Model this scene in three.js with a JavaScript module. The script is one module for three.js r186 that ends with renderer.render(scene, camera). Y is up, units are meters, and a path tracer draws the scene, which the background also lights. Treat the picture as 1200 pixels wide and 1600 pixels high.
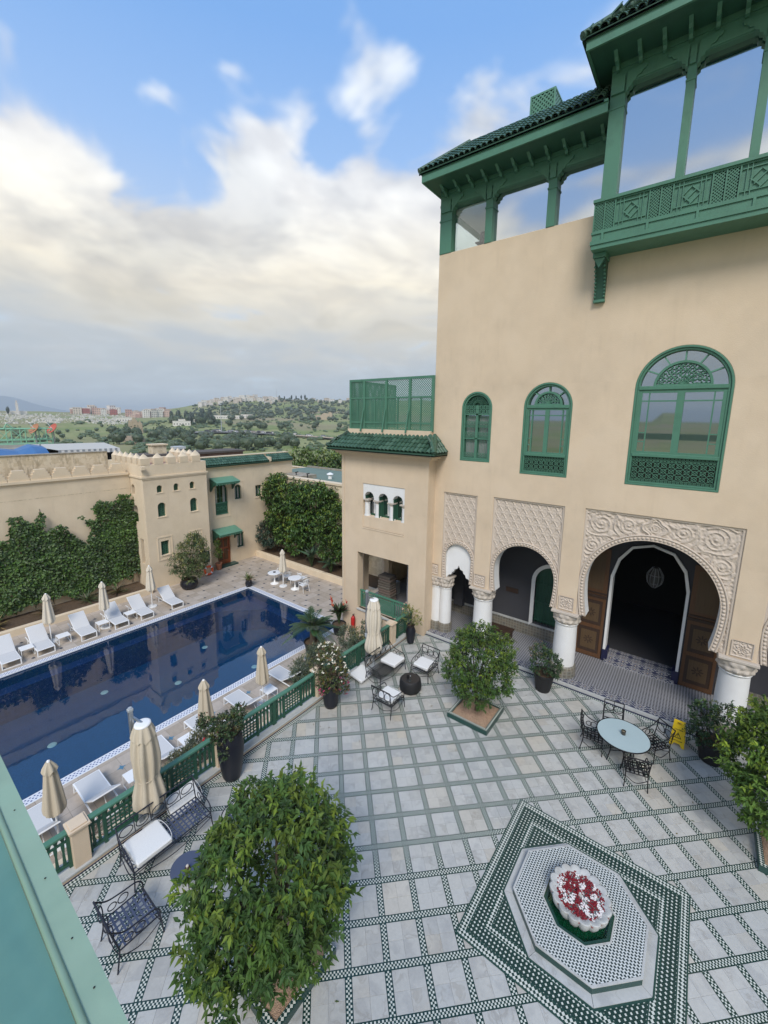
import * as THREE from 'three';
import { mergeGeometries, mergeVertices, toCreasedNormals } from 'three/addons/utils/BufferGeometryUtils.js';
import { RoundedBoxGeometry } from 'three/addons/geometries/RoundedBoxGeometry.js';
import { FontLoader } from 'three/addons/loaders/FontLoader.js';
import { TextGeometry } from 'three/addons/geometries/TextGeometry.js';

// ---------- camera, sky, sun, exposure ----------
const scene = new THREE.Scene();
const EYE = 9.36768;
const camera = new THREE.PerspectiveCamera(102.14, 0.75, 0.02, 30000);
camera.position.set(0, EYE, 0);
camera.rotation.order = 'YXZ';
camera.rotation.set(-0.171787, 0.651792, 0.013432);
camera.setViewOffset(1200, 1600, 0, 34.7, 1200, 1600);
camera.updateMatrixWorld(true);
scene.add(camera);
const renderer = new THREE.WebGLRenderer({ antialias: true });
renderer.setSize(768, 1024);
renderer.toneMapping = THREE.LinearToneMapping;
renderer.toneMappingExposure = 1.5;
renderer.shadowMap.enabled = true;
scene.background = makeSky(2048, 1024);
scene.environment = scene.background;
const sun = new THREE.DirectionalLight(new THREE.Color(1.0, 0.95, 0.88), 2.0);
sun.position.set(24, 66, 42);
sun.castShadow = true;
sun.shadow.radius = 42;
sun.shadow.mapSize.set(2048, 2048);
Object.assign(sun.shadow.camera, { left: -45, right: 45, top: 45, bottom: -45, near: 1, far: 160 });
sun.target.position.set(-9, 0, -9);
scene.add(sun, sun.target);
scene.fog = new THREE.FogExp2(0xc3ced6, 0.0002);

function hash2(x, y) { let h = Math.imul(x | 0, 374761393) ^ Math.imul(y | 0, 668265263); h = Math.imul(h ^ (h >>> 13), 1274126177); return ((h ^ (h >>> 16)) >>> 0) / 4294967296; }
function vnoise(x, y, per = 0) {
  const xi = Math.floor(x), yi = Math.floor(y), fx = x - xi, fy = y - yi;
  const u = fx * fx * (3 - 2 * fx), v = fy * fy * (3 - 2 * fy);
  const w = (a, b) => per ? hash2(((a % per) + per) % per, ((b % per) + per) % per) : hash2(a, b);
  const a = w(xi, yi), b = w(xi + 1, yi), c = w(xi, yi + 1), d = w(xi + 1, yi + 1);
  return a + (b - a) * u + (c - a) * v + (a - b - c + d) * u * v;
}
function fbm(x, y, oct = 5, per = 0, gain = 0.5) {
  let s = 0, a = 1, n = 0;
  for (let i = 0; i < oct; i++) { s += a * vnoise(x + i * 17.3 * (per ? 0 : 1), y + i * 9.1 * (per ? 0 : 1), per); n += a; a *= gain; x *= 2; y *= 2; per *= 2; }
  return s / n;
}
function sstep(a, b, x) { const t = Math.min(1, Math.max(0, (x - a) / (b - a))); return t * t * (3 - 2 * t); }
function mix3(a, b, t) { return [a[0] + (b[0] - a[0]) * t, a[1] + (b[1] - a[1]) * t, a[2] + (b[2] - a[2]) * t]; }
function ramp(x, xs, cols) {
  if (x <= xs[0]) return cols[0];
  for (let i = 1; i < xs.length; i++) if (x < xs[i]) return mix3(cols[i - 1], cols[i], (x - xs[i - 1]) / (xs[i] - xs[i - 1]));
  return cols[cols.length - 1];
}
function makeSky(w, h) {
  const data = new Float32Array(w * h * 4), D = 180 / Math.PI;
  // cloud masses: [degrees left of -z, elevation, half width, half height, weight]
  const mass = [[70, 20, 20, 7.5, .5], [50, 24, 9, 6, .42], [42, 24, 6, 6, .25], [30, 23, 7, 6, .35], [39.5, 33.5, 4, 5.5, .46], [42, 40, 4, 3.5, .36], [26, 33, 8.5, 5.5, .44], [63, 31, 5, 1.6, .38], [56.5, 34, 3.5, 1.3, .3], [70, 29, 6, 2, .12], [53, 30, 5, 2, .3], [47, 33, 2.5, 1.5, .22], [77, 31, 6, 2.5, .25], [12, 36, 7, 3, .3], [60, 28, 4, 1.6, .16], [36, 36, 2.5, 3, .24],
    [58, 30.5, 3.5, 5, -.2], [58, 24.5, 3.4, 2.6, -.26], [36, 29, 3, 3, -.12], [72, 35.5, 9, 3, -.2], [45.5, 29.5, 2.2, 2.6, -.22], [20, 37, 6, 3, -.15], [34, 40, 3, 3, -.14],
    [-40, 26, 25, 8, .25], [-100, 22, 25, 8, .3], [150, 24, 30, 9, .3]];
  for (let j = 0; j < h; j++) {
    const el = ((j + 0.5) / h - 0.5) * Math.PI, e = el * D, ce = Math.cos(el), se = Math.sin(el);
    for (let i = 0; i < w; i++) {
      const th = ((i + 0.5) / w - 0.5) * 2 * Math.PI, x = Math.cos(th) * ce, z = Math.sin(th) * ce;
      const phi = Math.atan2(-x, -z) * D;
      let col;
      if (e < -0.6) col = [0.17, 0.175, 0.13];
      else {
        const blue = ramp(e, [0, 8, 18, 28, 38, 60, 90], [[.55, .63, .69], [.52, .62, .72], [.44, .57, .78], [.29, .47, .79], [.19, .38, .74], [.14, .32, .68], [.09, .24, .6]]);
        const k = 1 / (se + 0.11), px = x * k, pz = z * k;
        const wx = fbm(px * .9 + 3, pz * .9 + 8, 3) - .5, wz = fbm(px * .9 + 31, pz * .9 + 2, 3) - .5;
        const n = fbm(px * 1.15 + wx * 1.4 + 11.3, pz * 1.15 + wz * 1.4 + 5.7, 6, 0, .55);
        const n2 = fbm(px * 3.1 + wx * 2 + 1.3, pz * 3.1 + wz * 2 + 25.7, 5, 0, .58);
        let bias = -.15 + .7 * sstep(27, 16, e) + .1 * sstep(42, 60, e);
        for (const m of mass) {
          let dp = phi - m[0]; if (dp > 180) dp -= 360; if (dp < -180) dp += 360;
          const q = (dp / m[2]) ** 2 + ((e - m[1]) / m[3]) ** 2;
          if (q < 6) bias += m[4] * Math.exp(-q);
        }
        const n3 = fbm(px * 1.5 + pz * .6 + wx * 1.2 + 70, (pz * 1.5 - px * .6) * 2.6 + wz * 2 + 3, 5, 0, .55);
        const n2b = fbm(px * 3.3 + wx * 2 + 1.3 + .1 * px, pz * 3.3 + wz * 2 + 25.7 + .1 * pz, 4, 0, .58), lift = Math.max(-.16, Math.min(.16, (n2 - n2b) * .9));
        const d = (n - .5) * 1.15 + (n2 - .5) * 1.25 + (n3 - .5) * .75 * sstep(12, 24, e) + bias;
        const cov = sstep(-.08, .32, d);
        // thick parts turn grey underneath, warm in the middle band, white at the top edge
        const sh = fbm(px * 1.9 + wx + 40, pz * 1.9 + wz * 1.2 + 7, 5);
        let cl = ramp(e + (sh - .5) * 9 * sstep(1, 6, e), [0, 1.5, 4.5, 8, 11.5, 15, 20, 26, 34, 90], [[.68, .75, .78], [.63, .69, .73], [.55, .61, .65], [.6, .635, .65], [.78, .75, .66], [.92, .85, .7], [.92, .88, .78], [.9, .9, .89], [.74, .8, .88], [.62, .7, .8]]);
        const dark = 1 - .2 * sstep(.5, .72, sh) * sstep(6, 14, e) - .1 * sstep(.1, .6, d) * sstep(20, 10, e);
        const lf = (1 + lift * .75 * sstep(9, 20, e)) * (.92 + .2 * (n2 - .5) * sstep(6, 16, e));
        cl = [cl[0] * dark * lf, cl[1] * (dark * .96 + .04) * lf, cl[2] * (dark * .9 + .1) * (lf * .9 + .1)];
        col = mix3(blue, cl, Math.min(1, cov * (.9 + .1 * n2) * (e > 40 ? .8 : 1)));
        if (e < 0) col = mix3([0.17, 0.175, 0.13], col, (e + .6) / .6);
      }
      const o = (j * w + i) * 4;
      data[o] = col[0] * .8; data[o + 1] = col[1] * .8; data[o + 2] = col[2] * .8; data[o + 3] = 1;
    }
  }
  const t = new THREE.DataTexture(data, w, h, THREE.RGBAFormat, THREE.FloatType);
  t.mapping = THREE.EquirectangularReflectionMapping; t.magFilter = t.minFilter = THREE.LinearFilter; t.wrapS = THREE.RepeatWrapping;
  t.colorSpace = THREE.LinearSRGBColorSpace; t.needsUpdate = true;
  return t;
}

// ---------- helpers ----------
let seed = 12345;
const rnd = () => { seed = (seed + 0x6D2B79F5) | 0; let t = Math.imul(seed ^ (seed >>> 15), 1 | seed); t = (t + Math.imul(t ^ (t >>> 7), 61 | t)) ^ t; return ((t ^ (t >>> 14)) >>> 0) / 4294967296; };
const rr = (a, b) => a + (b - a) * rnd(), PI = Math.PI, V3 = (x, y, z) => new THREE.Vector3(x, y, z);
const used = new Map();
function numbered(n) { const k = used.get(n) ?? 0; used.set(n, k + 1); return k ? n + '_' + String(k).padStart(3, '0') : n; }
function thing(name, label, category, pos = [0, 0, 0], group) {
  const o = new THREE.Group(); o.name = numbered(name); o.position.set(...pos); scene.add(o);
  o.userData = { label, category }; if (group) o.userData.group = group;
  return o;
}
function structure(name) { const o = new THREE.Group(); o.name = numbered(name); o.userData.kind = 'structure'; scene.add(o); return o; }
const WP = (o) => { const p = V3(0, 0, 0); for (; o && o !== scene; o = o.parent) p.add(o.position); return p; };
function prep(g) {
  g = g.index ? g.toNonIndexed() : g;
  if (!g.attributes.normal) g.computeVertexNormals();
  return g;
}
function merge(gs) {
  gs = (Array.isArray(gs) ? gs : [gs]).flat(5).map(prep);
  if (gs.length === 1) return gs[0];
  const col = gs.some((g) => g.attributes.color);
  for (const g of gs) {
    for (const k of Object.keys(g.attributes)) if (!['position', 'normal', 'uv', 'color'].includes(k)) g.deleteAttribute(k);
    if (!g.attributes.uv) g.setAttribute('uv', new THREE.BufferAttribute(new Float32Array(g.attributes.position.count * 2), 2));
    if (col && !g.attributes.color) g.setAttribute('color', new THREE.BufferAttribute(new Float32Array(g.attributes.position.count * 3).fill(1), 3));
  }
  return mergeGeometries(gs);
}
// metre-scaled uv from the face direction
function metre(g, s = 1) {
  g = prep(g); const p = g.attributes.position, uv = new Float32Array(p.count * 2), a = V3(), b = V3(), c = V3(), n = V3();
  for (let i = 0; i < p.count; i += 3) {
    a.fromBufferAttribute(p, i); b.fromBufferAttribute(p, i + 1); c.fromBufferAttribute(p, i + 2);
    n.crossVectors(b.clone().sub(a), c.clone().sub(a)); const x = Math.abs(n.x), y = Math.abs(n.y), z = Math.abs(n.z);
    [a, b, c].forEach((q, k) => { const o = (i + k) * 2; if (y >= x && y >= z) { uv[o] = q.x * s; uv[o + 1] = q.z * s; } else if (x >= z) { uv[o] = q.z * s; uv[o + 1] = q.y * s; } else { uv[o] = q.x * s; uv[o + 1] = q.y * s; } });
  }
  g.setAttribute('uv', new THREE.BufferAttribute(uv, 2)); return g;
}
function part(name, gs, mat, parent = scene, world = true, uvScale = 0) {
  let g = merge(gs); if (uvScale !== null) g = uvScale === 0 ? metre(g) : g;
  const m = new THREE.Mesh(g, mat); m.name = numbered(name); m.castShadow = m.receiveShadow = true;
  if (world && parent !== scene) m.position.copy(WP(parent)).negate();
  parent.add(m); return m;
}
const raw = (name, gs, mat, parent, world = true) => part(name, gs, mat, parent, world, null);   // keeps the uv it has
const loc = (name, gs, mat, parent) => part(name, gs, mat, parent, false);
function inst(name, geo, mat, parent, pos, rot = [0, 0, 0], scl = 1) {                              // a piece sharing geometry with its likes
  const m = new THREE.Mesh(geo, mat); m.name = numbered(name); m.castShadow = m.receiveShadow = true;
  const w = WP(parent); m.position.set(pos[0] - w.x, pos[1] - w.y, pos[2] - w.z); m.rotation.set(...rot); Array.isArray(scl) ? m.scale.set(...scl) : m.scale.setScalar(scl); parent.add(m); return m;
}
function copyOf(o, pos, turn, label, name) {
  const c = o.clone(); c.name = numbered((name ?? o.name).replace(/_\d+$/, '')); c.position.set(...pos); c.rotation.y = turn ?? 0;
  c.userData = { ...o.userData }; if (label) c.userData.label = label; scene.add(c); return c;
}
const B = (x0, x1, y0, y1, z0, z1) => new THREE.BoxGeometry(Math.abs(x1 - x0), Math.abs(y1 - y0), Math.abs(z1 - z0)).translate((x0 + x1) / 2, (y0 + y1) / 2, (z0 + z1) / 2);
const RB = (x0, x1, y0, y1, z0, z1, r = .01, seg = 2) => new RoundedBoxGeometry(Math.abs(x1 - x0), Math.abs(y1 - y0), Math.abs(z1 - z0), seg, r).translate((x0 + x1) / 2, (y0 + y1) / 2, (z0 + z1) / 2);
const CY = (x, z, y0, y1, r0, r1 = r0, n = 12, open = false) => new THREE.CylinderGeometry(r1, r0, y1 - y0, n, 1, open).translate(x, (y0 + y1) / 2, z);
const LA = (pts, n = 24, x = 0, y = 0, z = 0) => new THREE.LatheGeometry(pts.map((p) => new THREE.Vector2(...p)), n).translate(x, y, z);
const TU = (pts, r, n = 24, rad = 6, closed = false) => new THREE.TubeGeometry(new THREE.CatmullRomCurve3(pts.map((p) => p.isVector3 ? p : V3(...p)), closed), n, r, rad, closed);
const SP = (x, y, z, r, sy = 1, n = 10) => new THREE.SphereGeometry(r, n, Math.max(6, n * .7 | 0)).scale(1, sy, 1).translate(x, y, z);
function bar(a, b, w, h = w) {                                                                    // a box from a to b
  const A = V3(...a), Bv = V3(...b), d = Bv.clone().sub(A), L = d.length(), g = new THREE.BoxGeometry(w, h, L);
  const up = Math.abs(d.y) / L > .98 ? V3(1, 0, 0) : V3(0, 1, 0), m = new THREE.Matrix4().lookAt(A, Bv, up); g.applyMatrix4(m); return g.translate(...A.add(Bv).multiplyScalar(.5).toArray());
}
function rod(a, b, r, n = 6, r2 = r) {
  const A = V3(...a), Bv = V3(...b), d = Bv.clone().sub(A), L = d.length(), g = new THREE.CylinderGeometry(r2, r, L, n);
  g.applyQuaternion(new THREE.Quaternion().setFromUnitVectors(V3(0, 1, 0), d.normalize())); return g.translate(...A.add(Bv).multiplyScalar(.5).toArray());
}
const shapeOf = (pts, holes = []) => { const s = new THREE.Shape(pts.map((p) => new THREE.Vector2(...p))); for (const h of holes) s.holes.push(new THREE.Path(h.map((p) => new THREE.Vector2(...p)))); return s; };
const EX = (s, z0, z1, bevel = 0, cs = 12) => { const g = new THREE.ExtrudeGeometry(s, { depth: Math.abs(z1 - z0) - 2 * bevel, bevelEnabled: bevel > 0, bevelSize: bevel, bevelThickness: bevel, bevelSegments: 1, bevelOffset: -bevel, curveSegments: cs }); return g.translate(0, 0, Math.min(z0, z1) + bevel); };
// outline of a round-headed opening; squeeze < 1 draws the foot in (horseshoe)
function archPts(x0, x1, y0, yTop, n = 20, squeeze = 1) {
  const r = (x1 - x0) / 2, c = (x0 + x1) / 2, yc = yTop - r, p = [];
  const f = (y) => squeeze === 1 ? 1 : 1 - (1 - squeeze) * Math.min(1, Math.max(0, (yc - y) / (yc - y0))) ** 2;
  const m = squeeze === 1 ? 1 : 6;
  for (let i = 0; i <= m; i++) { const y = y0 + (yc - y0) * i / m; p.push([c - r * f(y), y]); }
  for (let i = 1; i < n; i++) { const a = PI - PI * i / n; p.push([c + r * Math.cos(a), yc + r * Math.sin(a)]); }
  for (let i = m; i >= 0; i--) { const y = y0 + (yc - y0) * i / m; p.push([c + r * f(y), y]); }
  return p;
}
const rect = (x0, x1, y0, y1) => [[x0, y0], [x1, y0], [x1, y1], [x0, y1]];
function colour(g, f) { g = prep(g); const p = g.attributes.position, c = new Float32Array(p.count * 3); const v = V3(); for (let i = 0; i < p.count; i++) { v.fromBufferAttribute(p, i); const k = typeof f === 'function' ? f(v, i) : f; c.set(k, i * 3); } g.setAttribute('color', new THREE.BufferAttribute(c, 3)); return g; }

// ---------- procedural materials ----------
function tex(size, fn, o = {}) {
  const [w, h] = Array.isArray(size) ? size : [size, size], d = new Uint8Array(w * h * 4);
  for (let j = 0; j < h; j++) for (let i = 0; i < w; i++) { const c = fn((i + .5) / w, (j + .5) / h), k = (j * w + i) * 4; const a = Array.isArray(c) ? c : [c, c, c]; for (let q = 0; q < 3; q++) d[k + q] = Math.max(0, Math.min(255, (o.lin ? a[q] : (a[q] <= .0031308 ? a[q] * 12.92 : 1.055 * Math.pow(Math.max(0, a[q]), 1 / 2.4) - .055)) * 255)); d[k + 3] = 255; }
  const t = new THREE.DataTexture(d, w, h); t.wrapS = t.wrapT = THREE.RepeatWrapping; t.magFilter = THREE.LinearFilter; t.minFilter = THREE.LinearMipmapLinearFilter; t.generateMipmaps = true;
  t.colorSpace = o.lin ? THREE.NoColorSpace : THREE.SRGBColorSpace; t.repeat.set(1 / (o.m ?? 1), 1 / (o.mv ?? o.m ?? 1)); t.needsUpdate = true; return t;
}
const C = (r, g, b) => new THREE.Color().setRGB(r, g, b);
const std = (col, rough = .8, o = {}) => new THREE.MeshStandardMaterial({ color: C(...col), roughness: rough, metalness: 0, side: THREE.DoubleSide, ...o });
const phy = (col, rough = .5, o = {}) => new THREE.MeshPhysicalMaterial({ color: C(...col), roughness: rough, metalness: 0, side: THREE.DoubleSide, ...o });
const N = (u, v, per, oct = 4, g = .5) => fbm(u * per, v * per, oct, per, g);
const tGrain = tex(512, (u, v) => .35 * N(u, v, 64, 3) + .65 * N(u + .3, v, 160, 2), { lin: true, m: 1.6 });
const tPlaster = tex(1024, (u, v) => { const a = N(u, v, 5, 6, .6), b = N(u + .37, v * .5, 12, 4), s = N(u * 1, v * .12, 40, 3); const k = .86 + .22 * a + .07 * (b - .5) - .1 * sstep(.6, .85, s) * (1 - b) * .5; return [k, k * (.985 + .02 * b), k * (.96 + .05 * b)]; }, { m: 5.3 });
const tStain = tex(1024, (u, v) => { const a = N(u, v, 6, 6, .6), s = N(u, v * .25, 48, 4, .6), t = sstep(.5, .75, s * .55 + a * .5); const p = sstep(.45, .55, N(u + .2, v + .6, 22, 4, .6)); return mix3(mix3([.98, .96, .92], [.84, .8, .72], p), [.5, .46, .4], t * .75); }, { m: 4 });
const plaster = (col, o = {}) => std(col, .92, { map: tPlaster, bumpMap: tGrain, bumpScale: .004, ...o });
const M = {};
M.wall = plaster([.68, .545, .395]);
M.wallFar = plaster([.74, .61, .44]);
M.wallStain = plaster([.72, .62, .47], { map: tStain });
M.white = std([.78, .78, .77], .75, { map: tPlaster });
M.carved = std([.56, .475, .39], .85, { bumpMap: tGrain, bumpScale: .006 });
M.capital = std([.52, .46, .39], .8, { bumpMap: tGrain, bumpScale: .006 });
const tPaint = tex(512, (u, v) => { const a = N(u, v, 6, 5, .6), b = N(u, v * .15, 60, 3); const w = sstep(.62, .74, N(u + .5, v + .2, 9, 5, .6)); const k = .74 + .36 * a + .12 * b + .18 * w; return [k * (1.0 + .05 * b + .12 * w), k, k]; }, { m: 1.9 });
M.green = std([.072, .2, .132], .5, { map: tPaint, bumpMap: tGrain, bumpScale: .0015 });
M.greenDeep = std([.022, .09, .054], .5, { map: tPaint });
M.greenPale = std([.11, .27, .185], .45, { map: tPaint });
M.glaze = phy([.04, .098, .06], .5, { clearcoat: .1, clearcoatRoughness: .4 });
M.glaze2 = phy([.055, .12, .08], .55);
M.glaze3 = phy([.026, .07, .042], .5);
M.mirror = std([.6, .63, .66], .05, { metalness: 1 });
M.mirrorDark = std([.46, .49, .5], .03, { metalness: 1 });
M.pane = phy([.93, .97, .97], .02, { transmission: 1, thickness: 0, ior: 1.9 });
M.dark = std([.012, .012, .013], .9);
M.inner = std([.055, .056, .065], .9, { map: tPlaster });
const tWood = tex([256, 1024], (u, v) => { const r = N(u * 1 + .08 * N(u, v, 4, 3), v * .06, 40, 4), k = .7 + .5 * r; return [k, k * .97, k * .92]; }, { m: .5, mv: 1.6 });
M.wood = std([.11, .052, .022], .55, { map: tWood });
M.woodDoor = std([.3, .085, .03], .5, { map: tWood });
M.woodDark = std([.045, .025, .016], .6, { map: tWood });
M.woodInlay = std([.1, .062, .03], .6, { map: tWood });
M.iron = std([.018, .018, .021], .45, { metalness: .55 });
M.ironBlue = std([.11, .125, .18], .42, { metalness: .5 });
M.ironFrame = std([.035, .039, .055], .45, { metalness: .5 });
M.steel = std([.36, .38, .4], .35, { metalness: .8 });
const tCloth = tex(256, (u, v) => .8 + .2 * N(u, v, 90, 2), { m: .35 });
M.cushion = std([.82, .82, .8], .95, { map: tCloth });
M.canvas = std([.62, .54, .41], .95, { map: tCloth });
M.canvasPale = std([.7, .63, .51], .95, { map: tCloth });
M.mesh = std([.66, .66, .655], .8, { map: tCloth });
M.whitePaint = std([.82, .82, .81], .45);
M.pot = phy([.004, .005, .012], .5, { clearcoat: .15, clearcoatRoughness: .35 });
M.terracotta = std([.3, .12, .065], .85, { bumpMap: tGrain, bumpScale: .004 });
M.red = std([.5, .02, .018], .4);
M.orange = std([.72, .1, .022], .55);
M.yellow = std([.83, .56, .015], .45);
M.black = std([.011, .011, .012], .65);
M.metalGrey = std([.45, .48, .5], .5, { metalness: .3 });
M.bark = std([.11, .085, .06], .9, { bumpMap: tGrain, bumpScale: .02 });
M.soil = std([.46, .32, .24], 1, { map: tex(512, (u, v) => { const k = .45 + .9 * N(u, v, 50, 3, .7); return [k, k * (.9 + .1 * N(u, v, 9)), k * .85]; }, { m: 1.2 }), bumpMap: tGrain, bumpScale: .03 });
M.earth = std([.14, .095, .06], 1, { map: M.soil.map, bumpMap: tGrain, bumpScale: .04 });
// marble paving
const tMarble = tex(1024, (u, v) => {
  const wx = N(u, v, 4, 4) - .5, wy = N(u + .4, v + .1, 4, 4) - .5, s = N(u + wx * .25, v * 1 + wy * .25, 5, 6, .58), r = Math.abs(N(u + wx * .3, v + wy * .3 + .33, 7, 5, .55) - .5) * 2, f = N(u, v, 60, 2);
  const vein = sstep(.1, .0, r), cloud = sstep(.42, .68, s);
  let c = mix3([.64, .655, .655], [.55, .565, .575], cloud); c = mix3(c, [.4, .385, .36], vein * .45 * sstep(.4, .6, N(u + .7, v, 6, 3))); c = mix3(c, [.56, .51, .43], .4 * sstep(.56, .74, N(u + .15, v + .62, 3, 4))); const k = .95 + .1 * f; return [c[0] * k, c[1] * k, c[2] * k];
}, { m: 2.1 });
M.marble = std([.76, .742, .7], .36, { map: tMarble, vertexColors: true });
M.marblePlain = std([.76, .755, .73], .4, { map: tMarble });
M.grout = std([.2, .2, .19], .95);
const ZW = [.6, .63, .57], ZG = [.012, .042, .036];
// glazed mosaic strips: chequer of small squares between two dark lines
const tBand = tex(240, (u, v) => { const e = .75 / 6; if (v < e || v > 1 - e) return ZG; const rf = (v - e) / (1 - 2 * e) * 3, r = Math.floor(rf), c = Math.floor(u * 4), w = ((r + c) & 1) === 0 && Math.max(Math.abs(rf % 1 - .5), Math.abs(u * 4 % 1 - .5)) < .47; const n = .9 + .2 * hash2(c + r * 31, 7); const q = w ? ZW : ZG; return [q[0] * n, q[1] * n, q[2] * n]; }, { m: .125 });
M.band = std([1, 1, 1], .3, { map: tBand });
const tCheck = tex(256, (u, v) => { const a = (u + v) * 4, b = (u - v) * 4 + 8, q = ((Math.floor(a) + Math.floor(b)) & 1) === 0; return q ? ZW : ZG; }, { m: .24 });
M.check = std([1, 1, 1], .3, { map: tCheck });
const tStar = tex(256, (u, v) => { const x = (u * 4) % 1 - .5, y = ((v * 4) + (Math.floor(u * 4) & 1 ? .5 : 0)) % 1 - .5; const d = Math.abs(x) * .8 + Math.abs(y); return d < .4 ? [.03, .05, .055] : d < .47 ? [.25, .27, .26] : [.63, .66, .65]; }, { m: .21 });
M.star = std([1, 1, 1], .3, { map: tStar });
const tTri = tex(256, (u, v) => { const x = (u * 4) % 1, y = (v * 4) % 1; const d = Math.abs(x - .5) + Math.abs(y - .5); return d < .3 ? ZW : ZG; }, { m: .28 });
M.tri = std([1, 1, 1], .3, { map: tTri });
M.greenTile = phy([.012, .075, .04], .25, { map: tex(256, (u, v) => { const x = (u * 6) % 1, y = (v * 6) % 1, e = Math.min(x, 1 - x, y, 1 - y) < .07; const n = .7 + .6 * hash2(Math.floor(u * 6), Math.floor(v * 6)); return e ? .45 : n; }, { m: .36 }), clearcoat: .5 });
M.greenEdge = std([.018, .06, .05], .3);
M.navy = std([.012, .014, .05], .35);
const tGal = tex(256, (u, v) => { const x = (u * 5) % 1, y = (v * 5) % 1; const q = Math.abs(x - .5) < .27 && Math.abs(y - .5) < .27; return q ? [.012, .014, .022] : [.3, .3, .31]; }, { m: .42 });
M.galFloor = std([1, 1, 1], .35, { map: tGal });
const tRos = tex(256, (u, v) => { const x = u - .5, y = v - .5, r = Math.hypot(x, y), a = Math.atan2(y, x); const p = .3 + .08 * Math.cos(a * 8); if (r < .07) return [.42, .36, .25]; if (r < .13 + .03 * Math.cos(a * 8)) return [.05, .06, .13]; if (r < p) return Math.cos(a * 16) > 0 ? [.4, .38, .33] : [.12, .13, .2]; if (r < p + .05) return [.5, .5, .46]; const d = Math.abs(Math.abs(x) + Math.abs(y) - .62); return d < .04 ? [.42, .42, .42] : [.035, .04, .085]; }, { m: .42 });
M.rosette = std([1, 1, 1], .35, { map: tRos });
const tDado = tex(256, (u, v) => { const x = (u * 4) % 1, y = (v * 4) % 1, e = Math.min(x, y) < .08; const n = hash2(Math.floor(u * 4), Math.floor(v * 4)); const d = Math.abs(x - .5) + Math.abs(y - .5); return e ? [.3, .28, .24] : d < .3 ? mix3([.12, .105, .08], [.2, .17, .12], n) : mix3([.15, .15, .13], [.24, .21, .16], n); }, { m: .5 });
M.dado = std([1, 1, 1], .4, { map: tDado });
// pool and terrace
M.poolTile = std([.6, .75, .95], .3, { map: tex(512, (u, v) => { const x = (u * 16) % 1, y = (v * 16) % 1, e = Math.min(x, y) < .09; const n = hash2(Math.floor(u * 16), Math.floor(v * 16)); return e ? [.03, .05, .12] : mix3([.01, .052, .1], [.017, .078, .145], n); }, { m: .8 }) });
M.ledgeTile = std([1, 1, 1], .3, { map: tex(512, (u, v) => { const x = (u * 8) % 1, y = (v * 8) % 1, e = Math.min(x, y) < .08; const n = hash2(Math.floor(u * 8), Math.floor(v * 8)); return e ? [.05, .06, .13] : mix3([.02, .032, .095], [.034, .05, .14], n); }, { m: .8 }) });
M.poolEdge = std([1, 1, 1], .35, { map: tex(256, (u, v) => { const x = (u * 4) % 1, y = v; if (y < .14 || y > .86) return [.72, .74, .76]; const yy = ((y - .14) / .72 * 3), r = Math.floor(yy), xx = (x + (r & 1 ? .5 : 0)) % 1; const d = Math.abs(xx - .5) * 1.2 + Math.abs(yy % 1 - .5); return d < .36 ? [.05, .08, .22] : [.68, .7, .74]; }, { m: .42, mv: .3 }) });
M.terrace = std([1, 1, 1], .65, { map: tex(1024, (u, v) => { const x = u * 6, y = v * 6, i = Math.floor(x), j = Math.floor(y), fx = x - i, fy = y - j, e = Math.min(fx, fy) < .025; const n = hash2(i + 3, j + 9), k = .8 + .22 * N(u, v, 24, 4, .6) + .06 * n; const c = mix3([.42, .35, .275], [.5, .43, .36], n); return e ? [c[0] * .62, c[1] * .62, c[2] * .62] : [c[0] * k, c[1] * k, c[2] * k]; }, { m: 3 }) });
M.inset = std([.03, .05, .08], .35);
M.insetBlue = std([.09, .22, .32], .35);
M.water = phy([.55, .86, .95], .0, { transmission: 1, thickness: 0, ior: 1.68, bumpMap: tex(512, (u, v) => N(u, v, 7, 4, .5), { lin: true, m: 3.5 }), bumpScale: .0016 });
M.lampDisc = std([.55, .42, .38], .4);
M.ground = std([1, 1, 1], 1, { vertexColors: true });
M.leafy = std([1, 1, 1], .5, { vertexColors: true });
M.leafyGloss = phy([1, 1, 1], .7, { vertexColors: true, transmission: .32, thickness: 0, ior: 1.4 });
M.stone = std([.36, .33, .28], .9, { map: tStain });
M.plainCol = std([1, 1, 1], .85, { vertexColors: true });

// ---------- terrain ----------
const PROF = { d: [0, 120, 180, 250, 300, 380, 470, 600, 750, 900, 1100, 1250, 1700, 3000, 12000],
  r: [-13, -13, -11.5, -8.6, -7.8, -6.3, -2.8, 3, 12.8, 27, 53, 50, 30, 10, 0], l: [-13, -13, -11.5, -9, -8.5, -8, -5.5, .6, 4.2, 7.2, 12, 13, 6, 0, 0] };
function lerpTab(xs, ys, x) { for (let i = 1; i < xs.length; i++) if (x <= xs[i]) return ys[i - 1] + (ys[i] - ys[i - 1]) * (x - xs[i - 1]) / (xs[i] - xs[i - 1]); return ys[ys.length - 1]; }
function hillY(phi, d) {   // phi: degrees left of -z, d: metres from the courtyard
  let p = ((phi + 180) % 360 + 360) % 360 - 180;
  const t = sstep(55, 69, p), out = p < 20 ? .55 : p > 100 ? .7 : 1;
  let y = lerpTab(PROF.d, PROF.r, d) * (1 - t) + lerpTab(PROF.d, PROF.l, d) * t;
  if (y > 0) y *= out;
  y += (fbm(p * .12 + 50, d * .006 + 9, 4) - .5) * Math.min(16, Math.max(0, d - 250) * .012) + (fbm(p * .5, d * .02, 3) - .5) * Math.min(3, Math.max(0, d - 200) * .006);
  return y;
}
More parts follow.
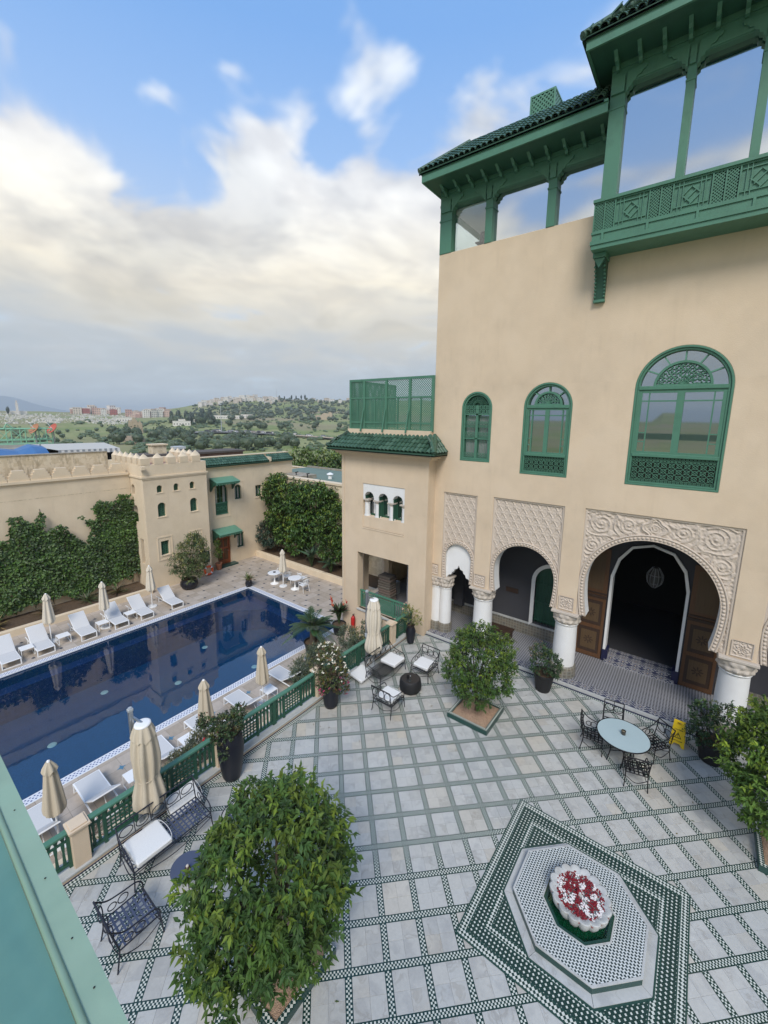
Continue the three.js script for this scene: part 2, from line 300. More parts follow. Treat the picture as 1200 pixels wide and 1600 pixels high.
const polar = (phi, d) => [-Math.sin(phi * PI / 180) * d, -Math.cos(phi * PI / 180) * d];
{
  const ph = []; for (let a = -180; a < 22; a += 4) ph.push(a); for (let a = 22; a < 95; a += .3) ph.push(a); for (let a = 95; a <= 180; a += 4) ph.push(a);
  if (ph[ph.length - 1] < 180) ph.push(180);
  const ds = [0.5]; for (let d = 30; d < 12000; d *= d > 200 && d < 1300 ? 1.02 : 1.12) ds.push(d);
  const pos = [], col = [], idx = [];
  for (const d of ds) for (const a of ph) {
    const [x, z] = polar(a, d), y = hillY(a, d); pos.push(x, y, z);
    const n = fbm(x * .012 + 7, z * .012 + 3, 5), m = fbm(x * .05, z * .05 + 40, 4), far = sstep(200, 700, d), left = sstep(56, 68, a);
    let c = mix3([.165, .21, .06], [.25, .26, .105], sstep(.3, .65, m));
    c = mix3(c, [.27, .215, .13], sstep(.5, .68, n) * (.35 + .5 * far) * (1 - .5 * left)); c = mix3(c, [.25, .225, .11], left * .7 * sstep(.4, .6, n)); c = mix3(c, [.11, .13, .1], sstep(900, 2500, d));
    col.push(...c);
  }
  const w = ph.length;
  for (let i = 0; i + 1 < ds.length; i++) for (let j = 0; j + 1 < w; j++) { const a = i * w + j; idx.push(a, a + w, a + 1, a + 1, a + w, a + w + 1); }
  const g = new THREE.BufferGeometry(); g.setAttribute('position', new THREE.Float32BufferAttribute(pos, 3)); g.setAttribute('color', new THREE.Float32BufferAttribute(col, 3)); g.setIndex(idx); g.computeVertexNormals();
  const m = new THREE.Mesh(g, M.ground); m.name = 'hills'; m.userData.kind = 'structure'; m.receiveShadow = true; scene.add(m);
}
{ // far mountain ridge on the left horizon
  const pos = [], idx = [], n = 90;
  for (let i = 0; i <= n; i++) { const a = 66 + 34 * i / n; const hgt = 9 + 165 * Math.exp(-(((a - 79.5) / 3.6) ** 2)) + 175 * Math.exp(-(((a - 86) / 5) ** 2)) + 34 * fbm(a * .6, 3, 4); const e = sstep(66.5, 72, a) * sstep(100, 96, a);
    for (const [d, y] of [[6400, -60], [7000, hgt * e], [8200, hgt * e * .8], [9000, -60]]) { const [x, z] = polar(a, d + 300 * fbm(a, d, 3)); pos.push(x, y, z); } }
  for (let i = 0; i < n; i++) for (let k = 0; k < 3; k++) { const a = i * 4 + k; idx.push(a, a + 4, a + 1, a + 1, a + 4, a + 5); }
  const g = new THREE.BufferGeometry(); g.setAttribute('position', new THREE.Float32BufferAttribute(pos, 3)); g.setIndex(idx); g.computeVertexNormals();
  const m = new THREE.Mesh(g, std([.2, .24, .26], 1)); m.name = 'mountain_ridge'; m.userData.kind = 'structure'; scene.add(m);
}

// ---------- courtyard floor ----------
const CELL = .68, GO = [-7.62075, -7.96595], GS = CELL * Math.SQRT1_2;
const gridW = (u, v) => [GO[0] + (u - v) * GS, GO[1] - (u + v) * GS];
const FLOOR = { x0: -9.05, x1: 8, z0: -14.46, z1: -.02 };
function clipPoly(p, c = FLOOR) {
  const cut = (q, f, at) => { const o = []; for (let i = 0; i < q.length; i++) { const a = q[i], b = q[(i + 1) % q.length], fa = f(a), fb = f(b); if (fa >= 0) o.push(a); if ((fa >= 0) !== (fb >= 0)) { const t = fa / (fa - fb); o.push([a[0] + (b[0] - a[0]) * t, a[1] + (b[1] - a[1]) * t]); } } return o; };
  p = cut(p, (q) => q[0] - c.x0); if (p.length > 2) p = cut(p, (q) => c.x1 - q[0]); if (p.length > 2) p = cut(p, (q) => q[1] - c.z0); if (p.length > 2) p = cut(p, (q) => c.z1 - q[1]);
  return p.length > 2 ? p : null;
}
// a slab from a convex outline (x, z): top face with a small chamfer, and sides
function slab(p, top, bottom, uvf, ch = .0015) {
  let ar = 0; p.forEach((q, i) => { const r = p[(i + 1) % p.length]; ar += q[0] * r[1] - r[0] * q[1]; }); if (ar > 0) p = p.slice().reverse();
  const cx = p.reduce((s, q) => s + q[0], 0) / p.length, cz = p.reduce((s, q) => s + q[1], 0) / p.length, pos = [], uv = [];
  const inn = p.map((q) => { const dx = cx - q[0], dz = cz - q[1], l = Math.hypot(dx, dz) || 1; return [q[0] + dx / l * ch * 1.4, q[1] + dz / l * ch * 1.4]; });
  const put = (x, y, z) => { pos.push(x, y, z); uv.push(...uvf(x, z)); };
  for (let i = 0; i < p.length; i++) {
    const j = (i + 1) % p.length, a = inn[i], b = inn[j], A = p[i], Bq = p[j];
    put(cx, top, cz); put(a[0], top, a[1]); put(b[0], top, b[1]);
    put(a[0], top, a[1]); put(A[0], top - ch, A[1]); put(Bq[0], top - ch, Bq[1]); put(a[0], top, a[1]); put(Bq[0], top - ch, Bq[1]); put(b[0], top, b[1]);
    put(A[0], top - ch, A[1]); put(A[0], bottom, A[1]); put(Bq[0], bottom, Bq[1]); put(A[0], top - ch, A[1]); put(Bq[0], bottom, Bq[1]); put(Bq[0], top - ch, Bq[1]);
  }
  const g = new THREE.BufferGeometry(); g.setAttribute('position', new THREE.Float32BufferAttribute(pos, 3)); g.setAttribute('uv', new THREE.Float32BufferAttribute(uv, 2)); g.computeVertexNormals();
  // normals up for tops whatever the winding
  const nn = g.attributes.normal; for (let i = 0; i < nn.count; i++) if (nn.getY(i) < 0) nn.setXYZ(i, -nn.getX(i), -nn.getY(i), -nn.getZ(i));
  return g;
}
const inView = (x, y, z, m = 1.05) => { const p = V3(x, y, z).project(camera); return p.z < 1 && Math.abs(p.x) < m && Math.abs(p.y) < m; };
const court = structure('courtyard_floor');
part('bed', B(-9.3, 9, -.5, -.008, -14.62, .6), M.grout, court);
{
  const hb = .0625 / CELL, tiles = [];
  for (let i = -30; i < 40; i++) for (let j = -30; j < 40; j++) {
    const [ccx, ccz] = gridW(i + .5, j + .5);
    if (ccx < FLOOR.x0 - .6 || ccx > 5.5 || ccz < FLOOR.z0 - .6 || ccz > 0) continue;
    if (Math.abs(ccx + .87) < 1.35 && Math.abs(ccz + 7.48) < 1.35) continue;   // under the fountain
    for (let a = 0; a < 2; a++) for (let b = 0; b < 2; b++) {
      const jt = .0012 / CELL, u0 = i + (a ? .5 + jt : hb), u1 = i + (a ? 1 - hb : .5 - jt), v0 = j + (b ? .5 + jt : hb), v1 = j + (b ? 1 - hb : .5 - jt);
      const p = clipPoly([gridW(u0, v0), gridW(u1, v0), gridW(u1, v1), gridW(u0, v1)]);
      if (!p) continue;
      const cx = p.reduce((s, q) => s + q[0], 0) / p.length, cz = p.reduce((s, q) => s + q[1], 0) / p.length;
      const du = rnd() * 2.1, dv = rnd() * 2.1, an = (rnd() * 4 | 0) * PI / 2 + PI / 4, ca = Math.cos(an), sa = Math.sin(an);
      const g = slab(p, rr(-.0007, .0007), -.009, (x, z) => [(x - cx) * ca - (z - cz) * sa + du, (x - cx) * sa + (z - cz) * ca + dv]);
      const k = (.94 + .1 * hash2(i + 60, j + 90)) * rr(.975, 1.02), warm = (hash2(i + 7, j + 31) < .16 ? .05 : 0) + (rnd() < .05 ? .05 : rr(-.01, .01));
      colour(g, [k * (1 + warm), k, k * (1 - warm * 1.3)]);
      tiles.push({ g, d: Math.hypot(cx, cz, EYE), see: inView(cx, 0, cz) });
    }
  }
  tiles.sort((a, b) => (b.see - a.see) || a.d - b.d);
  tiles.slice(0, 300).forEach((t) => raw('marble_tile', t.g, M.marble, court));
  raw('marble_tiles', tiles.slice(300).map((t) => t.g), M.marble, court).userData.kind = 'stuff';
  for (const along of [0, 1]) for (let k = -30; k < 40; k++) {
    const q = along ? [gridW(-40, k - hb), gridW(60, k - hb), gridW(60, k + hb), gridW(-40, k + hb)] : [gridW(k - hb, -40), gridW(k - hb, 60), gridW(k + hb, 60), gridW(k + hb, -40)];
    const p = clipPoly(q); if (!p) continue;
    const o = gridW(along ? 0 : k, along ? k : 0);
    raw('mosaic_band', slab(p, along ? .0016 : .0004, -.009, (x, z) => { const s = ((x - o[0]) - (z - o[1])) * Math.SQRT1_2, t = (-(x - o[0]) - (z - o[1])) * Math.SQRT1_2; return along ? [s, t + .0625] : [t, s + .0625]; }, .0008), M.band, court);
  }
  part('border_band', B(FLOOR.x0 - .125, FLOOR.x0, -.02, .004, FLOOR.z0, -.1), M.check, court);
  part('border_band', B(FLOOR.x0, 8, -.02, .004, FLOOR.z0 - .1, FLOOR.z0), M.check, court);
}

// ---------- pool terrace and pool ----------
const T = -1.3, PX0 = -21.68, PX1 = -13.93, PZ0 = -14.45, PZ1 = 5.5;   // pool outline
const terr = structure('pool_terrace');
part('paving', [B(-27.4, PX0 - .3, T - .5, T, -20.6, 8), B(PX1 + .3, -9.5, T - .5, T, -20.6, 8), B(PX0 - .3, PX1 + .3, T - .5, T, -20.6, PZ0 - .3), B(PX0 - .3, PX1 + .3, T - .5, T, PZ1 + .3, 8)], M.terrace, terr);
{
  const uvEdge = (g, ax) => { g = prep(g); const p = g.attributes.position, uv = []; const bb = new THREE.Box3().setFromBufferAttribute(p); for (let i = 0; i < p.count; i++) uv.push(ax ? p.getZ(i) : p.getX(i), ax ? p.getX(i) - bb.min.x : p.getZ(i) - bb.min.z); g.setAttribute('uv', new THREE.Float32BufferAttribute(uv, 2)); return g; };
  raw('pool_border', [uvEdge(B(PX0 - .3, PX0, T - .03, T + .012, PZ0 - .3, PZ1 + .3), 1), uvEdge(B(PX1, PX1 + .3, T - .03, T + .012, PZ0 - .3, PZ1 + .3), 1), uvEdge(B(PX0, PX1, T - .03, T + .012, PZ0 - .3, PZ0), 0), uvEdge(B(PX0, PX1, T - .03, T + .012, PZ1, PZ1 + .3), 0)], M.poolEdge, terr);
  const ins = [];
  const dia = (x, z, m) => { const s = .085, sh = shapeOf([[-s, 0], [0, -s], [s, 0], [0, s]]); const g = new THREE.ShapeGeometry(sh).rotateX(-PI / 2).translate(x, T + .004, z); (m ? ins : ins).push(g); };
  for (let x = -26; x < -14; x += 1) for (let z = -18; z < PZ0 - .5; z += .5) dia(x + ((Math.round((z + 18) * 2) & 1) ? .5 : 0), z);
  for (let x = -24.6; x < PX0 - .6; x += 1) for (let z = PZ0; z < 2; z += 1) dia(x + .2, z + ((Math.round(x + 30) & 1) ? .5 : 0));
  part('tile_insets', ins, M.inset, terr).userData.kind = 'stuff';
  const insB = []; for (let z = PZ0; z < 0; z += 1.5) for (const x of [-13.0, -11.8]) { const s = .13; insB.push(new THREE.ShapeGeometry(shapeOf([[-s, 0], [-s * .3, -s * .3], [0, -s], [s * .3, -s * .3], [s, 0], [s * .3, s * .3], [0, s], [-s * .3, s * .3]])).rotateX(-PI / 2).translate(x + (x < -12 ? 0 : 0), T + .004, z + (x < -12 ? 0 : .75))); }
  part('star_inset', insB, M.insetBlue, terr).userData.kind = 'stuff';
}
const basin = structure('pool_basin');
{
  const D = T - 1.75, L = T - .5, W = .55;   // deep floor, ledge level, ledge width
  part('pool_wall', [B(PX0 - .3, PX0 - .002, D - .3, T - .031, PZ0 - .3, PZ1), B(PX1 + .002, PX1 + .3, D - .3, T - .031, PZ0 - .3, PZ1), B(PX0, PX1, D - .3, T - .031, PZ0 - .3, PZ0 - .002), B(PX0, PX1, D - .3, T - .031, PZ1, PZ1 + .3)], M.poolTile, basin);
  part('pool_floor', B(PX0, PX1, D - .3, D, PZ0, PZ1), M.poolTile, basin);
  // ledge all round, with three-cornered shelves at the far corners
  const c = 1.9, outl = shapeOf([[PX0 + .001, PZ0 + .001], [PX1 - .001, PZ0 + .001], [PX1 - .001, PZ1 - .001], [PX0 + .001, PZ1 - .001]], [[[PX0 + W, PZ0 + W + c], [PX0 + W + c, PZ0 + W], [PX1 - W - c, PZ0 + W], [PX1 - W, PZ0 + W + c], [PX1 - W, PZ1 - W], [PX0 + W, PZ1 - W]]]);
  part('pool_ledge', EX(outl, 0, L - D).rotateX(PI / 2).translate(0, L, 0), M.ledgeTile, basin);
  part('pool_step', [B(PX1 - W - .5, PX1 - W - .003, D, L - .32, PZ0 + 4, PZ1 - W - .01), B(PX1 - W - 1, PX1 - W - .503, D, L - .62, PZ0 + 4, PZ1 - W - .01)], M.ledgeTile, basin);
  for (const [x, z] of [[-20.2, -10.6], [-20.2, -5.8], [-20.2, -1.2], [-18.3, -8.2], [-18.3, -3.4], [-16.6, -11.2], [-16.4, -6], [-16.4, -1.5]]) part('pool_lamp', LA([[0, .025], [.09, .03], [.13, .02], [.15, 0]], 20, x, D + .001, z), M.lampDisc, basin);
  const w = part('pool_water', new THREE.PlaneGeometry(PX1 - PX0 - .004, PZ1 - PZ0 - .004, 1, 1).rotateX(-PI / 2).translate((PX0 + PX1) / 2, T - .06, (PZ0 + PZ1) / 2), M.water); w.userData.kind = 'structure';
}

// ---------- main building ----------
const FZ = -15;
const pal = thing('palace_building', 'tall beige palace with green glazed top storey, carved horseshoe arches and white columns', 'building', [-8.9, 0, FZ]);
const W1 = archPts(-7.64, -6.4, 7.74, 10.4, 20), W2 = archPts(-5.2, -3.58, 7.43, 10.64, 24), W3 = archPts(-1.82, .52, 7.4, 11.53, 28);
{
  const o = [[-8.9, 2.63], [-8.3, 2.63], [-8.3, 6.37], [-6.8, 6.37], [-6.8, 2.63], [-6.13, 2.63], [-6.13, 6.42], [-3.53, 6.42], [-3.53, 2.63], [-2.87, 2.63], [-2.87, 6.45], [1.26, 6.45], [1.26, 2.63], [1.93, 2.63], [1.93, 6.42], [4.53, 6.42], [4.53, 2.63], [8, 2.63], [8, 15.6], [-8.9, 15.6]];
  part('wall', EX(shapeOf(o, [W1, W2, W3].map((p) => p.slice().reverse())), FZ - .6, FZ, .012), M.wall, pal);
  part('wall', [B(-8.9, -8.5, 2.6, 15.6, -23.6, FZ - .602), B(7.6, 8, 2.6, 15.6, -23.6, FZ - .602), B(-8.9, 8, 0, 15.6, -24, -23.602)], M.wall, pal);
  part('roof_slab', B(-8.88, 7.98, 15.2, 15.596, -23.6, FZ - .604), M.wall, pal);
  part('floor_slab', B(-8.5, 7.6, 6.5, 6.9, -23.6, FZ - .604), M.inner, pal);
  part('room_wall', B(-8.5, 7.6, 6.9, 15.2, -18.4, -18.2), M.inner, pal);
}
// carved stucco panels round the arches: a relief surface
function relief(x0, x1, y0, y1, z, step, hf, inside) {
  const nx = Math.round((x1 - x0) / step), ny = Math.round((y1 - y0) / step), pos = [], idx = [];
  for (let j = 0; j <= ny; j++) for (let i = 0; i <= nx; i++) { const x = x0 + (x1 - x0) * i / nx, y = y0 + (y1 - y0) * j / ny; pos.push(x, y, z + hf(x, y)); }
  for (let j = 0; j < ny; j++) for (let i = 0; i < nx; i++) { const x = x0 + (x1 - x0) * (i + .5) / nx, y = y0 + (y1 - y0) * (j + .5) / ny; if (inside && !inside(x, y)) continue; const a = j * (nx + 1) + i; idx.push(a, a + 1, a + nx + 1, a + 1, a + nx + 2, a + nx + 1); }
  const g = new THREE.BufferGeometry(); g.setAttribute('position', new THREE.Float32BufferAttribute(pos, 3)); g.setIndex(idx); g.computeVertexNormals(); return g;
}
const sebka = (a, b) => (x, y) => { const X = x * 2 * PI / a, Y = y * 2 * PI / b; const f = Math.cos(X) + Math.cos(Y) + .28 * Math.cos(3 * Y) * Math.cos(X * 2) + .16 * Math.sin(5 * Y); const r = Math.exp(-((f / .5) ** 2)), c = Math.exp(-(((Math.abs(f) - 1.5) / .3) ** 2)); return .032 * r + .012 * c + .005 * vnoise(x * 34, y * 34); };
function scrollField(cx, x0, x1, y0, y1) {
  const s = .02, nx = Math.ceil((x1 - x0) / s) + 1, ny = Math.ceil((y1 - y0) / s) + 1, H = new Float32Array(nx * ny);
  const stamp = (x, y, r, h) => { const i0 = Math.max(0, ((x - r * 2 - x0) / s) | 0), i1 = Math.min(nx - 1, ((x + r * 2 - x0) / s + 1) | 0), j0 = Math.max(0, ((y - r * 2 - y0) / s) | 0), j1 = Math.min(ny - 1, ((y + r * 2 - y0) / s + 1) | 0);
    for (let j = j0; j <= j1; j++) for (let i = i0; i <= i1; i++) { const d = Math.hypot(x0 + i * s - x, y0 + j * s - y), v = h * Math.exp(-((d / r) ** 2)); const k = j * nx + i; if (v > H[k]) H[k] = v; } };
  const spiral = (X, Y, R, a0, turns, dir, side) => { for (let t = 0; t <= 1; t += .006) { const a = a0 + dir * turns * 2 * PI * t, r = R * (1 - .82 * t); stamp(cx + side * (X + r * Math.cos(a)), Y + r * Math.sin(a), .024 - .006 * t, .052); } stamp(cx + side * X, Y, .05, .07); };
  const arcs = (pts, side) => { const c = new THREE.CatmullRomCurve3(pts.map((p) => V3(p[0], p[1], 0))); for (const p of c.getPoints(120)) stamp(cx + side * p.x, p.y, .022, .05); };
  for (const d of [-1, 1]) {
    spiral(1.5, 6.0, .37, 2.2, 2.2, -1, d); spiral(.72, 6.06, .26, 3.4, 2, 1, d); spiral(1.72, 5.22, .25, 1.2, 2, -1, d); spiral(1.86, 4.62, .13, 1.2, 1.4, 1, d);
    arcs([[.4, 5.82], [.6, 5.76], [.9, 5.86], [1.05, 6.15], [1.02, 6.36]], d); arcs([[1.1, 5.55], [1.3, 5.62], [1.6, 5.58], [1.9, 5.66], [2.0, 6]], d); arcs([[1.5, 5.5], [1.46, 5.25], [1.6, 4.98], [1.9, 4.9], [2.0, 5.1]], d); arcs([[1.98, 4.9], [1.9, 4.7], [1.96, 4.3], [2.0, 4]], d); arcs([[.98, 5.72], [1.12, 5.9], [1.1, 6.2]], d); arcs([[1.94, 6.3], [1.7, 6.4], [1.3, 6.4]], d);
    for (const [X, Y, a] of [[1.0, 6.25, 1], [1.2, 5.65, 2.4], [1.9, 5.55, .6], [1.62, 4.95, 2], [.45, 6.2, 2.6], [.5, 5.86, .4], [1.95, 4.4, 1.5]]) for (let t = 0; t < 1; t += .08) stamp(cx + d * (X + .13 * t * Math.cos(a)), Y + .13 * t * Math.sin(a), .05 * (1 - t) + .015, .055);
  }
  for (let t = 0; t < 2 * PI; t += .02) { const r = .3 + .05 * Math.cos(4 * t); stamp(cx + r * Math.cos(t), 6.07 + r * .92 * Math.sin(t), .025, .065); const r2 = .22 + .04 * Math.cos(4 * t); stamp(cx + r2 * Math.cos(t), 6.07 + r2 * .92 * Math.sin(t), .016, .05); for (const q of [.06, .12]) stamp(cx + q * Math.cos(t), 6.07 + q * Math.sin(t), .014, .05); }
  return (x, y) => { const fx = (x - x0) / s, fy = (y - y0) / s, i = Math.min(nx - 2, Math.max(0, fx | 0)), j = Math.min(ny - 2, Math.max(0, fy | 0)), u = fx - i, v = fy - j, k = j * nx + i; const h = (H[k] * (1 - u) + H[k + 1] * u) * (1 - v) + (H[k + nx] * (1 - u) + H[k + nx + 1] * u) * v; return h + .02 * sstep(.42, .58, vnoise(x * 16, y * 16)) * (h < .02 ? 1 : 0) + .006 * vnoise(x * 50, y * 50); };
}
const ARCH = [[-8.3, -6.8, -8.14, -6.96, 4.23, 6.37, 's'], [-6.13, -3.53, -5.97, -3.69, 4.7, 6.42, 's'], [-2.87, 1.26, -2.68, .98, 5.67, 6.45, 'f'], [1.93, 4.53, 2.09, 4.37, 4.7, 6.42, 's']];
for (const [x0, x1, a0, a1, top, pt, kind] of ARCH) {
  const r = (a1 - a0) / 2, cx = (a0 + a1) / 2, yc = top - r, sq = .93, pts = archPts(a0, a1, 2.63, top, 40, sq);
  const hw = (y) => y > yc ? Math.sqrt(Math.max(0, r * r - (y - yc) ** 2)) : r * (1 - (1 - sq) * Math.min(1, (yc - y) / (yc - 2.63)) ** 2);
  const outl = [[x0 + .002, 2.63], ...pts, [x1 - .002, 2.63], [x1 - .002, pt - .002], [x0 + .002, pt - .002]];
  part('arch_reveal', EX(shapeOf(outl), FZ - .6, FZ - .11), M.white, pal);
  const band = r > 1.5 ? .17 : .13, hf = kind === 's' ? sebka(.31, .56) : scrollField(cx, x0, x1, 2.63, pt);
  const edge = (x, y) => Math.min(x - x0, x1 - x, pt - y) < .07 ? .045 : 0;
  part('carved_panel', relief(x0 + .003, x1 - .003, 2.63, pt - .003, FZ - .085, .0195, (x, y) => edge(x, y) || hf(kind === 's' ? x - cx : x, y), (x, y) => y > top + band * .6 || Math.abs(x - cx) > hw(y) + band * .6), M.carved, pal);
  // archivolt: plain roll outside, a row of carved lobes inside
  const off = (d) => pts.map(([x, y]) => { const yy = y - yc, l = y > yc ? Math.hypot(x - cx, yy) : Math.abs(x - cx); return y > yc ? [cx + (x - cx) * (l + d) / l, yc + yy * (l + d) / l] : [cx + (x - cx) * (l + d) / l, y]; });
  const o1 = off(band), ring = shapeOf([...pts, ...o1.slice().reverse()]);
  part('archivolt', [EX(ring, FZ - .109, FZ - .03), TU(o1.map((p) => V3(p[0], p[1], FZ - .03)), .03, 90, 6), TU(off(.012).map((p) => V3(p[0], p[1], FZ - .03)), .014, 90, 5)], M.carved, pal);
  const c = new THREE.CatmullRomCurve3(off(band * .5).map((p) => V3(p[0], p[1], FZ - .03))), L = c.getLength(), n = Math.round(L / .115), lob = [];
  for (let i = 0; i < n; i++) { const p = c.getPointAt((i + .5) / n), t = c.getTangentAt((i + .5) / n), g = new THREE.SphereGeometry(1, 7, 5).scale(.05, .046, .04); g.rotateZ(Math.atan2(t.y, t.x) + .5).translate(p.x, p.y, p.z); lob.push(g); }
  part('archivolt_lobes', lob, M.carved, pal);
}
{ // white lobed infill in the narrow arch
  const top = archPts(-8.13, -6.97, 2.9, 4.22, 24), low = [[-6.97, 2.63]];
  const lobes = [[-7.02, 2.69], [-7.1, 2.78], [-7.2, 2.8], [-7.24, 2.92], [-7.33, 2.98], [-7.36, 3.08], [-7.48, 3.12], [-7.55, 3.28], [-7.62, 3.12], [-7.74, 3.08], [-7.77, 2.98], [-7.86, 2.92], [-7.9, 2.8], [-8.0, 2.78], [-8.08, 2.69], [-8.13, 2.63]];
  part('lobed_infill', EX(shapeOf([...top, ...low, ...lobes]), FZ - .5, FZ - .16, .006), M.white, pal);
}
for (const [x0, x1] of [[-8.88, -8.42], [-6.76, -6.27], [-3.45, -2.95], [1.34, 1.84]]) {
  const cx = (x0 + x1) / 2, cy = 2.95, s = (x1 - x0) / 2;
  part('carved_rosette', relief(cx - s, cx + s, cy - s, cy + s, FZ + .004, .012, (x, y) => { const u = (x - cx) / s, v = (y - cy) / s, r = Math.hypot(u, v), a = Math.atan2(v, u), e = Math.max(Math.abs(u), Math.abs(v)); if (e > .9) return .03; if (e > .78) return .0; return .03 * (.5 + .5 * Math.cos(r * 15 + 1.6 * Math.cos(a * 8))) ** 1.5 * (e > .7 ? .5 : 1) + .002; }), M.carved, pal);
}
// columns
function column(x, z, r) {
  const col = new THREE.Group(); col.name = numbered('column'); const w = WP(pal); col.position.set(x - w.x, 0, z - w.z); pal.add(col);
  const L = (pts, n = 28) => LA(pts, n);
  loc('column_base', L([[r * 1.18, -.02], [r * 1.18, .4], [r * 1.12, .43], [r * 1.12, .5], [r * .98, .52]]), M.dado, col);
  loc('shaft', L([[r * .99, .5], [r, .52], [r * 1.0, 1.2], [r * .95, 2.1], [r * 1.03, 2.11], [r * 1.05, 2.135], [r * 1.03, 2.16], [r * .96, 2.165]]), M.white, col);
  const g = new THREE.CylinderGeometry(1, 1, .4, 64, 14, true), p = g.attributes.position;
  for (let i = 0; i < p.count; i++) { const t = (p.getY(i) + .2) / .4, a = Math.atan2(p.getZ(i), p.getX(i)); const sqr = 1 / Math.max(Math.abs(Math.cos(a)), Math.abs(Math.sin(a))); const f = sstep(.35, .95, t); const R = r * (1 + .1 * sstep(0, .3, t)) * (1 - f) + r * (1.0 + .12 * (sqr - 1) * 2.2 + .1) * f; const leaf = .05 * (.5 + .5 * Math.cos(a * 12 + (t > .5 ? PI : 0))) * Math.sin(PI * ((t * 2) % 1)) + .022 * vnoise(a * 14 + 50, t * 16); const q = R + leaf; p.setXYZ(i, q * Math.cos(a), 2.36 + p.getY(i) * 1, q * Math.sin(a)); }
  g.computeVertexNormals();
  loc('capital', [g, RB(-r * 1.2, r * 1.2, 2.55, 2.632, -r * 1.2, r * 1.2, .015)], M.capital, col);
}
column(-8.62, -15.3, .27); column(-8.2, -15.32, .27); column(-6.44, -15.32, .385); column(-3.2, -15.32, .385); column(1.55, -15.32, .385); column(4.9, -15.32, .385);
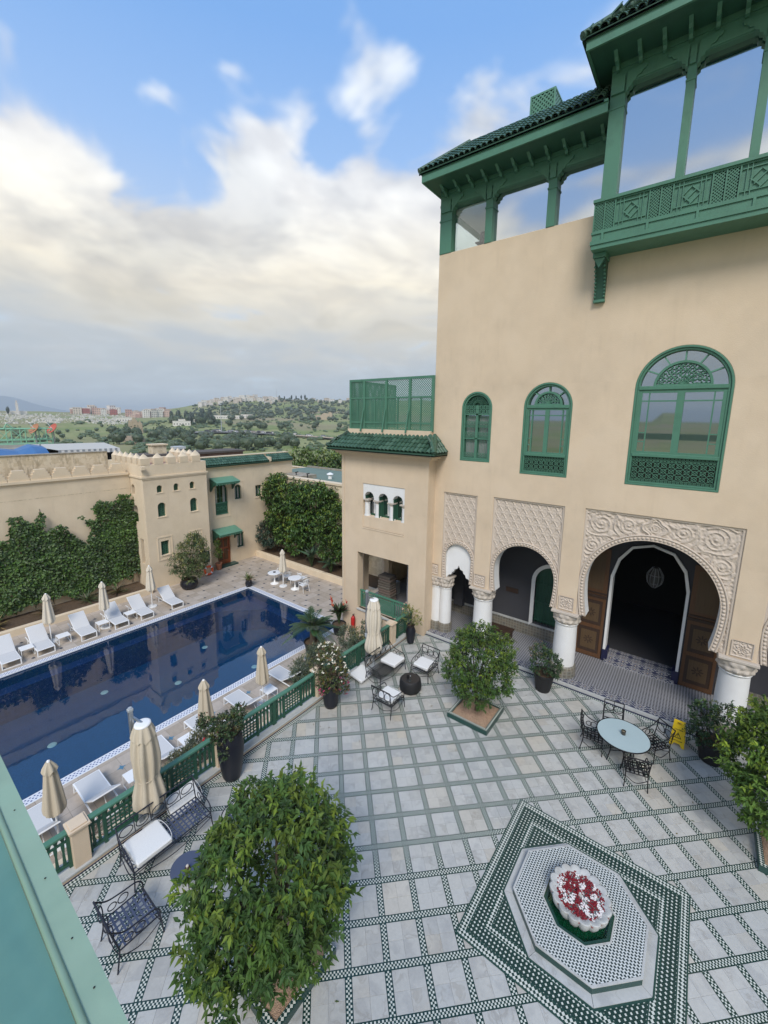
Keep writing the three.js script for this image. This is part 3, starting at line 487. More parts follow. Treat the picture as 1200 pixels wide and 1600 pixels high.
// gallery behind the arches
part('gallery_floor', B(-9, 8, -.1, .1, -17.2, -15.06), M.galFloor, pal);
part('gallery_border', B(-8.7, 8, -.1, .102, -15.06, -14.7), M.rosette, pal);
part('gallery_step', [B(-8.72, 8, -.1, .105, -14.7, -14.62)], M.marblePlain, pal);
part('step_band', B(-8.72, 8, -.1, .012, -14.62, -14.56), M.navy, pal);
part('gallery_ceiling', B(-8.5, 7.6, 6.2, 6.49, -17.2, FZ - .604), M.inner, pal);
{
  const door = [[-2.18, .1], [-2.18, 3.6], [-2.0, 4.3], [-1.6, 4.85], [-.95, 5.04], [-.3, 4.85], [.1, 4.3], [.25, 3.6], [.25, .1]];
  const win = archPts(-4.95, -3.55, .75, 3.35, 16);
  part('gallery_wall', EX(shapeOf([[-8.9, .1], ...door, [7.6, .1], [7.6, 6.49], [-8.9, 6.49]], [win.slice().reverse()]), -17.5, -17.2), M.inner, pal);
  for (const [a, b] of [[-8.9, -2.9], [1.3, 7]]) part('dado', B(a, b, .1, .62, -17.2, -17.17), M.dado, pal);
  part('dado_rail', [B(-8.9, -2.9, .62, .7, -17.2, -17.16)], M.marblePlain, pal);
  const fo = door.map(([x, y]) => [x, y]), fi = door.map(([x, y]) => [-.965 + (x + .965) * .93, y > .2 ? y - .08 : y]);
  part('door_frame', EX(shapeOf([...fo, ...fi.slice().reverse()]), -17.55, -17.12), M.white, pal);
  for (const a of [-2.2, .07]) part('door_base', B(a, a + .2, .1, .57, -17.56, -17.09), M.navy, pal);
  part('threshold', [B(-2.1, .17, .08, .3, -17.9, -17.3), B(-2.1, .17, .08, .2, -17.3, -17.0)], M.rosette, pal);
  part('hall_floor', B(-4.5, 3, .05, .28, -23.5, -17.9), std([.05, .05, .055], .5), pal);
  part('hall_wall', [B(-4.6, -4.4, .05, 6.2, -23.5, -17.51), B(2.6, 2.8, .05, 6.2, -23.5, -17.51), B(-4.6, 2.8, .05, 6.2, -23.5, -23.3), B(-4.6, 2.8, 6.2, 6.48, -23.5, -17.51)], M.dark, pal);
  // folded-back carved door leaves with upper fixed panels
  for (const [x0, x1] of [[-3.2, -2.24], [.3, 1.24]]) {
    const lf = new THREE.Group(); lf.name = numbered('door_leaf'); const w = WP(pal); lf.position.set(x0 - w.x, .12, -17.1 - w.z); pal.add(lf); const q = x1 - x0;
    loc('leaf_frame', [B(0, .1, 0, 2.5, -.06, 0), B(q - .1, q, 0, 2.5, -.06, 0), B(.1, q - .1, 0, .16, -.06, 0), B(.1, q - .1, 1.2, 1.34, -.06, 0), B(.1, q - .1, 2.36, 2.5, -.06, 0)], M.wood, lf);
    for (const [y0, y1] of [[.16, 1.2], [1.34, 2.36]]) {
      loc('leaf_panel', [B(.1, q - .1, y0, y1, -.05, -.02)], M.woodDark, lf);
      loc('leaf_inlay', B(.2, q - .2, y0 + .14, y1 - .14, -.02, -.008), M.woodInlay, lf);
      const st = []; for (let k = 0; k < 8; k++) { const a = k * PI / 4; st.push(B(-.02, .02, .05, .17, -.002, .004).rotateZ(a).translate(q / 2, (y0 + y1) / 2, -.006)); }
      loc('leaf_star', st, M.woodDark, lf);
    }
    part('upper_panel', [B(x0, x1, 2.66, 4.6, -17.16, -17.1)], M.wood, pal);
    part('upper_inlay', [B(x0 + .14, x1 - .14, 2.95, 4.4, -17.1, -17.085)], M.woodInlay, pal);
    part('door_rail', [B(x0 - .02, x1 + .02, 2.62, 2.72, -17.16, -17.06), B(x0 - .02, x1 + .02, 2.78, 2.83, -17.16, -17.07)], M.woodDark, pal);
  }
  // green grille window and niche in the gallery
  const wf = archPts(-5.1, -3.4, .6, 3.5, 16);
  part('gallery_window_surround', EX(shapeOf([...wf, ...win.slice().reverse()]), -17.3, -17.15), M.white, pal);
  const gr = []; for (let x = -4.9; x < -3.55; x += .13) gr.push(rod([x, .76, -17.25], [x, 3.1, -17.25], .012)); for (const y of [.9, 1.7, 2.5]) gr.push(B(-4.95, -3.55, y, y + .04, -17.27, -17.23));
  part('gallery_window_grille', gr, M.greenDeep, pal); part('gallery_window_shutter', B(-4.95, -3.55, .75, 3.3, -17.45, -17.4), M.greenDeep, pal);
  part('gallery_bench', [RB(-6.8, -5.5, .42, .5, -16.6, -16.1, .01), B(-6.75, -6.65, .1, .42, -16.55, -16.15), B(-5.65, -5.55, .1, .42, -16.55, -16.15)], M.woodDark, pal);
  part('wall_plaque', B(-6.2, -5.65, 1.86, 2.06, -17.2, -17.17), M.woodDark, pal);
  part('gallery_pillar', [B(-8.6, -8.15, .62, 4.5, -17.19, -16.9)], M.inner, pal);
}
{ // hanging lantern in the hall
  const l = thing('hanging_lantern', 'pierced metal lantern hanging inside the dark hall doorway', 'lantern', [-.9, 2.7, -19.4]);
  const cage = []; for (let k = 0; k < 12; k++) { const a = k * PI / 6; cage.push(TU([[.06 * Math.cos(a), 0, .06 * Math.sin(a)], [.24 * Math.cos(a), .2, .24 * Math.sin(a)], [.28 * Math.cos(a), .55, .28 * Math.sin(a)], [.12 * Math.cos(a), .85, .12 * Math.sin(a)]], .012, 10, 4)); }
  loc('cage', [...cage, LA([[.25, .2], [.27, .21], [.25, .22]], 16), LA([[.28, .55], [.3, .56], [.28, .57]], 16)], M.metalGrey, l);
  loc('glass', LA([[.03, .02], [.21, .2], [.25, .55], [.1, .84]], 16), std([.1, .1, .095], .4), l);
  loc('chain', rod([0, .85, 0], [0, 3.5, 0], .01), M.iron, l);
}
// windows of the first floor
function ringLattice(x0, x1, y0, y1, z, s, r = .008) {
  const g = []; const nx = Math.max(1, Math.round((x1 - x0) / s)), ny = Math.max(1, Math.round((y1 - y0) / s)), sx = (x1 - x0) / nx, sy = (y1 - y0) / ny;
  for (let i = 0; i < nx; i++) for (let j = 0; j < ny; j++) { const cx = x0 + (i + .5) * sx, cy = y0 + (j + .5) * sy; g.push(new THREE.TorusGeometry(Math.min(sx, sy) * .36, r, 4, 10).translate(cx, cy, z)); g.push(bar([cx - sx / 2, cy - sy / 2, z], [cx + sx / 2, cy + sy / 2, z], r * 1.6, r * 1.6), bar([cx - sx / 2, cy + sy / 2, z], [cx + sx / 2, cy - sy / 2, z], r * 1.6, r * 1.6)); }
  return g;
}
function archedWindow(x0, x1, y0, yt, kind) {
  const wg = new THREE.Group(); wg.name = numbered('arched_window'); const w = WP(pal); wg.position.set((x0 + x1) / 2 - w.x, y0 - w.y, FZ - w.z); pal.add(wg);
  const fr = kind === 1 ? .13 : .12, r = (x1 - x0) / 2, cx = (x0 + x1) / 2, ys = yt - r, P = (n, g, m) => part(n, g, m, wg);
  P('frame', [EX(shapeOf(archPts(x0, x1, y0, yt, 28), [archPts(x0 + fr * .5, x1 - fr * .5, y0 + fr * .5, yt - fr * .5, 28).reverse()]), FZ - .16, FZ + .012, .01), EX(shapeOf(archPts(x0 + fr * .5, x1 - fr * .5, y0 + fr * .5, yt - fr * .5, 28), [archPts(x0 + fr, x1 - fr, y0 + fr, yt - fr, 28).reverse()]), FZ - .2, FZ - .03, .008)], M.green);
  if (kind === 1) {
    P('pane', EX(shapeOf(archPts(x0 + fr, x1 - fr, y0 + fr, yt - fr, 20)), FZ - .24, FZ - .22), M.mirrorDark);
    for (const s of [-1, 1]) { const c = []; for (let k = 0; k < 14; k++) c.push(CY(cx + s * (.1 + k * .027), FZ - .19 - (k & 1) * .012, y0 + .16, y0 + 1.75, .016, .016, 6)); P('curtain', c, std([.33, .34, .33], .9)); }
    P('muntin', [B(cx - .05, cx + .05, y0 + fr, ys + .1, FZ - .2, FZ - .06), B(x0 + fr, x1 - fr, y0 + .86, y0 + .9, FZ - .18, FZ - .06), B(x0 + fr, x1 - fr, ys - .25, ys - .2, FZ - .18, FZ - .06)], M.green);
    P('grille', [...ringLattice(x0 + fr, cx - .05, y0 + fr, y0 + .34, FZ - .07, .12), ...ringLattice(cx + .05, x1 - fr, y0 + fr, y0 + .34, FZ - .07, .12), ...ringLattice(x0 + fr, x1 - fr, y0 + .9, y0 + 1.14, FZ - .07, .13), ...ringLattice(x0 + fr, x1 - fr, ys - .2, ys + .12, FZ - .07, .16, .014), ...ringLattice(x0 + fr, x1 - fr, y0 + 1.3, y0 + 1.56, FZ - .07, .13), ...[-.42, -.36, -.3, -.24, -.18, -.12, .12, .18, .24, .3, .36, .42].map((d) => rod([cx + d, y0 + fr, FZ - .08], [cx + d, ys, FZ - .08], .008))], M.green);
    const fan = []; for (let k = 0; k <= 12; k++) { const a = PI * k / 12; for (const q of [.16, .3, .42]) fan.push(new THREE.TorusGeometry(.045, .014, 4, 8).translate(cx + q * Math.cos(a) * (r - fr) / .5, ys + .14 + q * .85 * Math.sin(a) * (r - fr) / .5, FZ - .08)); }
    P('fanlight', [...fan.filter((g) => { g.computeBoundingBox(); const c = g.boundingBox.getCenter(V3()); return Math.hypot(c.x - cx, c.y - ys) < r - fr - .03; }), EX(shapeOf(archPts(x0 + fr, x1 - fr, ys - .05, yt - fr, 20)), FZ - .2, FZ - .15)], M.greenDeep);
    return;
  }
  const big = kind === 3, bot = y0 + (big ? .95 : .72), ix0 = x0 + fr, ix1 = x1 - fr;
  for (const [ya, yb] of [[ys - .05, ys + .06], [bot - .05, bot + .05]]) P('transom', RB(ix0 - .02, ix1 + .02, ya, yb, FZ - .18, FZ - .01, .012), M.green);
  const fh = (r - fr) * .68;
  P('fan_panel', [EX(shapeOf([...archPts(cx - fh, cx + fh, ys + .05, ys + .05 + fh, 24)], [archPts(cx - fh + .07, cx + fh - .07, ys + .05 + .05, ys + .05 + fh - .07, 24).reverse()]), FZ - .14, FZ - .05, .006)], M.green);
  { const sc = []; const put = (x, y, rad, t = .011) => { if (y > ys + .1 && Math.hypot(x - cx, y - ys - .05) < fh - .05) sc.push(new THREE.TorusGeometry(rad, t, 4, 12, PI * 1.6).rotateZ(rnd() * 6).translate(x, y, FZ - .09)); }; const st = big ? .105 : .085; for (let x = -fh; x < fh; x += st) for (let y = .05; y < fh; y += st) put(cx + x + st / 2, ys + .05 + y + st / 2, st * .42, big ? .014 : .012); for (let k = 0; k < 9; k++) { const a = PI * (k + .5) / 9; sc.push(TU([[cx, ys + .1, FZ - .085], [cx + fh * .5 * Math.cos(a + .2), ys + .1 + fh * .5 * Math.sin(a + .2), FZ - .085], [cx + fh * .93 * Math.cos(a), ys + .06 + fh * .93 * Math.sin(a), FZ - .085]], .011, 10, 4)); } P('fan_tracery', sc, M.green); }
  P('fan_backing', EX(shapeOf(archPts(ix0, ix1, ys, yt - fr, 24)), FZ - .21, FZ - .19), M.mirrorDark);
  const mu = []; for (let k = 1; k < (big ? 6 : 4); k++) { const a = PI * k / (big ? 6 : 4); mu.push(bar([cx + fh * Math.cos(a), ys + .05 + fh * Math.sin(a), FZ - .12], [cx + (r - fr) * Math.cos(a), ys + (r - fr) * Math.sin(a), FZ - .12], .035, .04)); }
  P('muntin', mu, M.greenPale);
  for (const s of [-1, 1]) { // two leaves
    const a = s < 0 ? ix0 : cx, b = s < 0 ? cx : ix1, k = big ? .09 : .07, mx = s < 0 ? a + (b - a) * .26 : b - (b - a) * .26, ty = ys - .05;
    P('leaf_frame', [B(a, a + k, bot + .05, ty, FZ - .13, FZ - .05), B(b - k, b, bot + .05, ty, FZ - .13, FZ - .05), B(a + k, b - k, ty - k, ty, FZ - .129, FZ - .051), B(a + k, b - k, bot + .05, bot + .05 + k * .7, FZ - .129, FZ - .051),
      B(mx - .018, mx + .018, bot + .05 + k * .7, ty - k, FZ - .12, FZ - .06), B(a + k, b - k, ty - k - (big ? .26 : .2), ty - k - (big ? .22 : .16), FZ - .122, FZ - .062),
      ...[.2, .34].map((q) => s < 0 ? B(a + k, mx - .018, bot + (ty - bot) * q, bot + (ty - bot) * q + .03, FZ - .118, FZ - .064) : B(mx + .018, b - k, bot + (ty - bot) * q, bot + (ty - bot) * q + .03, FZ - .118, FZ - .064))], M.green);
    const pn = P('pane', B(a + k * .5, b - k * .5, bot + .06, ty - .02, -.004, .004).translate(0, 0, 0), M.mirrorDark); // slightly turned pane
    pn.position.z += FZ - .1; pn.geometry.translate(-(a + b) / 2, 0, 0); pn.position.x += (a + b) / 2; pn.rotation.y = s * (big ? -.035 : .03);
    P('curtain', Array.from({ length: 12 }, (_, i) => CY(s < 0 ? a + k + .02 + i * .02 : b - k - .02 - i * .02, FZ - .25 - (i & 1) * .02, bot + .05, ty, .016, .016, 5)), M.cushion);
  }
  P('parapet_lattice', [...ringLattice(ix0, ix1, y0 + fr + .1, bot - .2, FZ - .08, big ? .2 : .17, .009), ...ringLattice(ix0, ix1, y0 + fr, y0 + fr + .1, FZ - .08, .1, .007), ...ringLattice(ix0, ix1, bot - .2, bot - .05, FZ - .08, .09, .007)], M.green);
  P('parapet_glass', B(ix0, ix1, y0 + fr, bot - .05, FZ - .2, FZ - .19), std([.018, .024, .022], .12));
}
archedWindow(-7.64, -6.4, 7.74, 10.4, 1); archedWindow(-5.2, -3.58, 7.43, 10.64, 2); archedWindow(-1.82, .52, 7.4, 11.53, 3);

// ---------- glazed tiles ----------
const tileGeo = (() => { const L = .3, g = []; for (const [r0, r1, z0, z1] of [[.085, .1, -L, 0]]) { const n = 7, pos = [], idx = []; for (let k = 0; k <= n; k++) { const a = PI * k / n; for (const [r, z] of [[r1, z1], [r0, z0], [r1 - .016, z1]]) pos.push(r * Math.cos(a), r * Math.sin(a), z); } for (let k = 0; k < n; k++) { const a = k * 3, b = a + 3; idx.push(a, b, a + 1, b, b + 1, a + 1, a, a + 2, b, b, a + 2, b + 2); } const q = new THREE.BufferGeometry(); q.setAttribute('position', new THREE.Float32BufferAttribute(pos, 3)); q.setIndex(idx); g.push(q.toNonIndexed()); } const q = merge(g); q.computeVertexNormals(); return metre(toCreasedNormals(q, .9)); })();
// eave runs from a to b (world), inward is the horizontal direction up the slope
function tiledSlope(parent, a, b, inward, rise, run, insA, insB, sp = .2, flat = .06) {
  const A = V3(...a), Bv = V3(...b), d = Bv.clone().sub(A), L = d.length(); d.normalize(); const n = Math.round(L / sp), sl = Math.hypot(rise, run), ang = Math.atan2(rise, run), rows = Math.round(sl / .25), inn = V3(...inward), yaw = Math.atan2(-inn.x, -inn.z);
  for (let i = 0; i < n; i++) for (let j = 0; j < rows; j++) {
    const s = (i + .5) * L / n, t = j / rows; if (s < insA * t - .02 || s > L - insB * t + .02) continue;
    const p = A.clone().addScaledVector(d, s).addScaledVector(inn, run * t); p.y += rise * t + .03 + .012 * (j & 1 ? 0 : 0);
    const m = inst('roof_tile', tileGeo, [M.glaze, M.glaze2, M.glaze, M.glaze3][(rnd() * 4) | 0], parent, [p.x, p.y, p.z], [0, 0, 0], [sp / .2, 1, rr(1.0, 1.12)]); m.rotation.order = 'YXZ'; m.rotation.set(ang + rr(-.02, .02) - .06, yaw, rr(-.05, .05));
  }
  const up = V3(0, rise, 0).addScaledVector(inn, run), q0 = A, q1 = Bv, q2 = Bv.clone().addScaledVector(d, -insB).add(up), q3 = A.clone().addScaledVector(d, insA).add(up), th = V3(0, -.09, 0);
  const pos = [q0, q1, q2, q3].flatMap((v) => v.toArray()), low = [q0, q1, q2, q3].flatMap((v) => v.clone().add(th).toArray());
  const g = new THREE.BufferGeometry(); g.setAttribute('position', new THREE.Float32BufferAttribute([...pos, ...low], 3)); g.setIndex([0, 1, 2, 0, 2, 3, 4, 6, 5, 4, 7, 6, 0, 4, 1, 1, 4, 5, 1, 5, 2, 2, 5, 6, 2, 6, 3, 3, 6, 7, 3, 7, 0, 0, 7, 4]); g.computeVertexNormals();
  part('roof_deck', g.toNonIndexed(), M.glaze3, parent);
  if (insA > .05) part('hip_ridge', Array.from({ length: 5 }, (_, k) => rod(q0.clone().lerp(q3, k / 5).add(V3(0, .06, 0)).toArray(), q0.clone().lerp(q3, (k + 1.15) / 5).add(V3(0, .08, 0)).toArray(), .1, 8, .085)), M.glaze, parent);
  if (insB > .05) part('hip_ridge', Array.from({ length: 5 }, (_, k) => rod(q1.clone().lerp(q2, k / 5).add(V3(0, .06, 0)).toArray(), q1.clone().lerp(q2, (k + 1.15) / 5).add(V3(0, .08, 0)).toArray(), .1, 8, .085)), M.glaze, parent);
}
// stepped corbel bracket, flat in x-y, for the tops of posts
const corbelShape = (s) => shapeOf([[0, 0], [s * .02, .02], [s * .06, .05], [s * .06, .1], [s * .13, .13], [s * .15, .2], [s * .22, .22], [s * .25, .3], [s * .33, .32], [s * .38, .4], [s * .44, .41], [s * .47, .5], [0, .5]].map((p) => s < 0 ? p : p));
// ---------- green glazed top storey ----------
{
  const z0 = -15.32, z1 = -14.98, bt = 17.2, bp = 17.74;
  const posts = [[-8.9, -8.4], [-7.05, -6.79], [-4.9, -4.63]];
  for (const [a, b] of posts) { part('post', [RB(a, b, 15.6, bt, z0, z1, .012), RB(a - .02, b + .02, 16.72, 16.78, z0 - .02, z1 + .02, .008)], M.green, pal); }
  for (const [a, b] of posts) { const cb = [EX(corbelShape(1), -.12, .12, .008).translate(b, 16.98, -15.05)]; if (a > -8.5) cb.push(EX(shapeOf(corbelPts(-1)), -.12, .12, .008).translate(a, 16.98, -15.05)); part('corbel', cb, M.green, pal); part('corbel_face', RB(a + .04, b - .04, 17.02, 17.42, z1 - .01, z1 + .06, .006), M.green, pal); }
  part('beam', [B(-8.9, -3.1, bt, bp, z0, z1), B(-8.9, -3.1, bt + .02, bt + .1, z1, z1 + .03), B(-8.9, -3.1, bp - .12, bp - .002, z1, z1 + .04)], M.green, pal);
  part('beam', [B(-8.9, -8.56, bt, bp, -23.5, z0 - .002), B(-8.9, 3, bt, bp, -23.6, -23.2)], M.green, pal);
  part('corner_post', [B(-8.9, -8.5, 15.6, bt, -19.6, -19.2), B(-8.9, -8.5, 15.6, bt, -23.5, -23.1), B(-5.6, -5.3, 15.6, bt, -23.5, -23.2)], M.green, pal);
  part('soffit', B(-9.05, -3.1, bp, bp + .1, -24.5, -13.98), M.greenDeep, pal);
  part('fascia', [B(-9.1, -3.1, 17.73, 17.97, -13.98, -13.92), B(-9.12, -3.1, 17.97, 18.03, -14.0, -13.88), B(-9.11, -9.05, 17.73, 17.97, -24.5, -13.981)], M.green, pal);
  for (let k = 0; k < 11; k++) { const x = -8.62 + k * .53; part('modillion', EX(shapeOf([[-14.98, bp - .2], [-14.86, bp - .19], [-14.8, bp - .13], [-14.62, bp - .12], [-14.56, bp - .06], [-14.4, bp], [-14.98, bp]].map(([z, y]) => [z, y])), -.045, .045, .006).rotateY(-PI / 2).translate(x, 0, 0), M.green, pal); }
  tiledSlope(pal, [-9.2, 18.06, -13.88], [-3.2, 18.06, -13.88], [0, 0, -1], 1.08, 1.3, 1.25, 0, .2);
  part('roof_slab', B(-8.4, 7.5, 18.3, 19.0, -23.5, -15.3), M.glaze3, pal);
  for (const [a, b, see] of [[-8.4, -7.05, 1], [-6.79, -4.9, 0], [-4.63, -3.1, 0]]) part('pane', B(a, b, 15.6, bt, -15.22, -15.21), see ? M.pane : M.mirror, pal);
  part('pane', [B(-8.72, -8.71, 15.6, bt, -19.2, -15.32), B(-8.72, -8.71, 15.6, bt, -23.1, -19.6)], M.pane, pal);
  part('inner_ceiling', B(-8.5, -3.4, 17.1, 17.19, -23.2, -15.33), M.white, pal);
  part('inner_wall', B(-6.9, -6.7, 15.6, 17.1, -23.2, -16.6), M.inner, pal);
  const tb = thing('restaurant_chair', 'dark chair back seen through the left pane of the glazed top storey', 'chair', [-7.6, 15.6, -16.2]);
  loc('backrest', [RB(-.2, .2, .42, .95, -.04, .04, .06, 3)], M.black, tb); loc('leg', [rod([-.17, 0, 0], [-.17, .45, 0], .02)], M.black, tb); loc('leg', rod([.17, 0, 0], [.17, .45, 0], .02), M.black, tb); loc('seat', RB(-.21, .21, .42, .47, 0, .42, .02), M.black, tb);
}
function corbelPts(s) { return [[0, 0], [.02, .02], [.06, .05], [.06, .1], [.13, .13], [.15, .2], [.22, .22], [.25, .3], [.33, .32], [.38, .4], [.44, .41], [.47, .5], [0, .5]].map(([x, y]) => [x * s, y]); }
function lattice(x0, x1, y0, y1, z, sp, w, th = .012) { // slats both ways
  const g = [], W = x1 - x0, H = y1 - y0;
  for (const s of [1, -1]) for (let c = -H; c < W + H; c += sp) { // line x - s*y = c
    let pts = []; const at = (y) => s > 0 ? c + y : c + (H - y); let ya = 0, yb = H; const f = (y) => at(y);
    const yl = s > 0 ? [Math.max(0, -c), Math.min(H, W - c)] : [Math.max(0, H + c - W), Math.min(H, H + c)];
    if (yl[1] - yl[0] < .01) continue; g.push(bar([x0 + f(yl[0]), y0 + yl[0], z + s * th * .25], [x0 + f(yl[1]), y0 + yl[1], z + s * th * .25], th, w));
  }
  return g;
}
{ // projecting bay with balcony front
  const z = -14.1, x0 = -3.25, x1 = 6;
  part('balcony_floor', [B(x0, x1, 14.3, 14.42, FZ + .003, z), B(x0 - .03, x1, 14.42, 14.52, FZ + .003, z + .03), B(x0, x1, 14.52, 14.7, FZ + .003, z - .01), B(x0 - .02, x1, 14.7, 14.76, FZ + .003, z + .02)], M.green, pal);
  for (let k = 0; k < 7; k++) part('balcony_block', RB(-3.0 + k * 1.1, -2.94 + k * 1.1, 14.5, 14.7, z - .01, z + .025, .006), M.green, pal);
  part('balcony_rail', [B(x0 - .03, x1, 15.54, 15.62, z - .12, z + .04), B(x0, x0 + .05, 14.76, 15.54, -14.98, z - .1)], M.green, pal);
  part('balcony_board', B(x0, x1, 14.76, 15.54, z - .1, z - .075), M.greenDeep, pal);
  let x = x0; const fields = [];
  for (let k = 0; k < 5; k++) {
    for (let q = 0; q < 2; q++) { fields.push([x + .03, x + .25, 'l']); x += .265; }
    fields.push([x + .03, x + .8, 's']); x += .82;
  }
  const stiles = [];
  for (const [a, b, t] of fields) {
    stiles.push(B(a - .03, a, 14.76, 15.54, z - .045, z)); 
    if (t === 'l') { part('balcony_lattice', lattice(a, b, 14.8, 15.5, z - .025, .075, .022), M.green, pal); }
    else { const c = (a + b) / 2, y = 15.15, s = [B(a, b, 14.8, 15.5, z - .07, z - .046)]; for (const u of [.1, .19]) s.push(B(a + u, a + u + .02, 14.8, 15.5, z - .045, z - .012), B(b - u - .02, b - u, 14.8, 15.5, z - .045, z - .012)); for (const v of [.1, .6]) s.push(B(a + .02, b - .02, 14.8 + v, 14.82 + v, z - .045, z - .014)); s.push(bar([c - .2, y, z - .025], [c, y + .2, z - .025], .025, .03), bar([c, y + .2, z - .025], [c + .2, y, z - .025], .025, .03), bar([c + .12, y + .12, z - .027], [c - .12, y - .12, z - .027], .024, .026), bar([c + .2, y, z - .025], [c - .02, y - .22, z - .025], .025, .03), bar([c - .2, y + .02, z - .026], [c + .02, y - .2, z - .026], .025, .03)); part('balcony_panel', s, M.green, pal); }
  }
  part('balcony_stile', [...stiles, B(x0, x1, 14.76, 14.8, z - .045, z - .004), B(x0, x1, 15.5, 15.54, z - .045, z - .004)], M.green, pal);
  // corbel bracket under the balcony
  const br = [EX(shapeOf([[0, 0], [.1, .03], [.13, .35], [.2, .65], [.34, .95], [.52, 1.2], [.52, 1.3], [0, 1.3]]), -.15, .15, .01).rotateY(-PI / 2).translate(-3.06, 13.05, FZ + .001)];
  const teeth = []; for (let k = 0; k < 9; k++) for (const s of [-1, 1]) teeth.push(SP(-3.06 + s * .13, 13.16 + k * .1, FZ + .12 + .36 * (k / 9) ** 2, .035, 1, 6));
  part('bracket', br, M.greenDeep, pal); part('bracket_teeth', teeth, M.green, pal); part('bracket_cap', [RB(-3.24, -2.88, 14.16, 14.3, FZ + .002, FZ + .6, .01), RB(-3.22, -2.9, 13.0, 13.08, FZ + .002, FZ + .14, .01), new THREE.CylinderGeometry(.17, .17, .1, 3).rotateX(PI / 2).translate(-3.06, 14.06, FZ + .5)], M.green, pal);
  const bt = 18.32, bp = 18.86;
  const posts = [[-3.1, -2.72], [-1.36, -1.17], [.1, .29], [1.6, 1.79], [3.1, 3.3]];
  for (const [a, b] of posts) { part('post', [RB(a, b, 15.62, bt, z - .3, z + .01, .01), RB(a - .015, b + .015, 17.8, 17.85, z - .31, z + .025, .008)], M.green, pal);
    const cb = [EX(shapeOf(corbelPts(1)), -.1, .1, .008).translate(b, 18.1, z - .05)]; if (a > -3) cb.push(EX(shapeOf(corbelPts(-1)), -.1, .1, .008).translate(a, 18.1, z - .05)); part('corbel', cb, M.green, pal); part('corbel_face', RB(a + .03, b - .03, 18.14, 18.54, z, z + .07, .006), M.green, pal); }
  part('beam', [B(-3.1, x1, bt, bp, z - .3, z), B(-3.1, x1, bp - .14, bp - .003, z, z + .04), B(-3.1, x1, bt + .02, bt + .08, z, z + .025), B(-3.1, -2.8, bt, bp, -23.5, z - .302)], M.green, pal);
  part('post', B(-3.1, -2.8, 15.62, bt, -15.3, -15.0), M.green, pal);
  part('pane', B(-2.72, x1, 15.62, bt, z - .2, z - .19), M.mirror, pal); part('pane', B(-2.96, -2.95, 15.62, bt, -15.0, z - .31), M.mirror, pal);
  part('inner_wall', B(-2.9, x1, 15.6, bt, -15.4, -15.33), M.inner, pal);
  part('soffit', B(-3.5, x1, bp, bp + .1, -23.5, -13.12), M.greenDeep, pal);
  part('fascia', [B(-3.56, x1, 18.82, 19.05, -13.12, -13.06), B(-3.58, x1, 19.05, 19.1, -13.14, -13.02), B(-3.56, -3.5, 18.82, 19.05, -23.5, -13.121)], M.green, pal);
  for (let k = 0; k < 13; k++) { const mx = -2.95 + k * .53; part('modillion', EX(shapeOf([[z, bp - .2], [z + .12, bp - .19], [z + .18, bp - .13], [z + .36, bp - .12], [z + .42, bp - .06], [z + .58, bp], [z, bp]]), -.045, .045, .006).rotateY(-PI / 2).translate(mx, 0, 0), M.green, pal); }
  tiledSlope(pal, [-3.66, 19.12, -13.02], [3.2, 19.12, -13.02], [0, 0, -1], 1.1, 1.3, 1.2, 0, .2);
  tiledSlope(pal, [-3.66, 19.12, -17.6], [-3.66, 19.12, -13.02], [1, 0, 0], 1.1, 1.3, 0, 1.2, .2);
  part('roof_slab', B(-2.4, 7, 19.3, 20.1, -23, -14.4), M.glaze3, pal);
  part('lamp_shade', new THREE.ConeGeometry(.16, .3, 10).translate(-2.35, 18.1, z - .6), M.orange, pal);
}
{ // rooftop lattice box
  const v = thing('rooftop_housing', 'small lattice clad housing with pale edges on the tiled roof', 'rooftop housing', [-6.45, 19, -17]);
  loc('body', B(.04, .86, 0, 1.96, -.96, -.04), M.greenDeep, v);
  loc('corner', [B(0, .06, 0, 1.98, -.06, 0), B(.84, .9, 0, 1.98, -.06, 0), B(.84, .9, 0, 1.98, -1, -.94), B(0, .9, 1.98, 2.04, -1, 0), B(0, .06, 0, 1.98, -1, -.94)], M.greenPale, v);
  loc('lattice_panel', lattice(.08, .82, .6, 1.96, -.01, .15, .05), M.greenPale, v);
  loc('lattice_panel', lattice(.06, .94, .6, 1.96, 0, .15, .05).map((g) => g.rotateY(PI / 2).translate(.88, 0, 0)), M.greenPale, v);
}
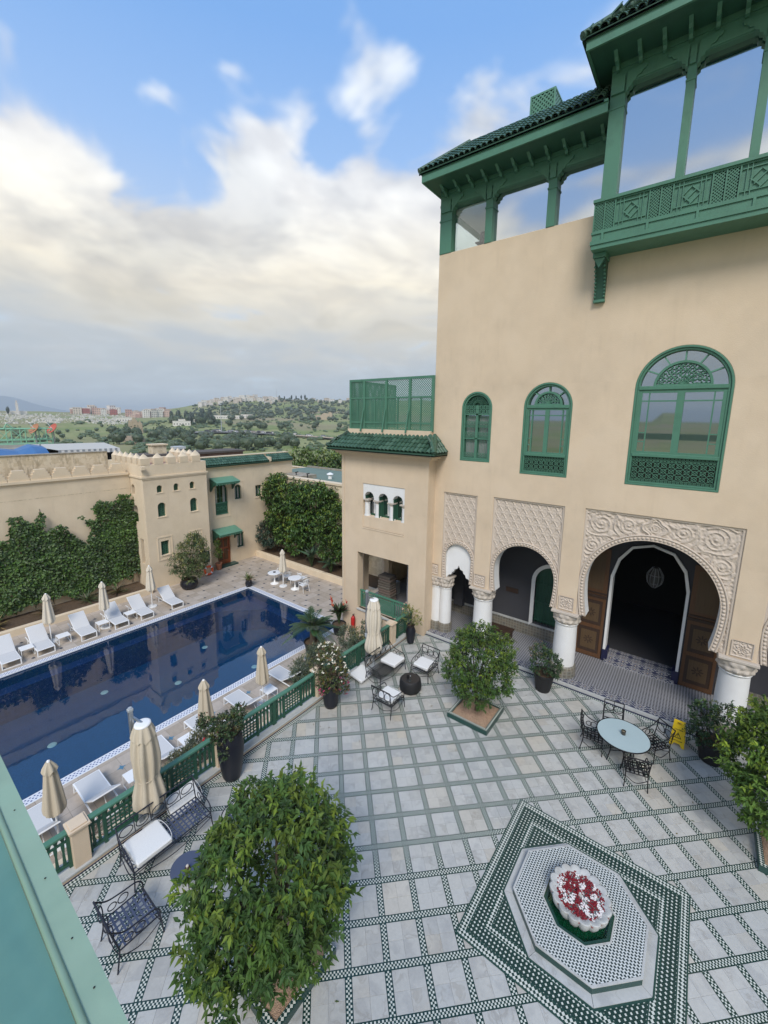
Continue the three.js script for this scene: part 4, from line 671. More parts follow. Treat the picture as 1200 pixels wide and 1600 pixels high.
// ---------- side wing ----------
{
  const X0 = -13.5, X1 = -8.73, Z = -14.41, zb = Z - .42;
  const op = [-12.55, -9.6, .16, 3.03], ni = [-12.23, -9.88, 4.32, 6.39];
  part('wing_wall', EX(shapeOf([[X0, T - .5], [X1, T - .5], [X1, 7.96], [X0, 7.96]], [rect(...op).reverse(), rect(...ni).reverse()]), zb, Z, .01), M.wall, pal);
  part('wing_wall', [B(-9.1, X1, T - .5, 7.96, FZ - .5, zb - .002), B(X0, X0 + .35, 3.03, 7.96, -20, zb - .002), B(X0, X0 + .35, T - .5, 0, -20, zb - .002), B(X0, X0 + .35, 0, 3.03, -20, -17.6), B(X0, X0 + .35, 0, 3.03, -16.0, -15.6), B(X0, -9, -1.8, 7.96, -20.3, -20.002)], M.wall, pal);
  part('wing_corner_strip', [B(X0 - .03, X0 + .12, T, 7.7, Z - .1, Z + .02), B(X1 - .12, X1 + .03, 0, 7.7, Z - .1, Z + .02)], M.wall, pal);
  part('wing_floor', [B(X0 + .351, -9.101, -.3, .02, -20, zb - .003)], M.galFloor, pal); part('wing_floor', B(X0 + .351, -9.101, 3.4, 3.7, -20, zb - .003), M.inner, pal);
  part('wing_inner_wall', [B(-11.5, -9.1, .02, 3.4, -18.1, -17.9), B(-9.6, -9.101, .02, 3.4, -15.7, -15.4)], M.wall, pal);
  part('wing_column', B(-12.6, -12.3, .02, 3.4, -16.9, -16.6), M.wall, pal);
  part('wing_inner_pillar', B(-10.55, -10.1, .02, 3.4, -16.2, -15.75), std([.3, .31, .35], .85, { map: tPlaster }), pal);
  part('stone_ledge', B(-13.1, -12.1, .02, .7, -17.4, -16.9), M.metalGrey, pal);
  part('opening_sill', B(op[0], op[1], .1, .16, zb - .02, Z + .06), M.marblePlain, pal);
  part('opening_lintel', [B(op[0], op[1], 2.95, 3.03, zb + .05, zb + .15)], M.greenDeep, pal);
  // balustrade in the opening
  part('opening_rail', [RB(op[0], op[1], .98, 1.05, Z - .3, Z - .2, .01), RB(op[0], op[1], .2, .25, Z - .28, Z - .22, .008), RB(op[0], op[1], .84, .88, Z - .27, Z - .23, .008)], M.green, pal);
  for (let k = 0; k <= 26; k++) { const x = op[0] + .06 + k * (op[1] - op[0] - .12) / 26; const p = k % 9 === 0; if (!p && k > 10 && k < 17) continue; part('opening_baluster', p ? RB(x - .04, x + .04, .16, 1.0, Z - .29, Z - .21, .006) : RB(x - .022, x + .022, .25, .84, Z - .265, Z - .235, .006), M.green, pal); }
  for (let k = 0; k < 24; k++) { const x = op[0] + .12 + k * (op[1] - op[0] - .24) / 23; part('opening_spindle', B(x - .02, x + .02, .88, .98, Z - .26, Z - .24), M.green, pal); }
  part('opening_lattice', lattice(-11.35, -10.65, .25, .84, Z - .25, .09, .03), M.green, pal);
  // triple arcade window
  const an = [-11.87, -11.06, -10.25], aw = .27, ay = 5.92, white = [[ni[0], 5.66]];
  for (const c of an) { const p = [[c - aw, 5.66], [c - aw * 1.02, 5.72], [c - aw, 5.82], [c - aw * .74, 5.95], [c - aw * .4, 6.01], [c, 6.03], [c + aw * .4, 6.01], [c + aw * .74, 5.95], [c + aw, 5.82], [c + aw * 1.02, 5.72], [c + aw, 5.66]]; white.push(...p); }
  white.push([ni[1], 5.66], [ni[1], ni[3]], [ni[0], ni[3]]);
  part('arcade_panel', EX(shapeOf(white), Z - .36, Z - .03, .006), M.white, pal);
  part('arcade_back', [B(ni[0], ni[1], 3.9, 6.5, zb - .25, zb - .2)], M.inner, pal);
  part('arcade_sill', [B(ni[0], ni[1], ni[2], 4.86, Z - .5, Z - .04), B(ni[0], ni[1], ni[2] - .06, ni[2], Z - .2, Z + .02)], M.wall, pal);
  for (const x of [-12.1, -11.47, -10.66, -9.98]) { const col = new THREE.Group(); col.name = numbered('small_column'); const w = WP(pal); col.position.set(x - w.x, 4.86, Z - .2 - w.z); pal.add(col); loc('shaft', LA([[.16, 0], [.16, .06], [.13, .08], [.125, .6], [.14, .61], [.125, .63]], 16), M.white, col); loc('capital', [LA([[.125, .62], [.14, .68], [.17, .74]], 12), B(-.17, .17, .74, .8, -.17, .17)], M.capital, col); }
  for (const c of an) { part('shutter', [B(c - .3, c - .24, 4.86, 5.95, Z - .42, Z - .36), B(c + .2, c + .27, 4.86, 5.95, Z - .42, Z - .36), B(c - .24, c + .2, 4.86, 4.94, Z - .42, Z - .36), B(c - .3, c - .26, 4.86, 5.95, Z - .36, Z - .1)], M.greenDeep, pal); part('pane', B(c - .24, c + .2, 4.94, 5.95, Z - .42, Z - .41), M.mirrorDark, pal); part('curtain', Array.from({ length: 8 }, (_, k) => CY(c + k * .022, Z - .4 + (k & 1) * .01, 4.95, 5.95, .014, .014, 5)), M.cushion, pal); }
  part('wing_cornice', [B(X0 - .12, X1 + .12, 7.66, 7.74, FZ + .01, Z + .1), B(X0 - .25, X1 + .25, 7.74, 7.84, FZ + .01, Z + .22), B(X0 - .38, X1 + .36, 7.84, 7.96, FZ + .01, Z + .36)], M.wall, pal);
  part('wing_cornice', [B(X0 - .38, X0 + .01, 7.7, 7.96, -20.2, FZ + .009)], M.wall, pal);
  tiledSlope(pal, [-14.05, 7.98, -13.92], [-8.2, 7.98, -13.92], [0, 0, -1], .62, .85, .6, .5, .205);
  tiledSlope(pal, [-14.05, 7.98, -20.2], [-14.05, 7.98, -13.92], [1, 0, 0], .62, .6, 0, .85, .205);
  tiledSlope(pal, [-8.2, 7.98, -13.92], [-8.2, 7.98, -14.98], [-1, 0, 0], .62, .5, .5, 0, .205);
  part('wing_parapet', [B(-13.46, -8.905, 7.97, 8.86, -15.02, -14.74), B(-13.46, -13.2, 7.97, 8.86, -20, -15.022)], M.wall, pal);
  part('wing_roof', B(-13.2, -8.905, 7.98, 8.5, -20, -15.022), M.wall, pal);
}
{ // green trellis screen of the roof terrace
  const s = thing('trellis_screen', 'tall green trellis screen standing on the parapet of the tiled wing', 'screen', [-13.4, 8.86, -14.9]);
  const zz = -14.9, P = (n, g, m = M.green) => part(n, g, m, s), xs = [-13.4, -12.56, -11.3, -10.05, -8.92];
  for (const x of xs) P('post', RB(x - .055, x + .055, 8.82, 11.1, zz - .05, zz + .05, .008));
  for (let i = 0; i < 4; i++) { const a = xs[i] + .055, b = xs[i + 1] - .055, m = (a + b) / 2;
    P('rail', [B(a, b, 11.0, 11.1, zz - .04, zz + .04), B(a, b, 10.22, 10.29, zz - .035, zz + .035), B(a, b, 9.12, 9.2, zz - .035, zz + .035), B(a, b, 8.82, 8.9, zz - .035, zz + .035)]);
    P('trellis_panel', lattice(a, b, 10.29, 11.0, zz, .1, .022)); P('mullion', B(m - .025, m + .025, 9.2, 10.22, zz - .03, zz + .03));
    P('trellis_panel', lattice(a, m - .025, 9.2, 10.22, zz, .095, .026)); P('trellis_panel', lattice(m + .025, b, 9.2, 10.22, zz, .095, .026));
    P('trellis_panel', lattice(a, b, 8.9, 9.12, zz, .085, .028)); P('mullion', B(m - .02, m + .02, 8.9, 9.12, zz - .03, zz + .03));
    if (i) P('brace', [bar([xs[i], 8.75, zz + .3], [xs[i], 9.75, zz + .06], .05, .06)]); }
  for (let k = 1; k < 4; k++) P('side_panel', [B(xs[0] - .03, xs[0] + .03, 11.0, 11.1, zz - k * 1.2, zz - k * 1.2 + 1.15), B(xs[0] - .03, xs[0] + .03, 8.82, 11.1, zz - k * 1.2, zz - k * 1.2 + .06), ...lattice(0, 1.14, 8.9, 11.0, 0, .1, .036).map((g) => g.rotateY(PI / 2).translate(xs[0], 0, zz - k * 1.2 + 1.15))]);
}
{ // stacked mats in the porch
  for (let k = 0; k < 11; k++) { const a = thing('lounger_mat', k === 10 ? 'grey brown lounger mat folded on top of the stack in the porch' : 'grey brown lounger mat lying within the stack in the porch', 'cushion', [-11.95 + rr(-.03, .03), .02 + k * .135, -16.05 + rr(-.02, .02)], 'lounger mats stacked in the porch'); loc('mat', RB(-.38, .38, 0, .125, -.3, .3, .04, 3), std([.16 + rr(-.01, .02), .135, .11], .95, { map: tCloth }), a); }
}

// ---------- buildings and walls round the pool ----------
const faceX = (pts, holes, x0, x1, bevel = 0) => EX(shapeOf(pts.map(([z, y]) => [-z, y]), holes.map((h) => h.map(([z, y]) => [-z, y]))), x0, x1, bevel).rotateY(PI / 2);   // outline in (z, y), thickness along x
const archZ = (z0, z1, y0, yt, n = 12) => archPts(z0, z1, y0, yt, n);
const cw = (p) => p.slice().reverse();
function merlon(w, h, d) { const g = [B(-w / 2, w / 2, 0, h * .68, -d / 2, d / 2)]; const c = new THREE.ConeGeometry(w * .72, h * .52, 4).rotateY(PI / 4).scale(1, 1, d / w); g.push(c.translate(0, h * .68 + h * .26, 0)); return metre(merge(g)); }
{
  const X = -25.7, Z0 = -10.4, Z1 = -14.36, t = thing('crenellated_tower', 'square beige tower with pyramid topped battlements beside the ivy wall', 'tower', [X, T, Z0]);
  const small = [[-11.5, -11.16], [-12.5, -12.17], [-13.52, -13.19]].map(([a, b]) => archZ(a, b, 4.74, 5.2)), tall = [[-11.62, -11.13], [-13.63, -13.14]].map(([a, b]) => archZ(a, b, 3.24, 4.13)), sq = [[-11.65, -11.16], [-13.64, -13.16]].map(([a, b]) => rect(a, b, .8, 1.7));
  part('wall', faceX(rect(Z1, Z0, T - .3, 6.46), [...small, ...tall, ...sq].map(cw), X - .3, X, .008), M.wallFar, t);
  part('wall', [EX(shapeOf(rect(-30.6, X - .302, T - .3, 6.46), [archPts(-27.3, -26.85, 4.6, 5.22), archPts(-27.2, -26.65, 2.9, 3.95), rect(-26.7, -26.25, .3, 1.9)].map(cw)), Z0 - .3, Z0), B(-30.6, X - .302, T - .3, 6.46, Z1, Z1 + .3), B(-30.6, -30.3, T, 6.46, Z1 + .3, Z0 - .3), ], M.wallFar, t); part('roof_paving', B(-30.3, X - .301, 6.0, 6.1, Z1 + .301, Z0 - .301), std([.33, .2, .17], .9, { map: tStain }), t);
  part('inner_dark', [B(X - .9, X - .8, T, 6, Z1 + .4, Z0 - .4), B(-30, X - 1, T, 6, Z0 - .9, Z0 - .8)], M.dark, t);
  part('cornice', [B(X, X + .07, 5.68, 5.78, Z1 - .07, Z0 + .07), B(X, X + .04, 5.6, 5.68, Z1 - .04, Z0 + .04), B(-30.6, X, 5.68, 5.78, Z0, Z0 + .07)], M.wallFar, t);
  const mg = merlon(.52, .58, .32);
  for (let k = 0; k < 5; k++) inst('merlon', mg, M.wallFar, t, [X - .16, 6.44, Z0 - .24 - k * .77], [0, PI / 2, 0]);
  for (let k = 0; k < 5; k++) { inst('merlon', mg, M.wallFar, t, [X - .9 - k * .77, 6.44, Z1 + .17]); inst('merlon', mg, M.wallFar, t, [X - .9 - k * .77, 6.44, Z0 - .17]); }
  const winPart = (pts, kind) => { const w = new THREE.Group(); w.name = numbered('window'); const q = WP(t); w.position.set(X - q.x, pts[0][1] - q.y, pts[0][0] - q.z); t.add(w);
    const zs = pts.map((p) => p[0]), ys = pts.map((p) => p[1]), a = Math.min(...zs), b = Math.max(...zs), y0 = Math.min(...ys), y1 = Math.max(...ys);
    part('shutter', faceX(pts, [], X - .26, X - .2), M.greenDeep, w); part('sill', B(X, X + .03, y0 - .05, y0, a - .06, b + .06), M.wallFar, w);
    const g = []; for (let k = 0; k < 4; k++) g.push(rod([X - .16, y0, a + (k + .5) * (b - a) / 4], [X - .16, y1 - .04, a + (k + .5) * (b - a) / 4], .011, 4)); for (let y = y0 + .1; y < y1 - .08; y += .17) { g.push(new THREE.TorusGeometry(.07, .012, 4, 9).rotateY(PI / 2).translate(X - .16, y, (a + b) / 2)); g.push(rod([X - .16, y, a], [X - .16, y, b], .01, 4)); } if (kind) part('grille', g, M.green, w); };
  small.forEach((p) => winPart(p, 0)); tall.forEach((p) => winPart(p, 1)); sq.forEach((p) => winPart(p, 1));
  for (const [a, b] of [[-11.65, -11.16], [-13.64, -13.16]]) part('window_surround', faceX(rect(a - .22, b + .22, .48, 2.0), [cw(rect(a - .16, b + .16, .56, 1.92))], X + .001, X + .025), M.wallFar, t);
  part('camera_box', RB(X + .02, X + .3, 6.2, 6.42, Z0 - .1, Z0 + .12, .02), M.wallFar, t);
  const sg = thing('notice_board', 'small dark framed notice board on the tower wall above the lifebuoy', 'sign', [X + .02, -.42, -14.0]); part('frame', faceX(rect(-14.22, -13.8, -.42, .36), [cw(rect(-14.17, -13.85, -.37, .31))], X + .004, X + .04), M.black, sg); part('board', B(X + .004, X + .02, -.37, .31, -14.17, -13.85), std([.05, .07, .06], .4), sg);
}
{ // two-storey pool house
  const X = -26.5, Z0 = -14.36, Z1 = -22.25, t = thing('pool_house', 'two storey beige house with green awnings and a wooden door by the pool', 'house', [X, T, Z0]);
  const door = rect(-16.36, -15.36, T - .3, .86), fw = archZ(-16.33, -15.33, 2.44, 4.68, 16), wu = archZ(-17.45, -16.87, 3.37, 4.46), wl = rect(-17.5, -16.9, -.28, .86), wf = rect(-19.2, -18.66, 3.34, 4.2);
  part('wall', faceX(rect(Z1, Z0, T - .6, 6.0), [door, fw, wu, wl, wf].map(cw), X - .35, X, .008), M.wallFar, t);
  part('wall', [B(-31, X - .352, T, 6.0, Z1, Z1 + .3), B(-31, X - .3, 6.0, 6.06, Z1, Z0), B(-31, -30.7, T, 6, Z1 + .3, Z0)], M.wallFar, t);
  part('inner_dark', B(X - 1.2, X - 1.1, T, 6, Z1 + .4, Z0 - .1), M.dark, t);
  part('parapet', [B(X - .75, X - .5, 6.0, 6.52, Z1 + .05, Z0 - .1), B(X - .8, X - .45, 6.5, 6.56, Z1, Z0 - .05)], M.wallFar, t);
  part('cornice', [B(X, X + .12, 5.86, 5.98, Z1 - .05, Z0 + .02), B(X, X + .06, 5.78, 5.86, Z1 - .03, Z0)], M.wallFar, t);
  tiledSlope(t, [X + .2, 5.98, -22.2], [X + .2, 5.98, -20.05], [-1, 0, 0], .4, .62, 0, 0, .19); tiledSlope(t, [X + .2, 5.98, -19.85], [X + .2, 5.98, -14.6], [-1, 0, 0], .4, .62, 0, 0, .19);
  part('roof_curb', B(X - .5, X + .22, 5.98, 6.3, -20.05, -19.85), M.wallFar, t);
  const dr = new THREE.Group(); dr.name = 'front_door'; { const w = WP(t); dr.position.set(X - w.x, 0, -15.86 - w.z); t.add(dr); }
  part('door_frame', faceX(rect(-16.36, -15.36, T, .86), [cw(rect(-16.28, -15.44, T, .78))], X - .26, X - .12), M.woodDoor, dr);
  part('door_leaf', B(X - .24, X - .18, T + .04, .78, -16.28, -15.44), M.woodDoor, dr);
  part('door_panel', [[.0, .6], [-.95, -.15]].flatMap(([a, b]) => [[-16.2, -15.9], [-15.82, -15.52]].map(([c, d]) => RB(X - .19, X - .16, a, b, c, d, .01))), M.wood, dr);
  part('door_handle', SP(X - .15, -.3, -16.2, .03), M.steel, dr);
  part('door_step', B(X, X + .5, T, T + .1, -16.6, -15.2), M.greenEdge, t);
  const mkWin = (pts, arch, lat) => { const w = new THREE.Group(); w.name = numbered('window'); const q = WP(t); const zs = pts.map((p) => p[0]), ys = pts.map((p) => p[1]), a = Math.min(...zs), b = Math.max(...zs), y0 = Math.min(...ys), y1 = Math.max(...ys); w.position.set(X - q.x, y0 - q.y, b - q.z); t.add(w);
    const inner = arch ? archZ(a + .07, b - .07, y0 + .07, y1 - .07, 14) : rect(a + .07, b - .07, y0 + .07, y1 - .07);
    part('frame', faceX(pts, [cw(inner)], X - .26, X - .16), M.greenDeep, w); part('pane', faceX(inner, [], X - .25, X - .24), M.mirrorDark, w); part('mullion', B(X - .24, X - .17, y0 + .07, y1 - .1, (a + b) / 2 - .03, (a + b) / 2 + .03), M.greenDeep, w);
    for (const s of [a + .1, b - .3]) part('curtain', Array.from({ length: 7 }, (_, k) => CY(X - .26 + (k & 1) * .012, s + k * .03, y0 + .08, y1 - .25, .018, .018, 5)), M.cushion, w);
    part('surround', arch ? faceX(rect(a - .16, b + .16, y0 - .2, y1 + .24), [cw(rect(a - .12, b + .12, y0 - .14, y1 + .18))], X + .001, X + .02) : B(X, X + .025, y0 - .12, y0 - .05, a - .1, b + .1), M.wallFar, w);
    if (lat) { part('balcony_panel', B(X - .12, X - .09, y0 + .05, y0 + .85, a + .02, b - .02), M.greenDeep, w); const g = []; for (let k = 0; k < 3; k++) g.push(new THREE.TorusGeometry(.12, .018, 4, 10).rotateY(PI / 2).translate(X - .08, y0 + .45, a + .2 + k * .3)); g.push(B(X - .1, X - .05, y0 + .82, y0 + .88, a, b), B(X - .1, X - .05, y0 + .03, y0 + .08, a, b)); part('balcony_tracery', g, M.green, w); } };
  mkWin(fw, 1, 1); mkWin(wu, 1, 0); mkWin(wl, 0, 0); mkWin(wf, 0, 0);
  for (const [za, zb, yt, yl] of [[-16.75, -14.98, 5.13, 4.9], [-16.75, -14.98, 1.5, 1.2]]) { // awnings
    const aw = thing('green_awning', yt > 3 ? 'green metal awning over the upper arched window of the pool house' : 'green metal awning over the wooden door of the pool house', 'awning', [X, yl, za], 'awnings on the pool house');
    part('canopy', [faceX([[za, yt], [zb, yt]].length ? rect(za, zb, 0, .03) : [], [], 0, 1.0).rotateZ(-.27).translate(X + .02, yt, 0)], M.greenPale, aw);
    const fr = []; for (let z = za + .02; z < zb - .04; z += .1) fr.push(B(X + .93, X + .96, yt - .36 - .05 * ((Math.round((z - za) / .1)) & 1), yt - .25, z, z + .09)); part('valance', fr, M.green, aw);
    for (const z of [za + .05, zb - .05]) part('bracket', EX(shapeOf([[0, 0], [.12, .1], [.3, .35], [.7, .55], [.9, .6], [.9, .68], [0, .9]]), -.05, .05).translate(X + .01, yt - .95, z), M.greenDeep, aw);
  }
}
{ // long garden wall with stepped battlements
  const X = -27.4, w = thing('garden_wall', 'long beige wall with stepped battlements behind the far sun loungers', 'wall', [X, T, -10.4]);
  part('wall_body', B(X - .4, X, T - .3, 5.86, -10.38, 9), M.wallFar, w); part('coping', [B(X - .45, X + .1, 5.8, 5.93, -10.3, 9)], M.wallFar, w);
  part('groove', [B(X, X + .006, 4.95, 4.98, -10.3, 9)], M.wallStain, w);
  const st = [[-.44, 0], [-.44, .16], [-.38, .16], [-.38, .29], [-.31, .29], [-.31, .42], [-.24, .42], [-.24, .55], [.24, .55], [.24, .42], [.31, .42], [.31, .29], [.38, .29], [.38, .16], [.44, .16], [.44, 0]];
  const mg = metre(faceX(st, [], -.15, .15)); for (let k = 0; k < 16; k++) inst('stepped_merlon', mg, M.wallFar, w, [X - .16, 5.93, -9.75 + k * .9]);
  const b = thing('weathered_wall', 'stained pale wall rising close behind the stepped battlements', 'wall', [-28.3, 0, -9.6]); part('wall_body', B(-28.7, -28.3, -1, 7.16, -9.62, 9), M.wallStain, b); part('coping', B(-28.72, -28.26, 7.16, 7.2, -9.62, 9), M.stone, b);
  const pl = thing('planter_wall', 'low beige planter wall below the ivy, behind the far sun loungers', 'wall', [-25.4, T, -10.2]); part('wall_body', RB(-25.62, -25.38, T - .1, T + .36, -10.35, 9, .03), M.wallFar, pl);
  part('soil', B(-27.4, -25.62, T, T + .24, -10.3, 9), M.earth, pl);
}
{ // end wall, planter and flat roof behind
  const w = thing('end_wall', 'pale wall and flat roof edge behind the dense climbing shrubs', 'wall', [-26.4, T, -20.5]);
  part('wall_body', B(-26.4, -13.2, T - .3, 4.72, -20.9, -20.5), M.wallStain, w); part('coping', B(-26.4, -13.2, 4.72, 4.86, -20.95, -20.42), M.wallFar, w);
  part('flat_roof', B(-30, -13.2, 4.3, 4.6, -27, -20.902), std([.15, .21, .175], .9, { map: tPlaster }), w); part('roof_curb', [B(-26.3, -24, 4.6, 4.9, -22.6, -20.96), B(-30, -13.2, 4.6, 4.75, -27.2, -27)], M.stone, w);
  const v = thing('roof_vent', 'small white capped vent on the green flat roof', 'vent', [-22.9, 4.6, -23]); loc('pipe', CY(0, 0, 0, .34, .16), M.whitePaint, v); loc('cap', LA([[.26, .34], [.26, .4], [.05, .5], [0, .5]], 16), M.whitePaint, v);
  for (const [x, z, l] of [[-24.9, -21.3, 'thin dark spout standing on the roof edge above the shrubs, left one'], [-23.6, -21.3, 'thin dark spout standing on the roof edge above the shrubs, right one']]) { const p = thing('roof_spout', l, 'pipe', [x, 4.6, z], 'roof spouts above the shrubs'); loc('pipe', [CY(0, 0, 0, .5, .04), bar([-.1, .48, 0], [.2, .56, 0], .1, .06)], M.black, p); }
  const y = thing('yellowed_wall', 'yellowed stained wall behind the green flat roof', 'wall', [-37, 0, -29]); part('wall_body', B(-39.5, -16, -6, 4.1, -29.3, -29).translate(0, 0, 0), M.wallStain, y); part('coping', B(-39.5, -16, 4.1, 4.18, -29.34, -28.96), M.wallFar, y);
  const p = thing('planter_wall', 'low beige planter wall along the far end below the climbing shrubs', 'wall', [-26.4, T, -18.4]); part('wall_body', RB(-26.5, -13.4, T - .1, T + .42, -18.7, -18.42, .03), M.wallFar, p); part('soil', B(-26.5, -13.4, T, T + .3, -20.5, -18.7), M.earth, p);
}
{ // roofs beyond the tower and the wall
  const n = thing('neighbour_building', 'flat roofed neighbour building with a dark roof edge behind the tower', 'building', [-33, -3, -15]);
  part('wall', B(-35.4, -33.2, -9, 6.2, -22.2, -11.6), std([.2, .13, .1], .9, { map: tStain }), n); part('roof_edge', [B(-35.5, -33.1, 6.2, 6.36, -22.3, -11.5)], std([.1, .085, .075], .9), n);
  const ch = thing('chimney_block', 'beige chimney block with a flat cap on the neighbour roof', 'chimney', [-34.3, 6.36, -15.2]); loc('shaft', B(-.4, .4, 0, .66, -.52, .52), M.wallStain, ch); loc('cap', B(-.5, .5, .66, .76, -.62, .62), M.wallFar, ch);
  const gb = thing('duct_box', 'grey metal duct box on the neighbour roof beside the chimney', 'duct', [-34.2, 6.36, -16.8]); loc('casing', [B(-.3, .3, 0, .3, -.3, .3), B(-.42, .42, .3, .5, -.42, .42)], std([.5, .53, .55], .7), gb);
  const ta = thing('blue_tarpaulin', 'blue tarpaulin stretched as a ridge roof behind the stained wall', 'tarpaulin', [-34, 6.3, -6.5]);
  const tarp = []; { const pos = [], n1 = 14, n2 = 6, pt = (i, j) => { const z = -7.9 + 10 * i / n1, s = j / n2; const x = -31.6 - 5 * s, y = 6.55 + 1.0 * Math.sin(PI * Math.min(1, s * 1.05)) * (.8 + .2 * Math.cos(i * 1.3)) - (i === 0 ? .25 : 0) + .05 * Math.sin(i * 2.4); return [x, y, z]; }; for (let i = 0; i < n1; i++) for (let j = 0; j < n2; j++) for (const [a, b] of [[0, 0], [1, 0], [0, 1], [1, 0], [1, 1], [0, 1]]) pos.push(...pt(i + a, j + b)); const g = new THREE.BufferGeometry(); g.setAttribute('position', new THREE.Float32BufferAttribute(pos, 3)); g.computeVertexNormals(); tarp.push(g); }
  part('sheet', tarp, std([.06, .17, .37], .5, { map: tCloth }), ta); part('pole', [rod([-31.7, 5, -7.8], [-31.7, 6.6, -7.8], .04), rod([-34, 5, -7.8], [-34, 7.4, -7.8], .04)], M.steel, ta);
  const aw = thing('striped_awning', 'white awning roof with a striped scalloped edge behind the stained wall', 'awning', [-33, 6.6, -9.5]);
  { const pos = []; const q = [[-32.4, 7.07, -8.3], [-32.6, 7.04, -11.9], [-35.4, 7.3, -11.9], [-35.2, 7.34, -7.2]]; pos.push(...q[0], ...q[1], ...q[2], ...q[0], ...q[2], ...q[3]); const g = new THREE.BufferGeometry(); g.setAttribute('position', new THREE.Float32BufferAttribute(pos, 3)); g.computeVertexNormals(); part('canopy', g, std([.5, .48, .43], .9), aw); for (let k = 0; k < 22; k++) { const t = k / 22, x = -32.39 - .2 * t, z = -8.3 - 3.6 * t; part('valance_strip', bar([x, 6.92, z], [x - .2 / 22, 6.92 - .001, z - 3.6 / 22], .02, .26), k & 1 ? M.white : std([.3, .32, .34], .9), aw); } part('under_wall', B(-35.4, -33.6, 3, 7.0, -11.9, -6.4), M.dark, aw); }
  const sc = thing('green_scaffold', 'pale green steel scaffold frame on the roof behind the tarpaulin', 'scaffold', [-40, 7, -8]);
  const sg = []; const mg = std([.25, .5, .33], .6); for (let k = 0; k <= 10; k++) { const z = -2 - k * .8; sg.push(rod([-40, 7.05, z], [-40, 8.25, z], .035, 5), rod([-41.5, 7.05, z], [-41.5, 8.3, z], .035, 5)); if (k < 10) sg.push(rod([-40, 8.2, z], [-40, 7.3, z - .8], .022, 4), rod([-40, 7.3, z], [-40, 8.2, z - .8], .022, 4)); } for (const y of [7.1, 7.4, 8.22]) sg.push(rod([-40, y, -2], [-40, y, -10], .04, 5), rod([-41.5, y, -2], [-41.5, y, -10], .035, 5)); sg.push(rod([-40, 8.22, -7.2], [-40, 8.6, -7.4], .04), rod([-40, 8.6, -7.4], [-40, 8.22, -7.8], .04)); part('frame', sg, mg, sc); part('deck', B(-45, -38, 5.5, 6.9, -10.5, 3), M.stone, sc);
  for (const [z, l, m] of [[-9.0, 'rust orange satellite dish tilted up on the scaffold roof, left one', std([.42, .2, .11], .7)], [-10.1, 'red satellite dish tilted up on the scaffold roof, right one', std([.5, .13, .09], .7)]]) {
    const d = thing('satellite_dish', l, 'satellite dish', [-40, 7, z], 'satellite dishes on the scaffold roof'); loc('mast', rod([0, -.2, 0], [0, 1.1, 0], .04), M.steel, d); const ds = LA([[0, 0], [.25, .03], [.45, .1], [.58, .2]], 20); ds.scale(.8, .8, .8).applyQuaternion(new THREE.Quaternion().setFromUnitVectors(V3(0, 1, 0), V3(.2, .6, .78).normalize())).translate(.1, 1.15, 0); loc('dish', ds, m, d); loc('feed_arm', rod([0, 1.1, 0], [-.5, 1.65, .2], .02), M.steel, d); }
}
// the house we look from: wall and painted parapet
{
  const h = thing('near_building', 'building the view is taken from, its wall below the painted parapet', 'building', [-3, 0, 1]);
  part('wall', B(-9, 9, 0, 2.9, 2.2, 7), M.wall, h); part('balcony_pier', B(.3, .9, 0, 8.25, 1.6, 2.4), M.wall, h);
  const p = thing('green_parapet', 'pale green painted metal parapet edge at the lower left corner', 'parapet', [-2, 8.3, 0]);
  const dent = (x, z) => .0022 * (fbm(x * 14, z * 30, 3) - .5) + .0016 * (fbm(x * 50 + 9, z * 60, 2) - .5);
  const sheet = (z0, z1, f, nz) => { const pos = [], idx = [], nx = 160; for (let j = 0; j <= nz; j++) for (let i = 0; i <= nx; i++) { const x = -4 + 4.4 * i / nx, z = z0 + (z1 - z0) * j / nz; pos.push(x, f(x, z), z); } for (let j = 0; j < nz; j++) for (let i = 0; i < nx; i++) { const a = j * (nx + 1) + i; idx.push(a, a + nx + 1, a + 1, a + 1, a + nx + 1, a + nx + 2); } const g = new THREE.BufferGeometry(); g.setAttribute('position', new THREE.Float32BufferAttribute(pos, 3)); g.setIndex(idx); g.computeVertexNormals(); return g.toNonIndexed(); };
  const pm = (c) => std(c, .42, { map: tPaint, bumpMap: tGrain, bumpScale: .0006 });
  part('outer_strip', [sheet(-.1175, -.086, (x, z) => 8.668 + dent(x, z) * .5, 6), B(-4, .4, 8.3, 8.666, -.1175, -.09)], pm([.26, .385, .28]), p);
  part('bead', rod([-4, 8.668, -.0845], [.4, 8.668, -.0845], .0045, 10), pm([.2, .32, .23]), p);
  part('inner_board', [sheet(-.08, .05, (x, z) => 8.662 - .35 * (z + .08) + dent(x, z) * 2.2, 24)], pm([.09, .22, .19]), p);
  part('rivet', [-.9, -.72, -.6, -.52, -.44].map((x) => SP(x, 8.669, -.104, .0013, .6, 8)), M.black, p);
}

